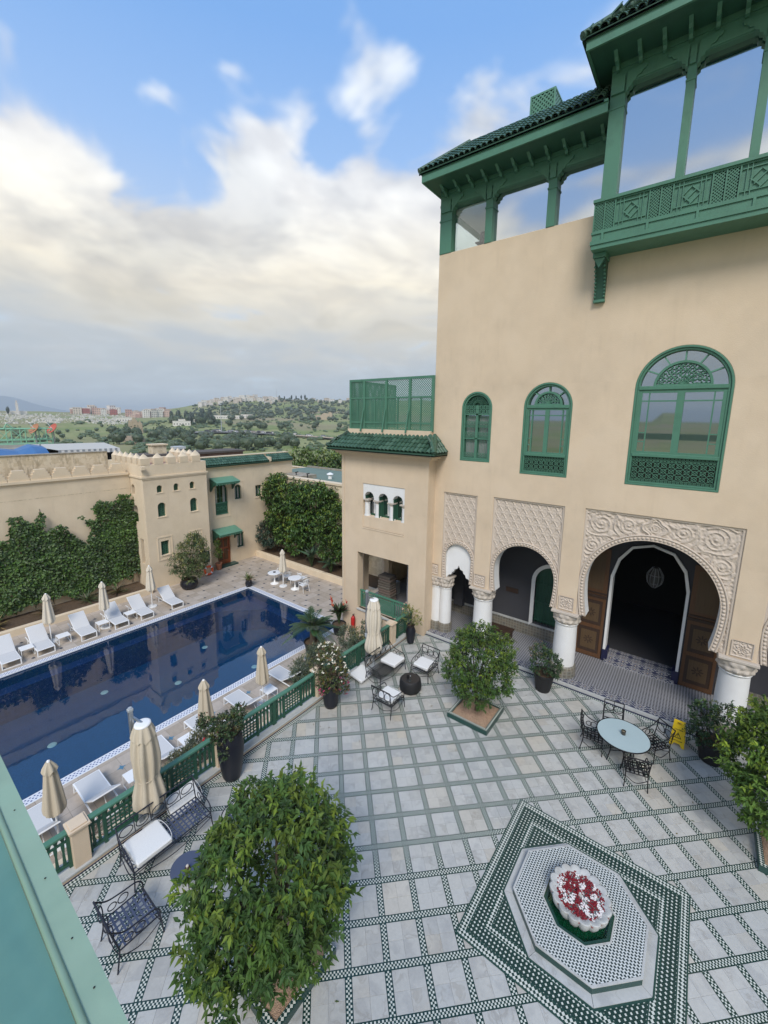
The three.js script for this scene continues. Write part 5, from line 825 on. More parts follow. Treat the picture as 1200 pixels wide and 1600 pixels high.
// ---------- fountain ----------
{
  const cx = -.87, cz = -7.48, f = thing('courtyard_fountain', 'square mosaic base with a stepped octagon and a scalloped marble bowl', 'fountain', [cx, 0, cz]);
  const h = 1.725, sq = (a) => [[-a, -a], [a, -a], [a, a], [-a, a]], flat = (o, hs, y0, y1) => EX(shapeOf(o.map(([x, z]) => [x, -z]), hs.map((q) => q.map(([x, z]) => [x, -z]).reverse())), 0, y1 - y0).rotateX(-PI / 2).translate(0, y0, 0);
  const oct = (r) => Array.from({ length: 8 }, (_, k) => { const a = PI / 8 + k * PI / 4; return [r * Math.cos(a), r * Math.sin(a)]; });
  const frame = (a, b, y) => flat(sq(a), [sq(b)], -.01, y);
  loc('edge_line', frame(h, h - .025, .014), M.greenEdge, f);
  loc('mosaic_border', frame(h - .025, h - .14, .012), M.check, f);
  loc('edge_line', frame(h - .14, h - .16, .014), M.greenEdge, f);
  loc('mosaic_border', frame(h - .16, h - .385, .012), M.tri, f);
  loc('edge_line', frame(h - .385, h - .405, .014), M.greenEdge, f);
  loc('mosaic_border', frame(h - .405, h - .49, .012), M.check, f);
  loc('edge_line', frame(h - .49, h - .51, .014), M.greenEdge, f);
  loc('corner_mosaic', flat(sq(h - .51), [oct(1.37)], -.01, .011), M.tri, f);
  loc('green_line', flat(oct(1.40), [oct(1.365)], -.01, .02), M.greenEdge, f);
  for (let k = 0; k < 8; k++) { const a = oct(1.365), b = oct(1.06), j = (k + 1) % 8, mid = (p, q, t) => [p[0] + (q[0] - p[0]) * t, p[1] + (q[1] - p[1]) * t]; loc('marble_kerb', flat([mid(a[k], a[j], .004), mid(a[k], a[j], .996), mid(b[k], b[j], .996), mid(b[k], b[j], .004)], [], -.01, .03), M.marblePlain, f); }
  loc('octagon_side', flat(oct(1.2), [oct(.56)], .0, .155), M.greenEdge, f);
  loc('octagon_rim', flat(oct(1.205), [oct(1.165)], .155, .172), M.marblePlain, f);
  loc('octagon_top', flat(oct(1.165), [oct(.66)], .15, .168), M.star, f);
  loc('inner_rim', flat(oct(.66), [oct(.63)], .1, .175), M.marblePlain, f);
  loc('inner_basin', [flat(oct(.65), [], -.01, .03), flat(oct(.632), [oct(.61)], 0, .16)], M.greenTile, f);
  loc('basin_water', flat(oct(.6), [], .085, .086), phy([.75, .95, .9], .0, { transmission: 1, thickness: 0, ior: 1.33 }), f);
  // scalloped bowl
  const n = 192, prof = [[.2, .03], [.22, .1], [.3, .16], [.44, .24], [.5, .34], [.53, .46], [.5, .47], [.44, .45], [.34, .4], [.15, .36], [0, .355]], pos = [], idx = [];
  prof.forEach(([r, y], k) => { for (let i = 0; i <= n; i++) { const a = i / n * 2 * PI, amp = k < 3 ? .02 : k < 9 ? .055 : 0; const lobe = Math.abs(Math.cos(a * 8)); const R = r + amp * (r > .3 ? 1 : .4) * (lobe ** .7 - .6); pos.push(R * Math.cos(a), y + (k > 3 && k < 8 ? .015 * lobe : 0), R * Math.sin(a)); } });
  for (let k = 0; k + 1 < prof.length; k++) for (let i = 0; i < n; i++) { const a = k * (n + 1) + i; idx.push(a, a + n + 1, a + 1, a + 1, a + n + 1, a + n + 2); }
  const g = new THREE.BufferGeometry(); g.setAttribute('position', new THREE.Float32BufferAttribute(pos, 3)); g.setIndex(idx); g.computeVertexNormals(); loc('bowl', g, std([.74, .73, .7], .45, { map: tMarble }), f);
  loc('bowl_water', LA([[0, .415], [.43, .415]], 40), phy([.9, .95, .95], 0, { transmission: 1, thickness: 0 }), f);
  loc('spout', LA([[.04, .36], [.035, .47], [.02, .5], [0, .5]], 12), M.marblePlain, f);
  const fl = thing('floating_petals', 'red and white rose petals floating in the fountain bowl', 'petals', [cx, .42, cz]); fl.userData.kind = 'stuff';
  const R = [], W = []; for (let i = 0; i < 1500; i++) { const a = rnd() * 2 * PI, r = .515 * Math.sqrt(rnd()); const cl = fbm(Math.cos(a) * r * 9 + 4, Math.sin(a) * r * 9 + 8, 2); const q = new THREE.SphereGeometry(1, 6, 4).scale(rr(.013, .026), rr(.003, .008), rr(.01, .02)).rotateY(rnd() * 6).rotateX(rr(-.4, .4)).translate(r * Math.cos(a), .006 + rnd() * .02, r * Math.sin(a)); (cl + rr(-.12, .12) > .6 ? W : R).push(q); }
  loc('red_petals', R, std([.19, .004, .012], .6), fl).userData.kind = 'stuff'; loc('white_petals', W, std([.75, .7, .68], .7), fl).userData.kind = 'stuff';
  const ro = []; for (let k = 0; k < 5; k++) ro.push(new THREE.SphereGeometry(.05 - k * .008, 8, 6).scale(1, .8, 1).translate(.012 * Math.cos(k * 2), .03 + k * .013, .012 * Math.sin(k * 2))); const rs = thing('red_rose', 'larger dark red rose head at the middle of the bowl', 'flower', [cx - .02, .43, cz - .02]); loc('petals', ro, std([.2, .004, .012], .6), rs);
}

// ---------- balustrade between courtyard and terrace ----------
{
  const b = thing('green_balustrade', 'green wooden balustrade on a low kerb between beige piers along the terrace edge', 'balustrade', [-9.3, 0, -8]);
  part('kerb', [B(-9.52, -9.2, T - .3, .1, -14.4, -.1), B(-9.2, -9.176, -.1, .09, -14.4, -.1)], M.wall, b); part('kerb_line', B(-9.2, -9.165, -.02, .03, -14.4, -.1), M.navy, b);
  part('kerb_cap', RB(-9.56, -9.15, .1, .155, -14.4, -.1, .012), M.marblePlain, b);
  const piers = [-1.95, -5.12, -8.72, -12.86];
  for (const z of piers) { part('pier', RB(-9.5, -9.2, .15, 1.0, z - .15, z + .15, .01), M.wall, b); part('pier_cap', [RB(-9.54, -9.16, 1.0, 1.06, z - .19, z + .19, .012), RB(-9.5, -9.2, 1.06, 1.09, z - .15, z + .15, .012)], M.wall, b); }
  const segs = [[-14.38, -13.01], [-12.71, -8.87], [-8.57, -5.27], [-4.97, -2.1], [-1.8, -.1]], x = -9.35;
  for (const [z0, z1] of segs) {
    const L = z1 - z0;
    part('top_rail', RB(x - .07, x + .07, .96, 1.02, z0, z1, .012), M.green, b); part('mid_rail', B(x - .02, x + .02, .78, .82, z0, z1), M.greenDeep, b); part('bottom_rail', B(x - .03, x + .03, .22, .28, z0, z1), M.greenDeep, b);
    const units = Math.max(1, Math.round(L / 1.62)), u = L / units;
    for (let k = 0; k < units; k++) { const a = z0 + k * u, la = a + u * .36, lb = a + u * .78;
      for (const z of [a + .03, la, lb, a + u - .03]) part('rail_post', B(x - .035, x + .035, .155, .96, z - .03, z + .03), M.greenDeep, b);
      part('lattice_panel', [...[0, 1, 2, 3, 4, 5, 6].map((q) => B(x - .012, x + .012, .28, .78, la + .03 + q * (lb - la - .06) / 6 - .014, la + .03 + q * (lb - la - .06) / 6 + .014)), ...[0, 1, 2, 3, 4, 5].map((q) => B(x - .011, x + .011, .29 + q * .094 - .014, .29 + q * .094 + .014, la, lb))], M.greenDeep, b);
      for (const [s, e] of [[a, la], [lb, a + u]]) { const n = Math.max(2, Math.round((e - s) / .125)); for (let q = 1; q < n; q++) { const z = s + (e - s) * q / n; inst('baluster', balusterGeo(), M.greenDeep, b, [x, .28, z]); } }
      const n = Math.round(u / .115); for (let q = 1; q < n; q++) inst('spindle', spindleGeo(), M.greenDeep, b, [x, .82, a + u * q / n]); }
  }
}
function balusterGeo() { return balusterGeo.g ??= metre(faceX([[-.032, 0], [.032, 0], [.026, .1], [.018, .3], [.03, .42], [.03, .5], [-.03, .5], [-.03, .42], [-.018, .3], [-.026, .1]], [], -.016, .016)); }
function spindleGeo() { return spindleGeo.g ??= metre(faceX([[-.02, 0], [.02, 0], [.03, .06], [.045, .1], [.045, .14], [-.045, .14], [-.045, .1], [-.03, .06]], [], -.012, .012)); }

// ---------- wrought iron furniture ----------
// local frame: seat centre at the origin on the ground, back towards +z, w along x
function ironSeat(name, label, cat, w, d, rings, group, mat = M.iron, latMat = M.iron) {
  const t = thing(name, label, cat, [0, 0, 0], group), hw = w / 2, hd = d / 2, sy = .4, P = (n, g, m = mat) => loc(n, g, m, t), r = .0135;
  for (const sx of [-1, 1]) { P('leg', TU([[sx * hw, sy, -hd], [sx * (hw + .01), .22, -hd - .015], [sx * (hw + .03), 0, -hd - .03]], r, 8, 6)); P('leg', TU([[sx * hw, sy, hd], [sx * (hw + .005), .2, hd + .03], [sx * (hw + .02), 0, hd + .07]], r, 8, 6)); }
  P('seat_frame', [rod([-hw, sy, -hd], [hw, sy, -hd], r), rod([-hw, sy, hd], [hw, sy, hd], r), rod([-hw, sy, -hd], [-hw, sy, hd], r), rod([hw, sy, -hd], [hw, sy, hd], r), rod([-hw, sy - .06, -hd], [hw, sy - .06, -hd], r * .7)]);
  const lat = []; const nx = Math.round(w / .095), nz = Math.round(d / .095); for (let i = 1; i < nx; i++) lat.push(B(-hw + w * i / nx - .017, -hw + w * i / nx + .017, sy - .004, sy, -hd, hd)); for (let i = 1; i < nz; i++) lat.push(B(-hw, hw, sy + .001, sy + .005, -hd + d * i / nz - .017, -hd + d * i / nz + .017)); P('seat_lattice', lat, latMat);
  const by = .92, bz = hd + .11;
  P('back_frame', [TU([[-hw, sy, hd], [-hw, .62, hd + .05], [-hw - .01, by, bz]], r, 8, 6), TU([[hw, sy, hd], [hw, .62, hd + .05], [hw + .01, by, bz]], r, 8, 6), rod([-hw - .01, by, bz], [hw + .01, by, bz], r * 1.2), rod([-hw, .58, hd + .04], [hw, .58, hd + .04], r * .7)]);
  const tilt = (g, x) => g.rotateX(-.2).translate(x, .715, hd + .065); for (let k = 0; k < rings; k++) { const x = -hw + w * (k + .5) / rings, R = Math.min(.13, w / rings * .46); P('back_ring', tilt(new THREE.TorusGeometry(R, r * .75, 5, 22).scale(1, .13 / R, 1), x)); if (k) P('back_bar', rod([x - w / rings / 2, .58, hd + .04], [x - w / rings / 2, by, bz], r * .7)); }
  for (const sx of [-1, 1]) { P('arm', [TU([[sx * (hw + .01), by - .02, bz], [sx * (hw + .015), .72, hd - .08], [sx * (hw + .015), .66, 0], [sx * (hw + .015), .62, -hd * .75], [sx * (hw + .01), .52, -hd], [sx * hw, sy, -hd]], r, 22, 6)]); P('arm_ring', [new THREE.TorusGeometry(.085, r * .7, 5, 16).rotateY(PI / 2).translate(sx * (hw + .01), .53, 0), new THREE.TorusGeometry(.07, r * .7, 5, 16).rotateY(PI / 2).translate(sx * (hw + .01), .53, hd * .55)]); }
  P('stretcher', [TU([[-hw, .28, -hd], [0, .14, -hd - .01], [hw, .28, -hd]], r * .7, 14, 5), TU([[-hw, .28, hd], [0, .14, hd], [hw, .28, hd]], r * .7, 14, 5), TU([[-hw, .26, -hd], [-hw, .14, 0], [-hw, .26, hd]], r * .7, 12, 5), TU([[hw, .26, -hd], [hw, .14, 0], [hw, .26, hd]], r * .7, 12, 5)]);
  return t;
}
const place = (o, x, z, turn) => { o.position.set(x, 0, z); o.rotation.y = turn; return o; };
function cushion(label, x, y, z, turn, w = .66, d = .66, rx = 0, rz = 0) { const c = thing('seat_cushion', label, 'cushion', [x, y, z], 'white seat cushions'); loc('pad', RB(-w / 2, w / 2, 0, .115, -d / 2, d / 2, .035, 4), M.cushion, c); loc('piping', [TU([[-w / 2 + .03, .1, -d / 2 + .012], [w / 2 - .03, .1, -d / 2 + .012], [w / 2 - .012, .1, 0], [w / 2 - .03, .1, d / 2 - .012], [-w / 2 + .03, .1, d / 2 - .012], [-w / 2 + .012, .1, 0]], .006, 60, 5, true)], M.cushion, c); c.rotation.set(rx, turn, rz, 'YXZ'); return c; }
// the seat's back turns towards -x with turn = -PI/2, towards -z with PI, towards +z with 0
const GA = 'wrought iron chairs with lattice seats', GB = 'wrought iron benches';
place(ironSeat('garden_bench', 'black iron bench with one white cushion near the pale parasol by the porch', 'bench', 1.5, .62, 5, GB), -8.28, -11.12, -PI / 2);
const ch0 = place(ironSeat('garden_chair', 'black iron armchair with white cushion, its back to the viewer beside the black drum table', 'armchair', .72, .68, 3, GA), -7.17, -9.8, 0);
const dup = (x, z, turn, label) => copyOf(ch0, [x, 0, z], turn, label);
dup(-7.2, -12.05, PI, 'black iron armchair with white cushion, facing the viewer beyond the black drum table');
place(ironSeat('garden_bench', 'iron bench with one white cushion on its near half beside the brown parasol', 'bench', 1.62, .66, 5, GB, M.ironFrame, M.ironBlue), -8.3, -3.25, -PI / 2);
const ch1 = place(ironSeat('garden_chair', 'bare iron armchair without a cushion, nearest the green parapet', 'armchair', .7, .66, 3, GA, M.ironFrame, M.ironBlue), -7.21, -2.1, 0);
copyOf(ch1, [-7.25, 0, -4.45], PI, 'bare iron armchair half hidden behind the big near citrus tree');
cushion('white seat cushion on the far half of the bench by the pale parasol', -8.26, .41, -11.5, 0);
cushion('white seat cushion on the armchair whose back is to the viewer', -7.17, .41, -9.82, 0, .6, .6);
cushion('white seat cushion on the armchair facing the viewer beyond the drum table', -7.2, .41, -12.03, 0, .6, .6);
cushion('white seat cushion dropped on the floor behind the bench by the porch', -8.9, .12, -10.45, .05, .55, .7, 0, -.25);
cushion('white seat cushion on the near half of the bench by the brown parasol', -8.32, .41, -2.86, 0, .7, .7);
cushion('white seat cushion slipped down behind the bench by the brown parasol', -8.92, .25, -3.9, 0, .5, .72, 0, -.7);
{ // tables
  const d = thing('drum_table', 'low black faceted drum table between the cushioned iron armchairs', 'table', [-7.12, 0, -11.0]); loc('drum', LA([[.3, 0], [.37, .08], [.4, .24], [.37, .42], [.33, .46]], 10), M.black, d); loc('top', LA([[0, .462], [.32, .462], [.33, .45]], 10), std([.02, .02, .022], .35), d);
  const bo = thing('glass_bottle', 'small clear bottle standing on the black drum table', 'bottle', [-7.03, .463, -10.85]); loc('bottle_body', LA([[0, 0], [.035, 0], [.038, .1], [.016, .15], [.014, .19]], 12), phy([.9, .95, .95], .02, { transmission: 1, thickness: 0 }), bo); loc('cap', CY(0, 0, .19, .21, .016), M.metalGrey, bo);
  const as = thing('candle_glass', 'small dark candle glass on the black drum table', 'candle holder', [-7.2, .463, -10.95]); loc('cup', LA([[0, 0], [.04, 0], [.045, .09], [.04, .09], [.036, .01]], 12), M.black, as);
  const s = thing('side_table', 'small round dark blue metal side table beside the bare iron chair', 'table', [-7.2, 0, -3.12]); loc('top', LA([[0, .5], [.3, .5], [.31, .49], [.31, .47], [.29, .46]], 32), M.ironBlue, s); for (let k = 0; k < 3; k++) { const a = k * 2.1 + .4; loc('leg', TU([[.24 * Math.cos(a), .47, .24 * Math.sin(a)], [.12 * Math.cos(a), .25, .12 * Math.sin(a)], [.26 * Math.cos(a), 0, .26 * Math.sin(a)]], .011, 10, 6), M.iron, s); }
  const v = thing('brown_jar', 'small brown jar with pale top on the blue side table', 'jar', [-7.1, .5, -3.08]); loc('jar_body', LA([[0, 0], [.05, 0], [.06, .05], [.045, .1], [.03, .11]], 14), std([.05, .025, .02], .4), v); loc('jar_top', SP(0, .12, 0, .03), std([.55, .5, .45], .7), v);
  const t = thing('round_table', 'round pale blue glass topped iron table with four chairs', 'table', [-.82, 0, -12.23]); loc('glass_top', LA([[0, .75], [.64, .75], [.645, .744], [.64, .738], [0, .738]], 48), phy([.42, .53, .55], .14, { clearcoat: .6 }), t); loc('rim', new THREE.TorusGeometry(.655, .016, 6, 48).rotateX(PI / 2).translate(0, .742, 0), M.iron, t); loc('apron', new THREE.TorusGeometry(.5, .012, 6, 40).rotateX(PI / 2).translate(0, .66, 0), M.iron, t);
  for (let k = 0; k < 4; k++) { const a = k * PI / 2 + PI / 4; loc('leg', [TU([[.46 * Math.cos(a), .73, .46 * Math.sin(a)], [.34 * Math.cos(a), .4, .34 * Math.sin(a)], [.42 * Math.cos(a), 0, .42 * Math.sin(a)]], .016, 12, 6), rod([.35 * Math.cos(a), .3, .35 * Math.sin(a)], [0, .24, 0], .01)], M.iron, t); }
  const j = thing('candle_jar', 'dark glass candle jar at the middle of the round glass table', 'candle holder', [-.82, .751, -12.25]); loc('jar_body', LA([[0, 0], [.055, 0], [.06, .11], [.052, .11], [.05, .02], [0, .02]], 18), std([.05, .04, .025], .15), j); loc('wax', LA([[0, .07], [.05, .07]], 16), std([.3, .26, .18], .7), j);
  const cs = [[-1.6, -12.55, .95 + PI, 'left'], [-1.05, -13.05, PI + .15, 'far side'], [-.02, -12.72, -2.3, 'right far side'], [-.5, -11.5, .35, 'near side']];
  const L = ['black iron dining chair pulled out at the left of the round glass table', 'black iron dining chair at the far side of the round glass table', 'black iron dining chair between the round glass table and the wet floor sign', 'black iron dining chair at the near side of the round glass table'];
  const dc = ironSeat('dining_chair', L[0], 'chair', .5, .48, 2, 'iron chairs round the glass table'); const pos = [[-1.55, -12.18, -PI / 2 + .15], [-1.18, -13.02, PI + .12], [-.1, -12.95, PI * .78], [-.42, -11.62, .25]];
  pos.forEach(([x, z, a], i) => { if (!i) place(dc, x, z, a); else copyOf(dc, [x, 0, z], a, L[i]); });
  copyOf(dc, [2.15, 0, -12.85], 1.2, 'black iron dining chair half hidden under the right hand citrus tree');
}
{ // wet floor sign
  const s = thing('wet_floor_sign', 'yellow folding wet floor sign standing by the gallery step', 'sign', [.42, 0, -13.9]); s.rotation.y = -.05; s.scale.setScalar(1.15);
  const panel = (g) => g.rotateX(-.2), o = shapeOf([[-.16, 0], [-.1, 0], [-.06, .08], [.06, .08], [.1, 0], [.16, 0], [.12, .66], [-.12, .66]], [[[-.045, .57], [-.045, .61], [.045, .61], [.045, .57]]]);
  loc('front_panel', panel(EX(o, -.008, .008, .003)).translate(0, 0, .14), M.yellow, s); loc('rear_panel', EX(o, -.008, .008, .003).rotateX(.2).translate(0, 0, -.14), M.yellow, s);
  const font = await new FontLoader().loadAsync('fonts/droid/droid_sans_bold.typeface.json');
  const txt = (str, size, y) => { const g = new TextGeometry(str, { font, size, depth: .003, curveSegments: 3 }); g.computeBoundingBox(); const c = g.boundingBox.getCenter(V3()); return panel(g.translate(-c.x, y, .009)).translate(0, 0, .14); };
  loc('lettering', [txt('CAUTION', .03, .42), txt('WET FLOOR', .026, .14)], M.black, s);
  loc('pictogram', [panel(EX(shapeOf([[-.075, .22], [.075, .22], [0, .37]], [[[-.052, .235], [0, .342], [.052, .235]]]), .009, .012)).translate(0, 0, .14), panel(merge([SP(.0, .31, .011, .012, 1, 6), bar([0, .3, .011], [-.018, .265, .011], .012, .004), bar([-.018, .265, .011], [.018, .245, .011], .01, .004)])).translate(0, 0, .14)], M.black, s);
}
// ---------- parasols on the courtyard side ----------
function foldedCanvas(prof, n, amp, pleats, ph = 0, tw = 0) { const pos = [], idx = []; prof.forEach(([r, y], k) => { for (let i = 0; i <= n; i++) { const a = i / n * 2 * PI, c = Math.cos(a * pleats + ph + tw * y), R = r * (1 + amp * (Math.sign(c) * Math.abs(c) ** .6) * (k > 0 ? 1 : .2) + .05 * Math.sin(a * 3 + y * 3)); pos.push(R * Math.cos(a), y + (k === prof.length - 1 ? .05 * c : 0), R * Math.sin(a)); } }); for (let k = 0; k + 1 < prof.length; k++) for (let i = 0; i < n; i++) { const a = k * (n + 1) + i; idx.push(a, a + 1, a + n + 1, a + 1, a + n + 2, a + n + 1); } const g = new THREE.BufferGeometry(); g.setAttribute('position', new THREE.Float32BufferAttribute(pos, 3)); g.setIndex(idx); g.computeVertexNormals(); return g.toNonIndexed(); }
for (const [x, z, m, label] of [[-9.02, -3.22, M.canvas, 'folded brown beige parasol with a white cap hanging beside the near bench'], [-9.02, -11.3, M.canvasPale, 'folded cream parasol with a white cap hanging near the porch']]) {
  const u = thing('cantilever_parasol', label, 'parasol', [x, 0, z], 'cantilever parasols at the balustrade');
  loc('canopy', foldedCanvas([[.15, 2.68], [.19, 2.5], [.24, 2.2], [.26, 1.9], [.245, 1.6], [.21, 1.42], [.25, 1.2], [.3, .95], [.3, .78], [.24, .62]], 120, .16, 8, 0, .7), m, u);
  loc('valance', foldedCanvas([[.155, 2.7], [.2, 2.55], [.235, 2.38]], 120, .1, 8, 1.3), m, u);
  loc('inner_folds', foldedCanvas([[.1, 2.5], [.16, 1.5], [.2, .8], [.16, .55]], 90, .3, 7, .5), m, u);
  loc('cap', LA([[0, 2.745], [.13, 2.74], [.165, 2.72], [.17, 2.69], [.15, 2.67]], 32), M.whitePaint, u); loc('cap_knob', SP(0, 2.75, 0, .012), M.steel, u);
  loc('tie', new THREE.TorusGeometry(.225, .01, 5, 36).rotateX(PI / 2 + .12).translate(0, 1.42, 0), m, u);
  loc('pole', [CY(0, 0, 0, 2.68, .03)], M.steel, u); loc('base', [LA([[0, .05], [.2, .05], [.22, .02], [.22, 0]], 24), CY(0, 0, .05, .3, .05)], M.metalGrey, u);
  const mz = x < -8 ? .12 : 0; loc('mast', [RB(-.27, -.19, 0, 3.0, .0 + mz - .03, .06 + mz, .012)], M.steel, u); loc('mast_cap', [RB(-.28, -.18, 2.98, 3.05, mz - .04, .07 + mz, .015), CY(-.23, mz + .015, 3.04, 3.07, .04)], M.metalGrey, u); loc('arm', [bar([-.2, 2.9, mz], [-.13, 2.0, mz], .04, .05), bar([-.2, 2.85, mz], [0, 2.72, 0], .04, .04)], M.steel, u); loc('crank', [RB(-.29, -.17, 1.2, 1.36, mz - .05, mz + .07, .02)], M.metalGrey, u);
}
// ---------- pots and planters ----------
function pot(name, label, x, z, prof, mat = M.pot, y = 0) { const p = thing(name, label, 'pot', [x, y, z]); loc('vessel', LA(prof, 32), mat, p); const [r, h] = prof[prof.length - 3]; loc('soil', LA([[0, h - .06], [r * .88, h - .06]], 20), M.earth, p); return p; }
pot('tall_pot', 'very tall glossy black pot at the balustrade pier near the brown parasol', -8.84, -5.15, [[0, 0], [.2, 0], [.24, .1], [.31, .6], [.335, .95], [.3, 1.2], [.25, 1.27], [.26, 1.32], [.24, 1.32], [.22, 1.25], [.0, 1.2]].slice(0, -2).concat([[.22, 1.26], [.2, 1.2]]));
pot('tall_pot', 'tall glossy navy black pot with white blossom against the balustrade', -8.74, -8.72, [[0, 0], [.2, 0], [.23, .1], [.28, .5], [.31, .85], [.27, 1.05], [.24, 1.08], [.27, 1.12], [.25, 1.12], [.23, 1.04]]);
pot('tall_pot', 'slim dark pot with yellow green foliage in the porch corner', -8.86, -13.6, [[0, 0], [.13, 0], [.15, .08], [.2, .4], [.21, .55], [.15, .72], [.14, .76], [.18, .82], [.16, .82], [.13, .74]]);
pot('black_planter', 'black tapered planter with a dark bush before the white column', -3.48, -13.95, [[0, 0], [.23, 0], [.25, .06], [.33, .58], [.36, .6], [.37, .68], [.34, .68], [.31, .6]], M.black);
pot('black_planter', 'black planter almost hidden under the dark bush beside the wet floor sign', 1.2, -13.75, [[0, 0], [.26, 0], [.28, .06], [.36, .5], [.39, .52], [.4, .6], [.37, .6], [.33, .52]], M.black);
function planter(label, x, z) { const p = thing('mosaic_planter', label, 'planter', [x, 0, z], 'square mosaic planters of the courtyard trees'), a = .67, b = .57;
  for (const [x0, x1, z0, z1] of [[-a, a, -a, -b], [-a, a, b, a], [-a, -b, -b, b], [b, a, -b, b]]) { loc('kerb', B(x0, x1, -.02, .15, z0, z1), M.greenEdge, p); loc('kerb_mosaic', B(x0 + .012, x1 - .012, .15, .156, z0 + .012 * (z1 - z0 < .2 ? 1 : 0), z1 - .012 * (z1 - z0 < .2 ? 1 : 0)), M.check, p); }
  const pos = [], idx = [], n = 26; for (let j = 0; j <= n; j++) for (let i = 0; i <= n; i++) { const u = -b + 2 * b * i / n, v = -b + 2 * b * j / n; pos.push(u, .09 + .07 * Math.exp(-(u * u + v * v) * 5) + .03 * fbm(u * 9 + x, v * 9 + z, 3), v); } for (let j = 0; j < n; j++) for (let i = 0; i < n; i++) { const k = j * (n + 1) + i; idx.push(k, k + n + 1, k + 1, k + 1, k + n + 1, k + n + 2); } const g = new THREE.BufferGeometry(); g.setAttribute('position', new THREE.Float32BufferAttribute(pos, 3)); g.setIndex(idx); g.computeVertexNormals(); loc('soil', g.toNonIndexed(), M.soil, p); return p; }
planter('square green mosaic planter holding the big near citrus tree', -4.78, -3.5); planter('square green mosaic planter holding the middle citrus tree', -4.8, -11.32); planter('square green mosaic planter at the right edge holding the right citrus tree', 2.65, -11.35);

// ---------- poolside furniture ----------
// foot end towards +x at the origin's side; back raised at -x
function sunLounger(label, up = .62) {
  const t = thing('sun_lounger', label, 'sun lounger', [0, 0, 0], 'white sun loungers round the pool'), L = 1.95, w = .66, h = .3, P = (n, g, m = M.whitePaint) => loc(n, g, m, t), hinge = -.72;
  P('frame', [RB(-L, 0, h - .03, h, -w / 2, -w / 2 + .04, .008), RB(-L, 0, h - .03, h, w / 2 - .04, w / 2, .008), RB(-.04, 0, h - .03, h, -w / 2 + .04, w / 2 - .04, .008)]);
  for (const x of [-.02, -L + .35]) { P('leg', RB(x - .02, x + .02, 0, h - .03, -w / 2, -w / 2 + .04, .008)); P('leg', RB(x - .02, x + .02, 0, h - .03, w / 2 - .04, w / 2, .008)); P('foot_bar', RB(x - .02, x + .02, 0, .03, -w / 2 + .04, w / 2 - .04, .006)); }
  P('seat_sling', RB(hinge - .2, -.03, h - .012, h + .006, -w / 2 + .035, w / 2 - .035, .008), M.mesh);
  const a = up, bl = .92, bx = hinge - .2; P('back_sling', RB(-bl, 0, -.01, .012, -w / 2 + .02, w / 2 - .02, .008).rotateZ(-a).translate(bx, h, 0), M.mesh);
  P('back_frame', [RB(-bl, 0, -.03, 0, -w / 2, -w / 2 + .03, .006), RB(-bl, 0, -.03, 0, w / 2 - .03, w / 2, .006), RB(-bl - .02, -bl + .02, -.03, 0, -w / 2, w / 2, .006)].map((g) => g.rotateZ(-a).translate(bx, h, 0)));
  P('prop', rod([bx - .55 * Math.cos(a), h + .5 * Math.sin(a), 0], [bx - .75, h - .02, 0], .012));
  return t;
}
const sl0 = sunLounger('white sun lounger at the left picture edge on the far side of the pool'); sl0.position.set(-22.2, T, -3.2);
const farL = [[-4.4, 'white sun lounger left of the first folded far parasol'], [-6.05, 'white sun lounger between the first and second folded far parasols'], [-7.48, 'white sun lounger behind the pole of the second folded far parasol'], [-8.7, 'white sun lounger left of the third folded far parasol'], [-10.3, 'white sun lounger at the tower corner, right of the third far parasol']];
for (const [z, l] of farL) copyOf(sl0, [-22.28, T, z], 0, l);
const nearL = [[-13.1, -1.75, 'white sun lounger behind the nearest folded brown parasol, by the parapet'], [-13.1, -3.08, 'white sun lounger on the near pool side, left of the large brown parasol'], [-13.05, -4.85, 'white sun lounger on the near pool side, hidden behind the large brown parasol'], [-13.05, -6.25, 'white sun lounger on the near pool side behind the flowering shrubs'], [-13.1, -7.78, 'white sun lounger on the near pool side, left of the third brown parasol'], [-13.15, -9.75, 'white sun lounger on the near pool side, right of the third brown parasol']];
for (const [x, z, l] of nearL) copyOf(sl0, [x, T, z], PI, l).scale.set(1, 1, 1);
function sideTable(label) { const t = thing('side_table', label, 'table', [0, 0, 0], 'white low side tables by the loungers'), s = .24; loc('top', RB(-s, s, .36, .385, -s, s, .008), M.whitePaint, t); for (const x of [-1, 1]) for (const z of [-1, 1]) loc('leg', B(x * s - .012 * (x + 1), x * s + .012 * (1 - x), 0, .36, z * s - .012 * (z + 1), z * s + .012 * (1 - z)), M.whitePaint, t); loc('foot_frame', [B(-s, s, 0, .024, -s, -s + .024), B(-s, s, 0, .024, s - .024, s)].flatMap((g) => [g]), M.whitePaint, t); return t; }
const st0 = sideTable('white side table left of the first folded far parasol'); st0.position.set(-22.9, T, -3.85);
for (const [x, z, l] of [[-22.9, -5.2, 'white side table right of the first folded far parasol'], [-22.9, -6.82, 'white side table left of the second folded far parasol pole'], [-22.95, -8.12, 'white side table right of the second folded far parasol'], [-12.0, -3.95, 'white side table on the near pool side beside the large brown parasol'], [-12.1, -5.6, 'white side table on the near pool side behind the flowering shrubs'], [-12.1, -8.75, 'white side table between the two right hand near loungers']]) copyOf(st0, [x, T, z], 0, l);
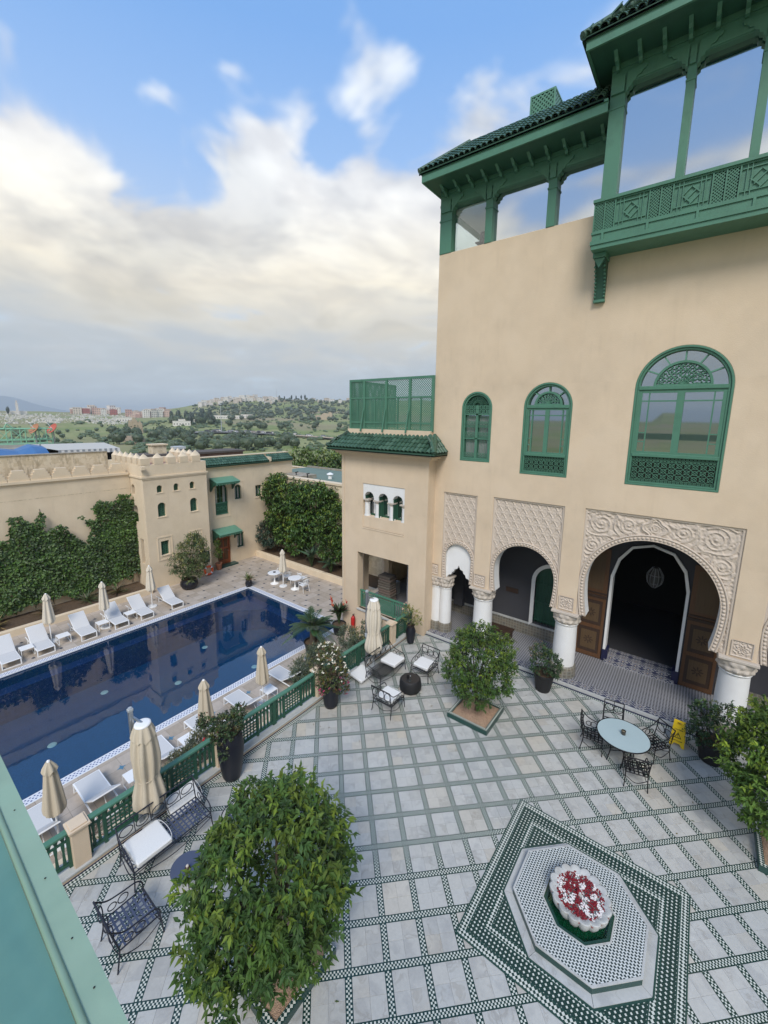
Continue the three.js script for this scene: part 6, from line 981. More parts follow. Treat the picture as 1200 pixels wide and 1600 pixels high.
function parasol(label, m, h = 2.45) {
  const t = thing('folded_parasol', label, 'parasol', [0, 0, 0], 'folded market parasols round the pool');
  loc('canopy', foldedCanvas([[.03, h - .06], [.1, h - .22], [.13, h - .5], [.17, h - .9], [.21, h - 1.3], [.2, h - 1.45]], 72, .2, 6, .4, .15), m, t); loc('valance', foldedCanvas([[.05, h - .04], [.13, h - .2], [.15, h - .32]], 72, .14, 6, 1.1), m, t);
  loc('inner_folds', foldedCanvas([[.08, h - .3], [.13, h - 1], [.12, h - 1.5]], 60, .3, 5), m, t); loc('cap', LA([[0, h], [.035, h - .02], [.04, h - .06], [.06, h - .09], [0, h - .1]], 14), M.whitePaint, t);
  loc('pole', CY(0, 0, 0, h - .1, .022), M.whitePaint, t); loc('base', LA([[0, .06], [.22, .06], [.25, .03], [.25, 0]], 24), M.white, t); return t;
}
const pf = parasol('folded cream parasol on the far pool side, leftmost of the three', M.canvasPale); pf.position.set(-23.4, T, -4.86);
copyOf(pf, [-23.0, T, -7.0], .6, 'folded cream parasol on the far pool side, middle of the three'); copyOf(pf, [-23.6, T, -9.5], 1.3, 'folded cream parasol on the far pool side by the tower corner'); copyOf(pf, [-20.2, T, -16.0], 2, 'folded cream parasol between the white bistro tables');
const pn = parasol('folded brown beige parasol on the near pool side, nearest the parapet', M.canvas, 2.4); pn.position.set(-11.7, T, -2.06);
copyOf(pn, [-11.75, T, -6.05], .8, 'folded brown beige parasol on the near pool side above the flowering shrubs'); copyOf(pn, [-11.95, T, -8.38], 1.7, 'folded brown beige parasol between the two right hand near loungers');
function bistroTable(label) { const t = thing('bistro_table', label, 'table', [0, 0, 0], 'white round bistro tables'); loc('top', LA([[0, .74], [.4, .74], [.42, .73], [.42, .715], [.4, .705], [0, .705]], 32), M.whitePaint, t); loc('pedestal', LA([[.27, 0], [.27, .02], [.2, .05], [.06, .1], [.04, .3], [.045, .6], [.12, .705]], 24), M.whitePaint, t); return t; }
const bt0 = bistroTable('white round bistro table left of the folded cream parasol'); bt0.position.set(-21.0, T, -15.95); copyOf(bt0, [-19.3, T, -16.2], 0, 'white round bistro table right of the folded cream parasol');
{ const a = thing('ashtray', 'small dark ashtray on the left white bistro table', 'ashtray', [-21.0, T + .741, -15.95]); loc('dish', LA([[0, .01], [.06, .01], [.08, .04], [.09, .04], [.07, 0]], 14), M.black, a); }
function bistroChair(label) { // back towards +z
  const t = thing('bistro_chair', label, 'chair', [0, 0, 0], 'white bistro chairs at the round tables'), P = (n, g, m = M.whitePaint) => loc(n, g, m, t);
  for (const sx of [-1, 1]) { P('leg', rod([sx * .2, .44, -.2], [sx * .24, 0, -.24], .018, 6, .013)); P('leg', rod([sx * .2, .44, .2], [sx * .24, 0, .28], .018, 6, .013)); P('arm', TU([[sx * .24, .44, -.16], [sx * .27, .62, -.14], [sx * .27, .65, .05], [sx * .24, .68, .24]], .018, 14, 6)); }
  P('seat', RB(-.23, .23, .42, .455, -.22, .22, .015)); P('backrest', [...Array.from({ length: 9 }, (_, k) => { const a = -.9 + k * .225; return rod([.24 * Math.sin(a), .44, .1 + .12 * Math.cos(a)], [.27 * Math.sin(a), .82, .16 + .16 * Math.cos(a)], .012); }), TU(Array.from({ length: 7 }, (_, k) => { const a = -.95 + k * .316; return [.27 * Math.sin(a), .83 - .1 * Math.abs(a) ** 2 * .6, .16 + .16 * Math.cos(a)]; }), .018, 18, 6), ...[.55, .66, .76].map((y) => TU(Array.from({ length: 5 }, (_, k) => { const a = -.85 + k * .425; return [.255 * Math.sin(a), y, .13 + .14 * Math.cos(a)]; }), .008, 10, 5))]); return t; }
const bc0 = bistroChair('white bistro chair behind the left bistro table'); bc0.position.set(-21.35, T, -16.75); bc0.rotation.y = PI - .3;
for (const [x, z, a, l] of [[-20.5, -16.55, PI * .72, 'white bistro chair between the left bistro table and the parasol'], [-19.5, -17.0, PI, 'white bistro chair behind the right bistro table'], [-18.6, -16.3, PI / 2 + .1, 'white bistro chair at the right side of the right bistro table']]) copyOf(bc0, [x, T, z], a, l);
{ const r = thing('lifebuoy', 'orange lifebuoy with white bands leaning on the foot of the tower', 'lifebuoy', [-25.5, T + .36, -14.0]); const g = []; r.rotation.z = .12; loc('ring', new THREE.TorusGeometry(.27, .075, 10, 36).rotateY(PI / 2), M.orange, r); for (let k = 0; k < 4; k++) loc('band', new THREE.TorusGeometry(.27, .079, 10, 6, .34).rotateZ(k * PI / 2 + .6).rotateY(PI / 2), M.whitePaint, r); loc('rope', new THREE.TorusGeometry(.36, .008, 5, 36).rotateY(PI / 2), M.canvasPale, r); }
{ const e = thing('fire_extinguisher', 'red fire extinguisher on the wall of the tiled wing behind the strelitzia', 'fire extinguisher', [-12.75, -.95, -14.32]); loc('cylinder', LA([[0, 0], [.1, 0], [.11, .03], [.11, .52], [.07, .6], [.035, .63], [.035, .67]], 18), M.red, e); loc('valve', [CY(0, 0, .67, .73, .025), bar([-.02, .73, 0], [.1, .77, 0], .02, .02)], M.black, e); loc('hose', TU([[.03, .7, 0], [.14, .6, .02], [.13, .3, .03], [.12, .15, .02]], .012, 14, 6), M.black, e); loc('wall_bracket', B(-.06, .06, .35, .42, -.13, -.09), M.black, e); }
const bowlPot = pot('bowl_pot', 'large round black bowl pot at the foot of the tower', -24.45, -12.1, [[0, 0], [.3, 0], [.42, .1], [.52, .3], [.5, .48], [.4, .58], [.44, .63], [.4, .64], [.36, .56]], M.pot, T);
pot('small_pot', 'small black pot with a spiky plant at the far pool corner', -21.85, -14.6, [[0, 0], [.16, 0], [.2, .1], [.22, .25], [.18, .4], [.17, .43], [.2, .47], [.17, .47], [.15, .4]], M.pot, T);
pot('black_planter', 'black planter with a palm at the near far corner of the pool', -13.05, -11.9, [[0, 0], [.26, 0], [.28, .06], [.36, .5], [.39, .54], [.4, .62], [.37, .62], [.33, .54]], M.black, T);
pot('black_planter', 'black planter with an orange flowered strelitzia at the corner of the tiled wing', -13.35, -13.95, [[0, 0], [.24, 0], [.26, .06], [.32, .45], [.34, .48], [.35, .56], [.32, .56], [.29, .48]], M.black, T);
pot('clay_pot', 'terracotta pot beside the wooden door of the pool house', -26.0, -15.05, [[0, 0], [.15, 0], [.17, .05], [.22, .38], [.24, .4], [.24, .48], [.21, .48], [.19, .4]], M.terracotta, T);

// ---------- vegetation ----------
class Leaves {
  constructor() { this.p = []; this.n = []; this.c = []; }
  // p base, d direction, u rough upward side of the blade
  leaf(p, d, u, len, wid, col, fold = .25, droop = .15) {
    const s = V3().crossVectors(d, u).normalize(), n = V3().crossVectors(s, d).normalize();
    const at = (a, b, h) => V3().copy(p).addScaledVector(d, a * len).addScaledVector(s, b * wid).addScaledVector(n, h * len);
    const A = at(0, 0, 0), m1 = at(.35, 0, .02), m2 = at(.7, 0, -.04 * droop * 5), tip = at(1, 0, -droop), l = at(.42, -.5, fold * wid / len), r = at(.42, .5, fold * wid / len);
    for (const [a, b, c] of [[A, r, m1], [A, m1, l], [m1, r, tip], [m1, tip, l]]) { const q = V3().crossVectors(V3().subVectors(b, a), V3().subVectors(c, a)).normalize(); for (const v of [a, b, c]) { this.p.push(v.x, v.y, v.z); this.n.push(q.x * .6 + n.x * .4, q.y * .6 + n.y * .4, q.z * .6 + n.z * .4); this.c.push(col[0], col[1], col[2]); } }
  }
  geo() { const g = new THREE.BufferGeometry(); g.setAttribute('position', new THREE.Float32BufferAttribute(this.p, 3)); g.setAttribute('normal', new THREE.Float32BufferAttribute(this.n, 3)); g.setAttribute('color', new THREE.Float32BufferAttribute(this.c, 3)); g.setAttribute('uv', new THREE.Float32BufferAttribute(new Float32Array(this.p.length / 3 * 2), 2)); return g; }
}
const rdir = () => { const z = rr(-1, 1), a = rr(0, 2 * PI), r = Math.sqrt(1 - z * z); return V3(r * Math.cos(a), z, r * Math.sin(a)); };
// twigs through the lobes of a crown, each ending in a tuft of leaves; gap(p) can refuse a spot
function crown(L, lobes, twigs, per, len, wid, pal, o = {}) {
  const tot = lobes.reduce((s, l) => s + l[3] ** 2, 0), list = [];
  for (const l of lobes) {
    const n = Math.round(twigs * l[3] ** 2 / tot);
    for (let i = 0; i < n; i++) {
      const d = rdir(); if (d.y < -.75 && rnd() < .6) continue; const rad = l[3] * Math.pow(rr(.25, 1), .38) * (1 + .16 * (fbm(d.x * 2.4 + l[0] * 3 + 20, d.y * 2.4 + d.z * 2.4 + l[2] * 3 + 20, 3) - .5) * 2), sy = l[4] ?? 1;
      const p = V3(l[0] + d.x * rad, l[1] + d.y * rad * sy, l[2] + d.z * rad);
      if (lobes.some((q) => q !== l && Math.hypot(p.x - q[0], (p.y - q[1]) / (q[4] ?? 1), p.z - q[2]) < q[3] * .62)) continue;
      if (o.gap && o.gap(p)) continue;
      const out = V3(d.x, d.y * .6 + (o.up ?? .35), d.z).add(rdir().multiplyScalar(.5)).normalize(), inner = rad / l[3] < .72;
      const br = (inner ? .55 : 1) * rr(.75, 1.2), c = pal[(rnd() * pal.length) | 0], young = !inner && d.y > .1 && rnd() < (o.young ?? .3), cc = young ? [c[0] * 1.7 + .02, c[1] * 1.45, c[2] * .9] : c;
      const k = Math.max(3, Math.round(per * rr(.7, 1.3)));
      for (let q = 0; q < k; q++) {
        const dd = out.clone().multiplyScalar(rr(.1, .8)).add(rdir().multiplyScalar(.95)); dd.y -= (o.hang ?? .25) * rr(.3, 1.2); dd.normalize();
        const b = p.clone().addScaledVector(out, -len * rr(-.5, 1.4)), v = rr(.82, 1.18) * br; const s = rr(.7, 1.2);
        const u = V3(0, 1, 0).add(rdir().multiplyScalar(.35));
        if (o.each) { list.push([b, dd, u, len * s, wid * s, cc.map((x) => x * v)]); } else L.leaf(b, dd, u, len * s, wid * s, cc.map((x) => x * v), .3, rr(.05, .3));
      }
    }
  }
  return list;
}
function trunkAndLimbs(base, h, r, lobes, n = 5) {
  const g = [], top = V3(base[0] + rr(-.06, .06), base[1] + h, base[2] + rr(-.06, .06));
  g.push(TU([base, [base[0] + rr(-.05, .05), base[1] + h * .5, base[2] + rr(-.05, .05)], top.toArray()], r, 12, 9));
  for (let k = 0; k < n; k++) { const l = lobes[k % lobes.length], e = V3(l[0] + rr(-.5, .5) * l[3], l[1] + rr(-.1, .6) * l[3], l[2] + rr(-.5, .5) * l[3]), m = top.clone().lerp(e, .5).add(V3(0, .12 * h, 0)); g.push(rod(top.toArray(), m.toArray(), r * .62, 7, r * .42), rod(m.toArray(), e.toArray(), r * .42, 6, r * .18)); }
  return g;
}
const PC = [[.06, .132, .018], [.08, .162, .025], [.044, .1, .017], [.1, .185, .03], [.064, .136, .032]], PD = [[.03, .07, .024], [.042, .09, .028], [.024, .058, .022]], PO = [[.085, .115, .07], [.07, .1, .05], [.1, .125, .08]], PI2 = [[.052, .11, .018], [.07, .135, .024], [.042, .09, .018], [.09, .155, .03]];
function tree(name, label, cat, base, lobes, trunkH, r, twigs, per, len, wid, pal, o = {}) {
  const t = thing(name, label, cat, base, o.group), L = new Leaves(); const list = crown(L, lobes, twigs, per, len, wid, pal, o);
  raw('trunk', trunkAndLimbs(base, trunkH, r, lobes, o.limbs ?? 6), M.bark, t);
  if (o.each) { // the leaves that show largest are pieces of their own
    list.sort((a, b) => a[0].distanceToSquared(camera.position) - b[0].distanceToSquared(camera.position));
    const vis = []; list.forEach((q, i) => { const l = vis.length < 300 && i < 2600 && i % 8 === 0 ? new Leaves() : L; l.leaf(q[0], q[1], q[2], q[3], q[4], q[5], .3, .18); if (l !== L) vis.push(l); });
    const cr = raw('crown', L.geo(), M.leafyGloss, t); cr.userData.kind = 'stuff'; vis.forEach((l) => raw('leaf', l.geo(), M.leafyGloss, t));
  } else raw('crown', L.geo(), o.mat ?? M.leafyGloss, t).userData.kind = 'stuff';
  return t;
}
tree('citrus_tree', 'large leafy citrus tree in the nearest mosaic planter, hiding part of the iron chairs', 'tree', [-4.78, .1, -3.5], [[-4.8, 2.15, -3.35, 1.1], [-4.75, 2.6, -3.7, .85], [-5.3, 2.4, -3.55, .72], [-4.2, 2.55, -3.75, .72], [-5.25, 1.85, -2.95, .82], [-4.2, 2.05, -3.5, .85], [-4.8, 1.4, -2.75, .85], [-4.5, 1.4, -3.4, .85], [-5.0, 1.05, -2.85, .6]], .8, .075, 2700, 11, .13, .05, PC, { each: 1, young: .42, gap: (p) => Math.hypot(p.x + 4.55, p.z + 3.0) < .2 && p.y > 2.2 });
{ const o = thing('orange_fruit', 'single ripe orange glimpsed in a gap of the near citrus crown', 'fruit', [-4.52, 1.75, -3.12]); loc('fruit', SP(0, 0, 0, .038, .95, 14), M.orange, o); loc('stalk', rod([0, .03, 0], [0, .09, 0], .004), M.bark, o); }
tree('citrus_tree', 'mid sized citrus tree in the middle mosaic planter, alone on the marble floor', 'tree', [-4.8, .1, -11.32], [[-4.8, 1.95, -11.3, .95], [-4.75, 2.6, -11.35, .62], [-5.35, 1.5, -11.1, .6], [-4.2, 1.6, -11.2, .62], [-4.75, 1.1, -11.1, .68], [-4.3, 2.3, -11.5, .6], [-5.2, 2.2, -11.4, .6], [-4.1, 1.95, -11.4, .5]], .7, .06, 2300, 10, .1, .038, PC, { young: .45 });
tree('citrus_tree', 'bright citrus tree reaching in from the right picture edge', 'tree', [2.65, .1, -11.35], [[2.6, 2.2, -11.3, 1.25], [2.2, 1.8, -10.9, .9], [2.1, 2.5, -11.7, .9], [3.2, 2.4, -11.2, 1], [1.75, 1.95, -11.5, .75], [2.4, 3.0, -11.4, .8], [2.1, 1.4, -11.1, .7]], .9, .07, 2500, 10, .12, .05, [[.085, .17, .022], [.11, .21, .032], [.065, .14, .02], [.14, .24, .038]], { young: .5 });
// potted plants
function bush(name, label, base, lobes, twigs, per, len, wid, pal, o = {}) { const t = thing(name, label, 'plant', base, o.group), L = new Leaves(); crown(L, lobes, twigs, per, len, wid, pal, o); const st = []; for (let k = 0; k < (o.stems ?? 5); k++) { const l = lobes[k % lobes.length]; st.push(rod(base, [l[0] + rr(-.3, .3) * l[3], l[1] + rr(-.2, .5) * l[3], l[2] + rr(-.3, .3) * l[3]], .014, 5, .006)); } raw('stem', st, M.bark, t); raw('foliage', L.geo(), o.mat ?? M.leafy, t).userData.kind = 'stuff'; if (o.flowers) for (const [nm, n, s, m, test] of o.flowers) { const f = []; let c = 0; for (let i = 0; i < 4000 && c < n; i++) { const l = lobes[(rnd() * lobes.length) | 0], d = rdir(), p = V3(l[0] + d.x * l[3], l[1] + d.y * l[3] * (l[4] ?? 1), l[2] + d.z * l[3]); if (test && !test(p)) continue; c++; for (let q = 0; q < 3; q++) f.push(new THREE.SphereGeometry(s * rr(.6, 1), 5, 4).scale(1, .6, 1).translate(p.x + rr(-s, s), p.y + rr(-s, s), p.z + rr(-s, s))); } raw(nm, f, m, t).userData.kind = 'stuff'; } return t; }
bush('trailing_plant', 'dark trailing plant spilling over the very tall black pot', [-8.84, 1.2, -5.15], [[-8.84, 1.5, -5.15, .36], [-9.1, 1.55, -5.0, .26], [-9.4, 1.62, -4.75, .2], [-8.8, 1.75, -5.4, .22], [-8.75, 1.0, -4.92, .18, 1.8], [-9.05, 1.3, -4.95, .26]], 620, 8, .06, .035, [[.03, .065, .02], [.045, .085, .028], [.04, .05, .022]], { flowers: [['buds', 14, .02, std([.16, .06, .035], .8)]] });
bush('bougainvillea', 'blossoming bush with white and pink flowers in the navy pot at the balustrade', [-8.74, 1.05, -8.72], [[-8.75, 1.45, -8.7, .55], [-8.4, 1.3, -8.6, .45], [-9.1, 1.5, -8.95, .45], [-8.7, .95, -8.4, .3], [-8.3, .85, -8.75, .26], [-8.9, 1.85, -8.8, .28]], 800, 9, .06, .034, [[.06, .085, .02], [.085, .1, .03], [.045, .07, .02], [.11, .08, .045]], { flowers: [['white_blossom', 70, .03, std([.72, .68, .56], .8), (p) => p.y > 1.35], ['pink_blossom', 34, .028, std([.42, .04, .12], .7), (p) => p.y < 1.15]] });
bush('yellow_shrub', 'sparse yellow green plant in the slim dark pot of the porch corner', [-8.86, .75, -13.6], [[-8.86, 1.25, -13.6, .4], [-9.15, 1.4, -13.75, .24], [-8.5, 1.15, -13.5, .26], [-8.3, 1.25, -13.4, .16]], 130, 6, .08, .03, [[.14, .17, .03], [.2, .2, .05], [.1, .13, .03]], { flowers: [['pale_blossom', 10, .03, std([.6, .4, .28], .8), (p) => p.x < -9]] });
bush('dark_bush', 'dark green round bush before the white column left of the great arch', [-3.48, .6, -13.95], [[-3.48, 1.0, -13.95, .55], [-3.7, 1.3, -14.05, .38], [-3.25, 1.2, -13.85, .36], [-3.1, 1.02, -13.8, .3]], 500, 9, .065, .03, PD, { flowers: [['dry_tips', 50, .015, std([.2, .13, .07], .9), (p) => p.y > 1.2 && p.x < -3.5]] });
bush('dark_bush', 'dark green round bush beside the yellow wet floor sign', [1.2, .5, -13.75], [[1.2, .95, -13.75, .6], [.95, 1.3, -13.85, .42], [1.45, 1.35, -13.9, .45], [.85, .8, -13.6, .35]], 620, 9, .07, .035, PD);
bush('round_bush', 'large pale green bush in the black bowl pot before the tower', [-24.45, T + .5, -12.1], [[-24.4, 1.0, -12.4, 1.0], [-24.3, .4, -11.7, .8], [-24.5, .4, -12.75, .75], [-24.4, 1.6, -12.6, .7], [-24.3, .0, -12.2, .8]], 1100, 7, .17, .05, [[.085, .125, .04], [.11, .15, .055], [.065, .1, .03], [.14, .165, .06]], { stems: 9 });
function spiky(name, label, base, n, len, wid, pal, o = {}) { const t = thing(name, label, 'plant', base, o.group), L = new Leaves(); const st = []; for (let i = 0; i < n; i++) { const a = rr(0, 2 * PI), e = rr(o.e0 ?? .2, o.e1 ?? 1.35), d = V3(Math.cos(a) * Math.cos(e), Math.sin(e), Math.sin(a) * Math.cos(e)), c = pal[(rnd() * pal.length) | 0].map((x) => x * rr(.7, 1.25)); const p = V3(base[0], base[1] + (o.h ?? 0), base[2]);
  if (o.frond) { const k = 26, l = len * rr(.8, 1.15), pts = []; for (let q = 0; q <= k; q++) { const s = q / k, pt = p.clone().addScaledVector(d, l * s).add(V3(0, -.55 * l * s * s * (1 - .4 * Math.sin(e)), 0)); pts.push(pt); if (q > 3) { const tg = pts[q].clone().sub(pts[q - 1]).normalize(), sd = V3().crossVectors(tg, V3(0, 1, 0)).normalize(); for (const w of [-1, 1]) { const dd = sd.clone().multiplyScalar(w).addScaledVector(tg, .9).add(V3(0, -.1, 0)).normalize(); L.leaf(pt, dd, V3(0, 1, 0), wid * 9 * Math.sin(PI * (.12 + .8 * s)), wid, c, .1, .2); } } } st.push(TU(pts.filter((_, q) => q % 4 === 0 || q === k), .01, 10, 4)); }
  else { const b = p.clone().addScaledVector(d, len * .5); L.leaf(p, d, V3(0, 1, .2), len * rr(.7, 1.1), wid, c, .3, rr(.05, .4)); if (o.stalk) st.push(rod([base[0], base[1], base[2]], p.clone().addScaledVector(d, len * .3).toArray(), .012)); } }
  if (st.length) raw('stem', st, o.stemMat ?? std([.06, .1, .03], .8), t); if (o.trunk) raw('trunk', LA([[.14, 0], [.12, o.h * .6], [.15, o.h], [0, o.h + .02]], 12, base[0], base[1], base[2]), M.bark, t); raw('foliage', L.geo(), M.leafy, t).userData.kind = 'stuff'; return t; }
spiky('pygmy_palm', 'feathery palm in a black planter at the near far corner of the pool', [-13.05, T + .55, -11.9], 52, 1.25, .028, [[.05, .085, .03], [.07, .1, .045], [.04, .07, .03]], { frond: 1, h: .75, trunk: 1, e0: -.1, e1: 1.4 });
spiky('agave', 'spiky yellow green agave in the small pot at the far pool corner', [-21.85, T + .42, -14.6], 34, .62, .07, [[.14, .16, .05], [.1, .13, .04], [.2, .19, .08]]);
{ const t = spiky('strelitzia', 'strelitzia with orange and red blooms at the corner of the tiled wing', [-13.35, T + .5, -13.95], 60, .62, .15, [[.03, .06, .02], [.045, .075, .03], [.05, .035, .02]], { e0: .5, e1: 1.35, h: .55, stalk: 1 }); for (let k = 0; k < 8; k++) { const a = rr(0, 6.3), x = -13.35 + .4 * Math.cos(a), z = -13.95 + .35 * Math.sin(a), y = T + 1.5 + rr(-.1, .5); raw('bloom', [rod([x, y, z], [x + .12, y + .16, z + .05], .035, 5, .005), rod([x, y, z], [x - .06, y + .18, z], .03, 5, .005)], k % 3 ? std([.55, .13, .06], .7) : M.red, t); } }
spiky('dry_grass', 'dry brown fan leaves behind the pier nearest the parapet', [-10.9, -1.0, -2.55], 44, .75, .025, [[.13, .09, .06], [.1, .07, .05], [.16, .12, .08]], { e0: .1 });
// beds behind the balustrade
{ const b = thing('raised_bed', 'raised planting bed on the terrace just below the balustrade', 'planter', [-10.2, T, -7]); part('bed_wall', [B(-10.75, -10.6, T, T + .45, -14.4, 0)], M.wallFar, b); part('soil', B(-10.6, -9.53, T, T + .4, -14.4, 0), M.earth, b); }
bush('flowering_shrub', 'grey green flowering shrub with a red bloom behind the balustrade, left of the tall pot', [-11.0, T, -5.4], [[-11.0, -.75, -4.9, .5], [-11.1, -.5, -5.5, .48], [-11.1, -.65, -6.15, .42]], 760, 8, .085, .03, [[.09, .11, .06], [.12, .13, .08], [.06, .08, .04]], { flowers: [['red_bloom', 2, .05, M.red], ['white_bloom', 22, .022, std([.7, .68, .62], .8)]] });
bush('grey_shrub', 'feathery grey green shrub on the terrace behind the balustrade between palm and blossom pot', [-10.9, T, -11.4], [[-10.7, -.55, -10.6, .5], [-11.0, -.6, -11.4, .6], [-10.7, -.3, -12.4, .55], [-11.8, -.65, -10.2, .5], [-11.9, -.5, -11.1, .5], [-11.5, -.2, -12.6, .5], [-11.4, -.65, -9.7, .42]], 1900, 9, .1, .028, PO);
bush('grey_shrub', 'sparse grey green shrub at the foot of the tiled wing', [-10.6, T + .4, -13.4], [[-10.7, -.3, -13.3, .5], [-11.3, -.2, -13.7, .4], [-10.9, .1, -13.8, .35]], 420, 8, .09, .026, PO);
bush('olive_shrub', 'low grey leaved shrub behind the balustrade near the brown parasol', [-10.9, T, -4.1], [[-10.9, -.75, -4.1, .42], [-10.9, -.85, -3.5, .36]], 420, 8, .08, .026, PO);
// ivy on the garden wall
{
  const outline = [[5, 4.2], [-2, 3.3], [-3.6, 3.0], [-4.2, 3.3], [-4.6, 4.25], [-4.85, 4.3], [-5.3, 3.85], [-5.75, 4.35], [-5.95, 4.15], [-5.85, 3.3], [-6.2, 3.05], [-6.6, 3.55], [-6.95, 3.1], [-7.3, 2.45], [-7.7, 2.2], [-7.9, 3.1], [-7.75, 3.45], [-8.3, 3.75], [-8.0, 4.3], [-8.9, 4.45], [-9.6, 4.6], [-10.3, 4.5], [-10.5, 3.5], [-10.55, 1.5], [-10.5, .3], [-9.8, -.6], [5, -.9]];
  const inside = (z, y) => { let c = false; for (let i = 0, j = outline.length - 1; i < outline.length; j = i++) { const [a, b] = outline[i], [d, e] = outline[j]; if ((b > y) !== (e > y) && z < (d - a) * (y - b) / (e - b) + a) c = !c; } return c; };
  const t = thing('ivy', 'dense dark ivy covering the lower half of the garden wall', 'ivy', [-27.3, T, -6]), L = new Leaves();
  for (let i = 0; i < 26000; i++) { const z = rr(-10.6, 2), y = rr(-1, 4.7), w = (fbm(z * 1.6 + 30, y * 1.6 + 30, 4) - .5) * .9; if (!inside(z + w, y + w)) continue; const depth = .12 + .5 * fbm(z * .9 + 60, y * .9 + 20, 3) * (y < 2.5 ? 1 : .7), dark = fbm(z * 1.3 + 9, y * 1.3 + 2, 3); if (dark < .3 && rnd() < .3) continue; const x = -27.38 + depth * rr(.45, 1); const d = V3(rr(.1, .7), rr(-1, .3), rr(-.8, .8)).normalize(), k = rr(.55, 1.25) * (.32 + 1.1 * dark), c = PI2[(rnd() * 4) | 0]; L.leaf(V3(x, y, z), d, V3(1, .6, 0), rr(.12, .2), rr(.1, .16), c.map((q) => q * k), .2, .2); }
  raw('foliage', L.geo(), M.leafy, t).userData.kind = 'stuff';
  const st = []; for (let k = 0; k < 16; k++) { const z = -10 + k * .8; st.push(TU([[-27.36, -1, z], [-27.34, .6, z + rr(-.4, .4)], [-27.36, 2.2, z + rr(-.8, .8)]], .02, 10, 5)); } st.push(rod([-27.38, 3.5, -5.95], [-27.38, 4.4, -5.9], .01)); raw('stem', st, M.bark, t);
  for (const [z, l, c] of [[-3.4, 'yellowed dry plant in the planter below the ivy at the left edge', [[.3, .22, .06], [.22, .16, .05]]], [-5.4, 'brownish dry grass tuft below the ivy behind the first far parasol', [[.2, .15, .07], [.13, .11, .05]]], [-7.3, 'pale green spiky plant below the ivy, right of the second far parasol', [[.09, .12, .05], [.12, .14, .06]]], [-8.8, 'brown and green low plants below the ivy near the tower', [[.12, .11, .05], [.17, .13, .06]]]]) spiky('planter_plant', l, [-26.4, T + .25, z], 60, .75, .05, c, { e0: .2 });
}
// climbing shrubs on the end wall
for (const [label, lobes, n, pal, len] of [
  ['tall climbing shrub on the end wall, left mass next to the pool house', [[-25.2, 3.6, -20.0, 1.5], [-24.6, 1.8, -19.8, 1.5], [-25.8, 4.3, -20.3, .8], [-23.6, 3.4, -20.0, 1.4], [-23.9, .8, -19.6, 1.2]], 1700, PI2, .24],
  ['tall climbing shrub on the end wall, middle mass behind the cream parasol', [[-22.0, 3.2, -19.9, 1.6], [-21.6, 1.6, -19.6, 1.5], [-20.9, 3.7, -20.1, 1.2], [-22.6, .4, -19.4, 1.0]], 1700, PC.map((c) => c.map((x) => x * .85)), .22],
  ['tall climbing shrub on the end wall, right mass beside the tiled wing', [[-19.6, 2.0, -19.7, 1.4], [-18.6, 2.6, -20, 1.3], [-19.2, .6, -19.4, 1.1], [-17.6, 1.4, -19.8, 1.4], [-20.2, 3.7, -20.2, .9]], 1700, PI2, .2]]) bush('climbing_shrub', label, [lobes[0][0], T + .3, -19.6], lobes, n, 7, len, len * .5, pal, { stems: 10, up: .2 });
bush('dark_bush', 'dark blue green round bush in the far planter beside the pool house', [-26.0, T + .3, -19.2], [[-26.1, .5, -19.2, 1.0], [-25.4, .2, -19.1, .8]], 700, 7, .16, .06, [[.025, .055, .035], [.035, .07, .045]]);
spiky('banana_plant', 'broad leaved banana plant at the foot of the climbing shrubs', [-20.8, T + .3, -19.0], 18, 1.2, .3, [[.05, .1, .06], [.08, .14, .09], [.04, .08, .04]], { e0: .4, h: .6, stalk: 1 });
spiky('banana_plant', 'broad leaved banana plant near the right end of the far planter', [-18.9, T + .3, -19.0], 16, 1.1, .3, [[.06, .11, .06], [.09, .13, .07]], { e0: .4, h: .5, stalk: 1 });
bush('door_plant', 'slim green plant in the terracotta pot beside the wooden door', [-26.0, T + .4, -15.05], [[-26.05, -.1, -15.05, .3, 1.6], [-26.1, .6, -15.05, .22, 1.5]], 140, 6, .12, .04, PC);
// trees beyond the yellowed wall
for (const [x, z, r, l] of [[-47, -41, 3.2, 'bright green tree beyond the yellowed wall, left one'], [-42, -41, 3.4, 'bright green tree beyond the yellowed wall, middle one'], [-37.5, -40, 3.4, 'bright green tree beyond the yellowed wall, right one beside the tiled wing']]) tree('bright_tree', l, 'tree', [x, -12.5, z], [[x, 2.4, z, r * .85], [x - r * .6, 1.5, z, r * .75], [x + r * .6, 1.8, z, r * .75], [x, -.4, z + .6, r * 1.05]], 11, .25, 750, 7, .45, .22, [[.08, .14, .02], [.11, .17, .03], [.06, .11, .02]], { group: 'bright green trees beyond the yellowed wall', mat: M.leafy });

{ const L = new Leaves(); for (let i = 0; i < 90; i++) { const t = [[-4.78, -3.5], [-4.8, -11.32], [2.2, -11.2], [-8.7, -8.6]][(rnd() * 4) | 0], a = rr(0, 6.3), r = rr(.8, 2.4), x = t[0] + r * Math.cos(a), z = t[1] + r * Math.sin(a); if (x < -9 || z < -14.3 || z > -.6) continue; L.leaf(V3(x, .012, z), V3(Math.cos(a * 3), .05, Math.sin(a * 3)), V3(0, 1, 0), rr(.05, .09), .03, rnd() < .5 ? [.16, .12, .04] : [.07, .1, .03], .15, .05); } const f = thing('fallen_leaves', 'few fallen leaves scattered on the marble around the planters', 'leaves', [-4.8, 0, -8]); f.userData.kind = 'stuff'; raw('leaves', L.geo(), M.leafy, f).userData.kind = 'stuff'; }

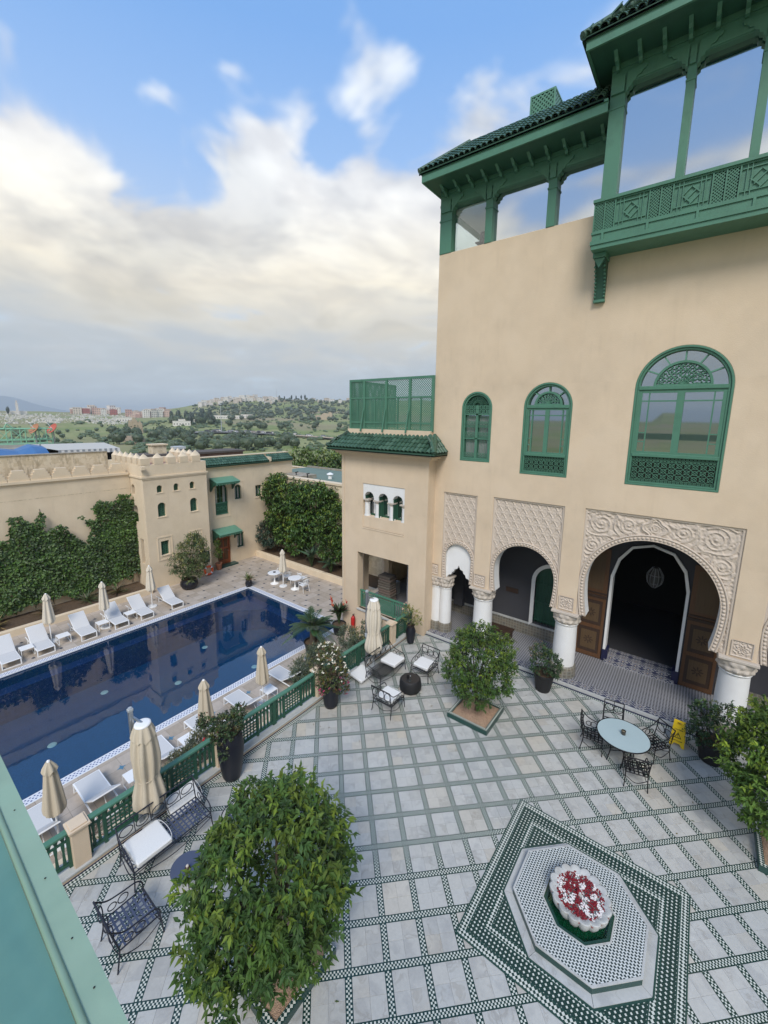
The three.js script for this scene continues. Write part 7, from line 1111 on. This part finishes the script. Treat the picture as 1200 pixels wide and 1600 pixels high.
// ---------- far landscape ----------
function lump(r, sy, seedv, pal, leaves = 60) { // small far crown: uneven solid heart with leaf clumps round it
  const g = new THREE.IcosahedronGeometry(r * .82, 2), p = g.attributes.position, v = V3(); for (let i = 0; i < p.count; i++) { v.fromBufferAttribute(p, i); const k = .72 + .55 * fbm(v.x * 1.6 / r + seedv, v.y * 1.6 / r + v.z * 1.9 / r + seedv * 2, 3); p.setXYZ(i, v.x * k, v.y * k * sy, v.z * k); } g.computeVertexNormals();
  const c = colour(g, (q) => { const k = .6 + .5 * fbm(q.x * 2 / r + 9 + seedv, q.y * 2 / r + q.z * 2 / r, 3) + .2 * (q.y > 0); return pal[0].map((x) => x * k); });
  const L = new Leaves(); for (let i = 0; i < leaves; i++) { const d = rdir(), q = V3(d.x * r * rr(.7, 1), d.y * r * sy * rr(.7, 1), d.z * r * rr(.7, 1)), k = rr(.7, 1.35); L.leaf(q, rdir(), d, r * .34, r * .24, pal[i % pal.length].map((x) => x * k), .2, .1); }
  return merge([c, L.geo()]);
}
const farTrees = [[3.4, .8, 1, [[.075, .098, .06], [.1, .122, .078]]], [3.0, .9, 4, [[.06, .09, .044], [.08, .11, .055]]], [4.2, .95, 7, [[.05, .075, .032], [.065, .095, .04]]], [2.4, 2.6, 11, [[.022, .036, .022], [.03, .045, .026]]]].map(([r, sy, s, pal]) => ({ r, sy, g: lump(r, sy, s, pal), t: CY(0, 0, -r * sy * 1.25, 0, r * .09, r * .05, 6) }));
function farTree(name, label, group, kind, phi, d, sc) {
  const f = farTrees[kind], [x, z] = polar(phi, d), y = hillY(phi, d), t = thing(name, label, 'tree', [x, y, z], group); t.rotation.y = rr(0, 6.3);
  const cr = new THREE.Mesh(f.g, M.leafy), tr = new THREE.Mesh(f.t, M.bark); cr.name = numbered('crown'); tr.name = numbered('trunk'); for (const m of [cr, tr]) { m.position.y = f.r * f.sy * 1.0 * sc; m.scale.setScalar(sc); m.castShadow = m.receiveShadow = true; t.add(m); } return t;
}
const phiOf = (px) => 37.35 - Math.atan((px - 600) / 655) * 180 / PI;   // picture column to bearing
for (let i = 0; i < 270; i++) { const d = rr(610, 1085), px = rr(d > 950 ? 400 : 330, 548), phi = phiOf(px); if (fbm(px * .05, d * .02, 3) < .36) continue; farTree('olive_tree', (d > 950 ? 'olive tree near the crest' : d > 780 ? 'olive tree halfway up' : 'olive tree near the foot') + (px > 470 ? ' at the right end of the far hillside' : px > 400 ? ' in the middle of the far hillside' : ' at the left end of the far hillside'), 'olive trees on the far hillside', rnd() < .75 ? 0 : 1, phi, d, rr(.8, 1.5)); }
for (let i = 0; i < 60; i++) { const px = rr(250, 400), d = rr(290, 385), phi = phiOf(px); if (rnd() < .3) continue; farTree('round_shrub', 'round green shrub dotted on the grassy slope below the road', 'shrubs on the slope below the road', rnd() < .5 ? 1 : 0, phi, d, rr(.45, .85)); }
for (let i = 0; i < 24; i++) { const px = rr(265, 470), d = rr(236, 285), phi = phiOf(px); farTree('valley_tree', 'dark bushy tree in the valley just behind the roofs', 'dark trees in the valley behind the roofs', rnd() < .6 ? 2 : 1, phi, d, rr(.6, 1.15)); }
for (let i = 0; i < 30; i++) { const px = rr(170, 300), d = rr(300, 420), phi = phiOf(px); farTree('thicket_tree', 'dense tree of the thicket beside the ruined wall', 'trees of the thicket beside the ruins', rnd() < .7 ? 2 : 1, phi, d, rr(.7, 1.2)); }
for (let i = 0; i < 30; i++) { const px = rr(262, 330), d = rr(520, 680), phi = phiOf(px); farTree('tall_tree', 'tall dark tree of the grove right of the pink town', 'tall dark trees of the grove by the town', rnd() < .65 ? 2 : 3, phi, d, rr(.9, 1.5)); }
for (let i = 0; i < 26; i++) { const px = rr(300, 530), d = rr(430, 560), phi = phiOf(px); farTree('roadside_tree', 'green tree standing along the far side of the road', 'trees along the road', rnd() < .5 ? 1 : 2, phi, d, rr(.6, 1.1)); }
for (const [px, d, s] of [[12, 900, 1.1], [436, 1080, 1], [444, 1082, .8], [455, 1085, 1], [462, 1085, .9], [470, 1090, 1], [476, 1088, 1.2]]) farTree('cypress_tree', px < 100 ? 'lone dark cypress on the left horizon beside the minaret' : 'dark cypress in the row on the far hilltop', px < 100 ? undefined : 'cypresses on the far hilltop', 3, phiOf(px), d, s);
for (let i = 0; i < 20; i++) farTree('hedge_bush', 'low dark bush on the flat meadow at the left', 'bushes on the left meadow', 1, phiOf(rr(10, 200)), rr(270, 520), rr(.4, .8));
{ const mk = () => { const L = lump(2.4, .8, 21, [[.06, .08, .045], [.085, .1, .06]], 30); return L; }; const n = 900, im = new THREE.InstancedMesh(mk(), M.leafy, n), mt = new THREE.Matrix4(); for (let i = 0; i < n; i++) { const px = rr(300, 560), d = rr(640, 1100), [x, z] = polar(phiOf(px), d), s = rr(.5, 1.2) * (fbm(px * .05, d * .02, 3) > .42 ? 1 : .5); mt.makeScale(s, s, s).setPosition(x, hillY(phiOf(px), d) + 1.4 * s, z); im.setMatrixAt(i, mt); } im.name = 'far_scrub'; im.userData = { kind: 'stuff', label: 'grey green scrub and small olives covering the far hillside', category: 'scrub' }; scene.add(im); }
{ const n = 1500, im = new THREE.InstancedMesh(B(-1, 1, 0, 1, -.6, .6), std([.62, .6, .56], .9), n), mt = new THREE.Matrix4(), q = new THREE.Quaternion(), e = new THREE.Euler(); for (let i = 0; i < n; i++) { const px = rr(-20, 205), d = rr(560, 930), phi = phiOf(px), [x, z] = polar(phi, d); const k = fbm(px * .06 + 5, d * .01, 3) > .45 ? 1 : .4; mt.compose(V3(x, hillY(phi, d) - .1, z), q.setFromEuler(e.set(0, rr(0, 3), 0)), V3(rr(.5, 1.4) * k, rr(.6, 1.6) * k, rr(.5, 1.2) * k)); im.setMatrixAt(i, mt); } im.name = 'cemetery_stones'; im.userData = { kind: 'stuff', label: 'field of small pale blocks spread over the plateau before the town', category: 'gravestones' }; scene.add(im); }
// towns
const houseWall = [[.6, .52, .44], [.66, .62, .57], [.55, .4, .33], [.7, .67, .62], [.48, .31, .26], [.6, .46, .38]].map((c) => std(c, .9));
const winMat = std([.09, .09, .1], .5), houseKinds = [];
function makeHouse(w, h, d, mat) { const t = new THREE.Group(); const add = (n, g, m) => { const q = new THREE.Mesh(metre(merge(g)), m); q.name = numbered(n); q.castShadow = true; t.add(q); }; add('wall', B(-w / 2, w / 2, -4, h, -d / 2, d / 2), mat); add('roof', [B(-w / 2 - .2, w / 2 + .2, h, h + .5, -d / 2 - .2, d / 2 + .2)], mat); for (const f of [d / 2, -d / 2]) for (let x = -w / 2 + 1.6; x < w / 2 - 1; x += 2.9) for (let y = 1; y < h - 1.6; y += 3) add('window', B(x - .55, x + .55, y, y + 1.4, f - .05, f + .05), winMat); return t; }
const tones = ['cream', 'pale grey', 'salmon', 'white', 'brick red', 'pinkish']; for (const [w, h, d, sz] of [[10, 9, 9, 'boxy'], [14, 7, 10, 'long low'], [9, 12, 9, 'tall']]) houseWall.forEach((m, q) => { const o = makeHouse(w, h, d, m); o.userData = { tone: tones[q], size: sz }; houseKinds.push(o); });
function town(n, px0, px1, d0, d1, label, group, pick, s = 1) { for (let i = 0; i < n; i++) { const px = px0 + (px1 - px0) * (i + rr(.1, .9)) / n, d = rr(d0, d1), phi = phiOf(px), [x, z] = polar(phi, d), h = houseKinds[pick()].clone(); h.name = numbered('town_house'); h.position.set(x, hillY(phi, d) - .5, z); h.rotation.y = phi * PI / 180 + rr(-.5, .5); h.scale.setScalar(s * rr(.75, 1.15)); const kc = h.userData.tone, sz = h.userData.size; h.userData = { label: sz + ' ' + kc + ' ' + label, category: 'house', group }; scene.add(h); } }
const any = () => [0, 1, 2, 3, 5, 6, 7, 8, 9, 11, 12, 13, 15, 16, 4][(rnd() * 15) | 0], pale = () => [1, 3, 0, 7, 9, 6, 13, 15][(rnd() * 8) | 0];
town(26, 112, 186, 930, 1030, 'house of the far town on the left horizon', 'houses of the far left town', any, 1.15);
for (const [px, d] of [[134, 940], [177, 945]]) { const phi = phiOf(px), [x, z] = polar(phi, d), h = makeHouse(12, 10, 10, std([.36, .12, .1], .9)); h.name = numbered('red_house'); h.position.set(x, hillY(phi, d), z); h.rotation.y = phi * PI / 180; h.userData = { label: px < 150 ? 'dark red apartment block in the far left town, left one' : 'dark red apartment block in the far left town, right one', category: 'apartment block', group: 'dark red blocks' }; scene.add(h); }
town(44, 200, 262, 760, 960, 'house of the town on the rise left of the grove', 'houses of the pink town', any, .95);
town(46, 312, 432, 960, 1090, 'house of the town along the hilltop ridge', 'houses of the white hilltop town', pale, .95);
town(6, 480, 545, 1030, 1090, 'house standing apart on the far right hilltop', 'buildings on the right hilltop', pale, 1);
for (const [px, d, l] of [[193, 640, 'long low white building beside the ruined tower'], [282, 520, 'low white building below the grove of tall trees'], [290, 560, 'small white villa amid the grove'], [350, 640, 'white wall and buildings on the slope under the hilltop town'], [385, 660, 'pale building at the right end of the white slope wall']]) { const phi = phiOf(px), [x, z] = polar(phi, d), h = makeHouse(px === 350 ? 40 : 18, 4.5, 8, houseWall[3]); h.name = numbered('white_building'); h.position.set(x, hillY(phi, d), z); h.rotation.y = phi * PI / 180; h.userData = { label: l, category: 'building' }; scene.add(h); }
{ const at = (px, d, dy = 0) => { const phi = phiOf(px), [x, z] = polar(phi, d); return [x, hillY(phi, d) + dy, z]; };
  const p = at(27, 900), m = thing('minaret', 'slender white minaret with low prayer hall on the left horizon', 'minaret', p); m.rotation.y = 80 * PI / 180; loc('shaft', B(-1.6, 1.6, 0, 17, -1.6, 1.6), houseWall[1], m); loc('balcony', B(-2, 2, 17, 18, -2, 2), houseWall[1], m); loc('lantern', [B(-.8, .8, 18, 21, -.8, .8), new THREE.ConeGeometry(1, 2.4, 8).translate(0, 22.2, 0)], houseWall[0], m); loc('hall', B(-14, 12, -2, 6, -18, -6), houseWall[3], m);
  const r = thing('ruined_tower', 'crumbling earth brick tower ruin beside the long white building', 'ruin', at(209, 430)); const rg = EX(shapeOf([[-6, -3], [6, -3], [5.5, 8], [3.5, 11], [2.6, 9], [.5, 13], [-1.5, 14], [-2.6, 10.5], [-4.5, 11.5], [-5.6, 6]]), -3, 3, .4); r.rotation.y = 1.15; loc('masonry', rg, std([.46, .39, .29], .95, { map: tStain }), r);
  const w = thing('ruined_wall', 'broken pale stone rampart descending through the thicket', 'ruin', at(182, 330)); r.castShadow = true; for (let k = 0; k < 9; k++) { const q = at(170 + k * 5.5, 345 - k * 5), b = WP(w); const g = B(-2.8, 2.8, -3, rr(2, 4.2), -1, 1).rotateY(rr(-.3, .3) + 1.1).translate(q[0] - b.x, q[1] - b.y, q[2] - b.z); loc('wall_section', g, std([.42, .34, .26], .95), w); }
  const r2 = thing('ruined_house', 'roofless earth coloured ruin among the olives on the right slope', 'ruin', at(503, 640)); r2.rotation.y = .7; loc('masonry', [EX(shapeOf([[-14, -4], [14, -4], [14, 9], [11, 12], [8, 9], [2, 10], [-4, 6], [-9, 7], [-14, 2]]), -1, 1), B(12.5, 14, -4, 10, -12, -1)], std([.45, .37, .27], .95), r2);
  const pole = thing('lamp_mast', 'tall thin pale mast rising beside the road', 'mast', at(344, 400)); loc('mast', CY(0, 0, 0, 25, .35, .2, 8), M.metalGrey, pole); loc('head', LA([[0, 24.6], [1.4, 24.8], [1.2, 25.4], [0, 25.6]], 10), M.metalGrey, pole);
  const ant = thing('radio_mast', 'thin lattice radio mast on the far hilltop', 'mast', at(432, 1085)); loc('mast', [rod([-.5, 0, 0], [0, 26, 0], .3), rod([.5, 0, 0], [0, 26, 0], .3), rod([0, 0, .5], [0, 26, 0], .3)], M.metalGrey, ant);
  // road, retaining wall, cars
  const line = [[300, 405], [330, 402], [365, 395], [400, 385], [430, 372], [460, 358], [500, 335], [545, 310]]; const rp = [], ri = []; line.forEach(([px, d], k) => { for (const dd of [-11, 12]) { const q = at(px, d + dd); rp.push(q[0], Math.max(q[1], at(px, d)[1]) + 1.3, q[2]); } if (k) { const a = (k - 1) * 2; ri.push(a, a + 1, a + 2, a + 1, a + 3, a + 2); } });
  const g = new THREE.BufferGeometry(); g.setAttribute('position', new THREE.Float32BufferAttribute(rp, 3)); g.setIndex(ri); g.computeVertexNormals(); const road = new THREE.Mesh(metre(g.toNonIndexed()), std([.2, .19, .175], .95)); road.name = 'road'; road.userData.kind = 'structure'; road.receiveShadow = true; scene.add(road);
  const wall = thing('retaining_wall', 'long beige retaining wall under the road at the right', 'wall', at(480, 330)); for (let k = 0; k < 14; k++) { const a = at(428 + k * 8.6, 366 - k * 4.4), b = at(428 + (k + 1) * 8.6, 366 - (k + 1) * 4.4); part('wall_section', bar([a[0], a[1] - .5, a[2]], [b[0], b[1] - .5, b[2]], 1, 5), std([.5, .42, .31], .9), wall); }
  const cars = ['white', 'silver grey', 'dark', 'white', 'beige'], cm = [[.75, .75, .75], [.4, .42, .44], [.04, .04, .05], [.78, .77, .74], [.5, .44, .36]].map((c) => phy(c, .3, { clearcoat: .6 }));
  const bodyG = metre(EX(shapeOf([[-2.1, .35], [2.1, .35], [2.15, .8], [1.3, .95], [-2.1, .95]]), -.85, .85, .06)), cabG = metre(EX(shapeOf([[-1.9, .95], [1.2, .95], [.5, 1.5], [-1.5, 1.5]]), -.75, .75, .08)), whG = metre(new THREE.CylinderGeometry(.34, .34, 1.8, 12).rotateX(PI / 2));
  for (let i = 0; i < 34; i++) { const px = i < 26 ? rr(318, 425) : rr(430, 540), base = lerpTab(line.map((l) => l[0]), line.map((l) => l[1]), px), c = i % 5, q = at(px, base + rr(-4, 8)); q[1] = Math.max(q[1], at(px, base)[1]) + 1.35; const car = thing('parked_car', cars[c] + ' car standing along the road below the olive hill', 'car', q, cars[c] + ' cars along the road'); car.rotation.y = phiOf(px) * PI / 180 + rr(-.3, .3) + (i % 3 ? 0 : 1.5); car.scale.setScalar(1.2); for (const [n, gg, m] of [['body', bodyG, cm[c]], ['cabin', cabG, winMat], ['axle_wheels', whG.clone().translate(1.35, .34, 0), M.black], ['axle_wheels', whG.clone().translate(-1.35, .34, 0), M.black]]) { const o = new THREE.Mesh(gg, m); o.name = numbered(n); o.castShadow = true; car.add(o); } }
}

{ const n = 850, im = new THREE.InstancedMesh(lump(1.5, .75, 33, [[.075, .11, .045], [.1, .135, .06]], 26), M.leafy, n), mt = new THREE.Matrix4(); let k = 0; for (let i = 0; i < 9000 && k < n; i++) { const px = rr(-10, 548), d = rr(225, 620), phi = phiOf(px), f = fbm(px * .045 + 20, d * .016, 4); if (f < (px < 230 ? .56 : .47)) continue; const [x, z] = polar(phi, d), s = rr(.35, 1.5) * (f > .6 ? 1.3 : .9); mt.makeScale(s * 1.3, s, s * 1.3).setPosition(x, hillY(phi, d) + .6 * s, z); im.setMatrixAt(k++, mt); } im.count = k; im.name = 'valley_scrub'; im.userData = { kind: 'stuff', label: 'low green scrub and hedges scattered over the valley floor', category: 'scrub' }; scene.add(im); }

renderer.render(scene, camera);
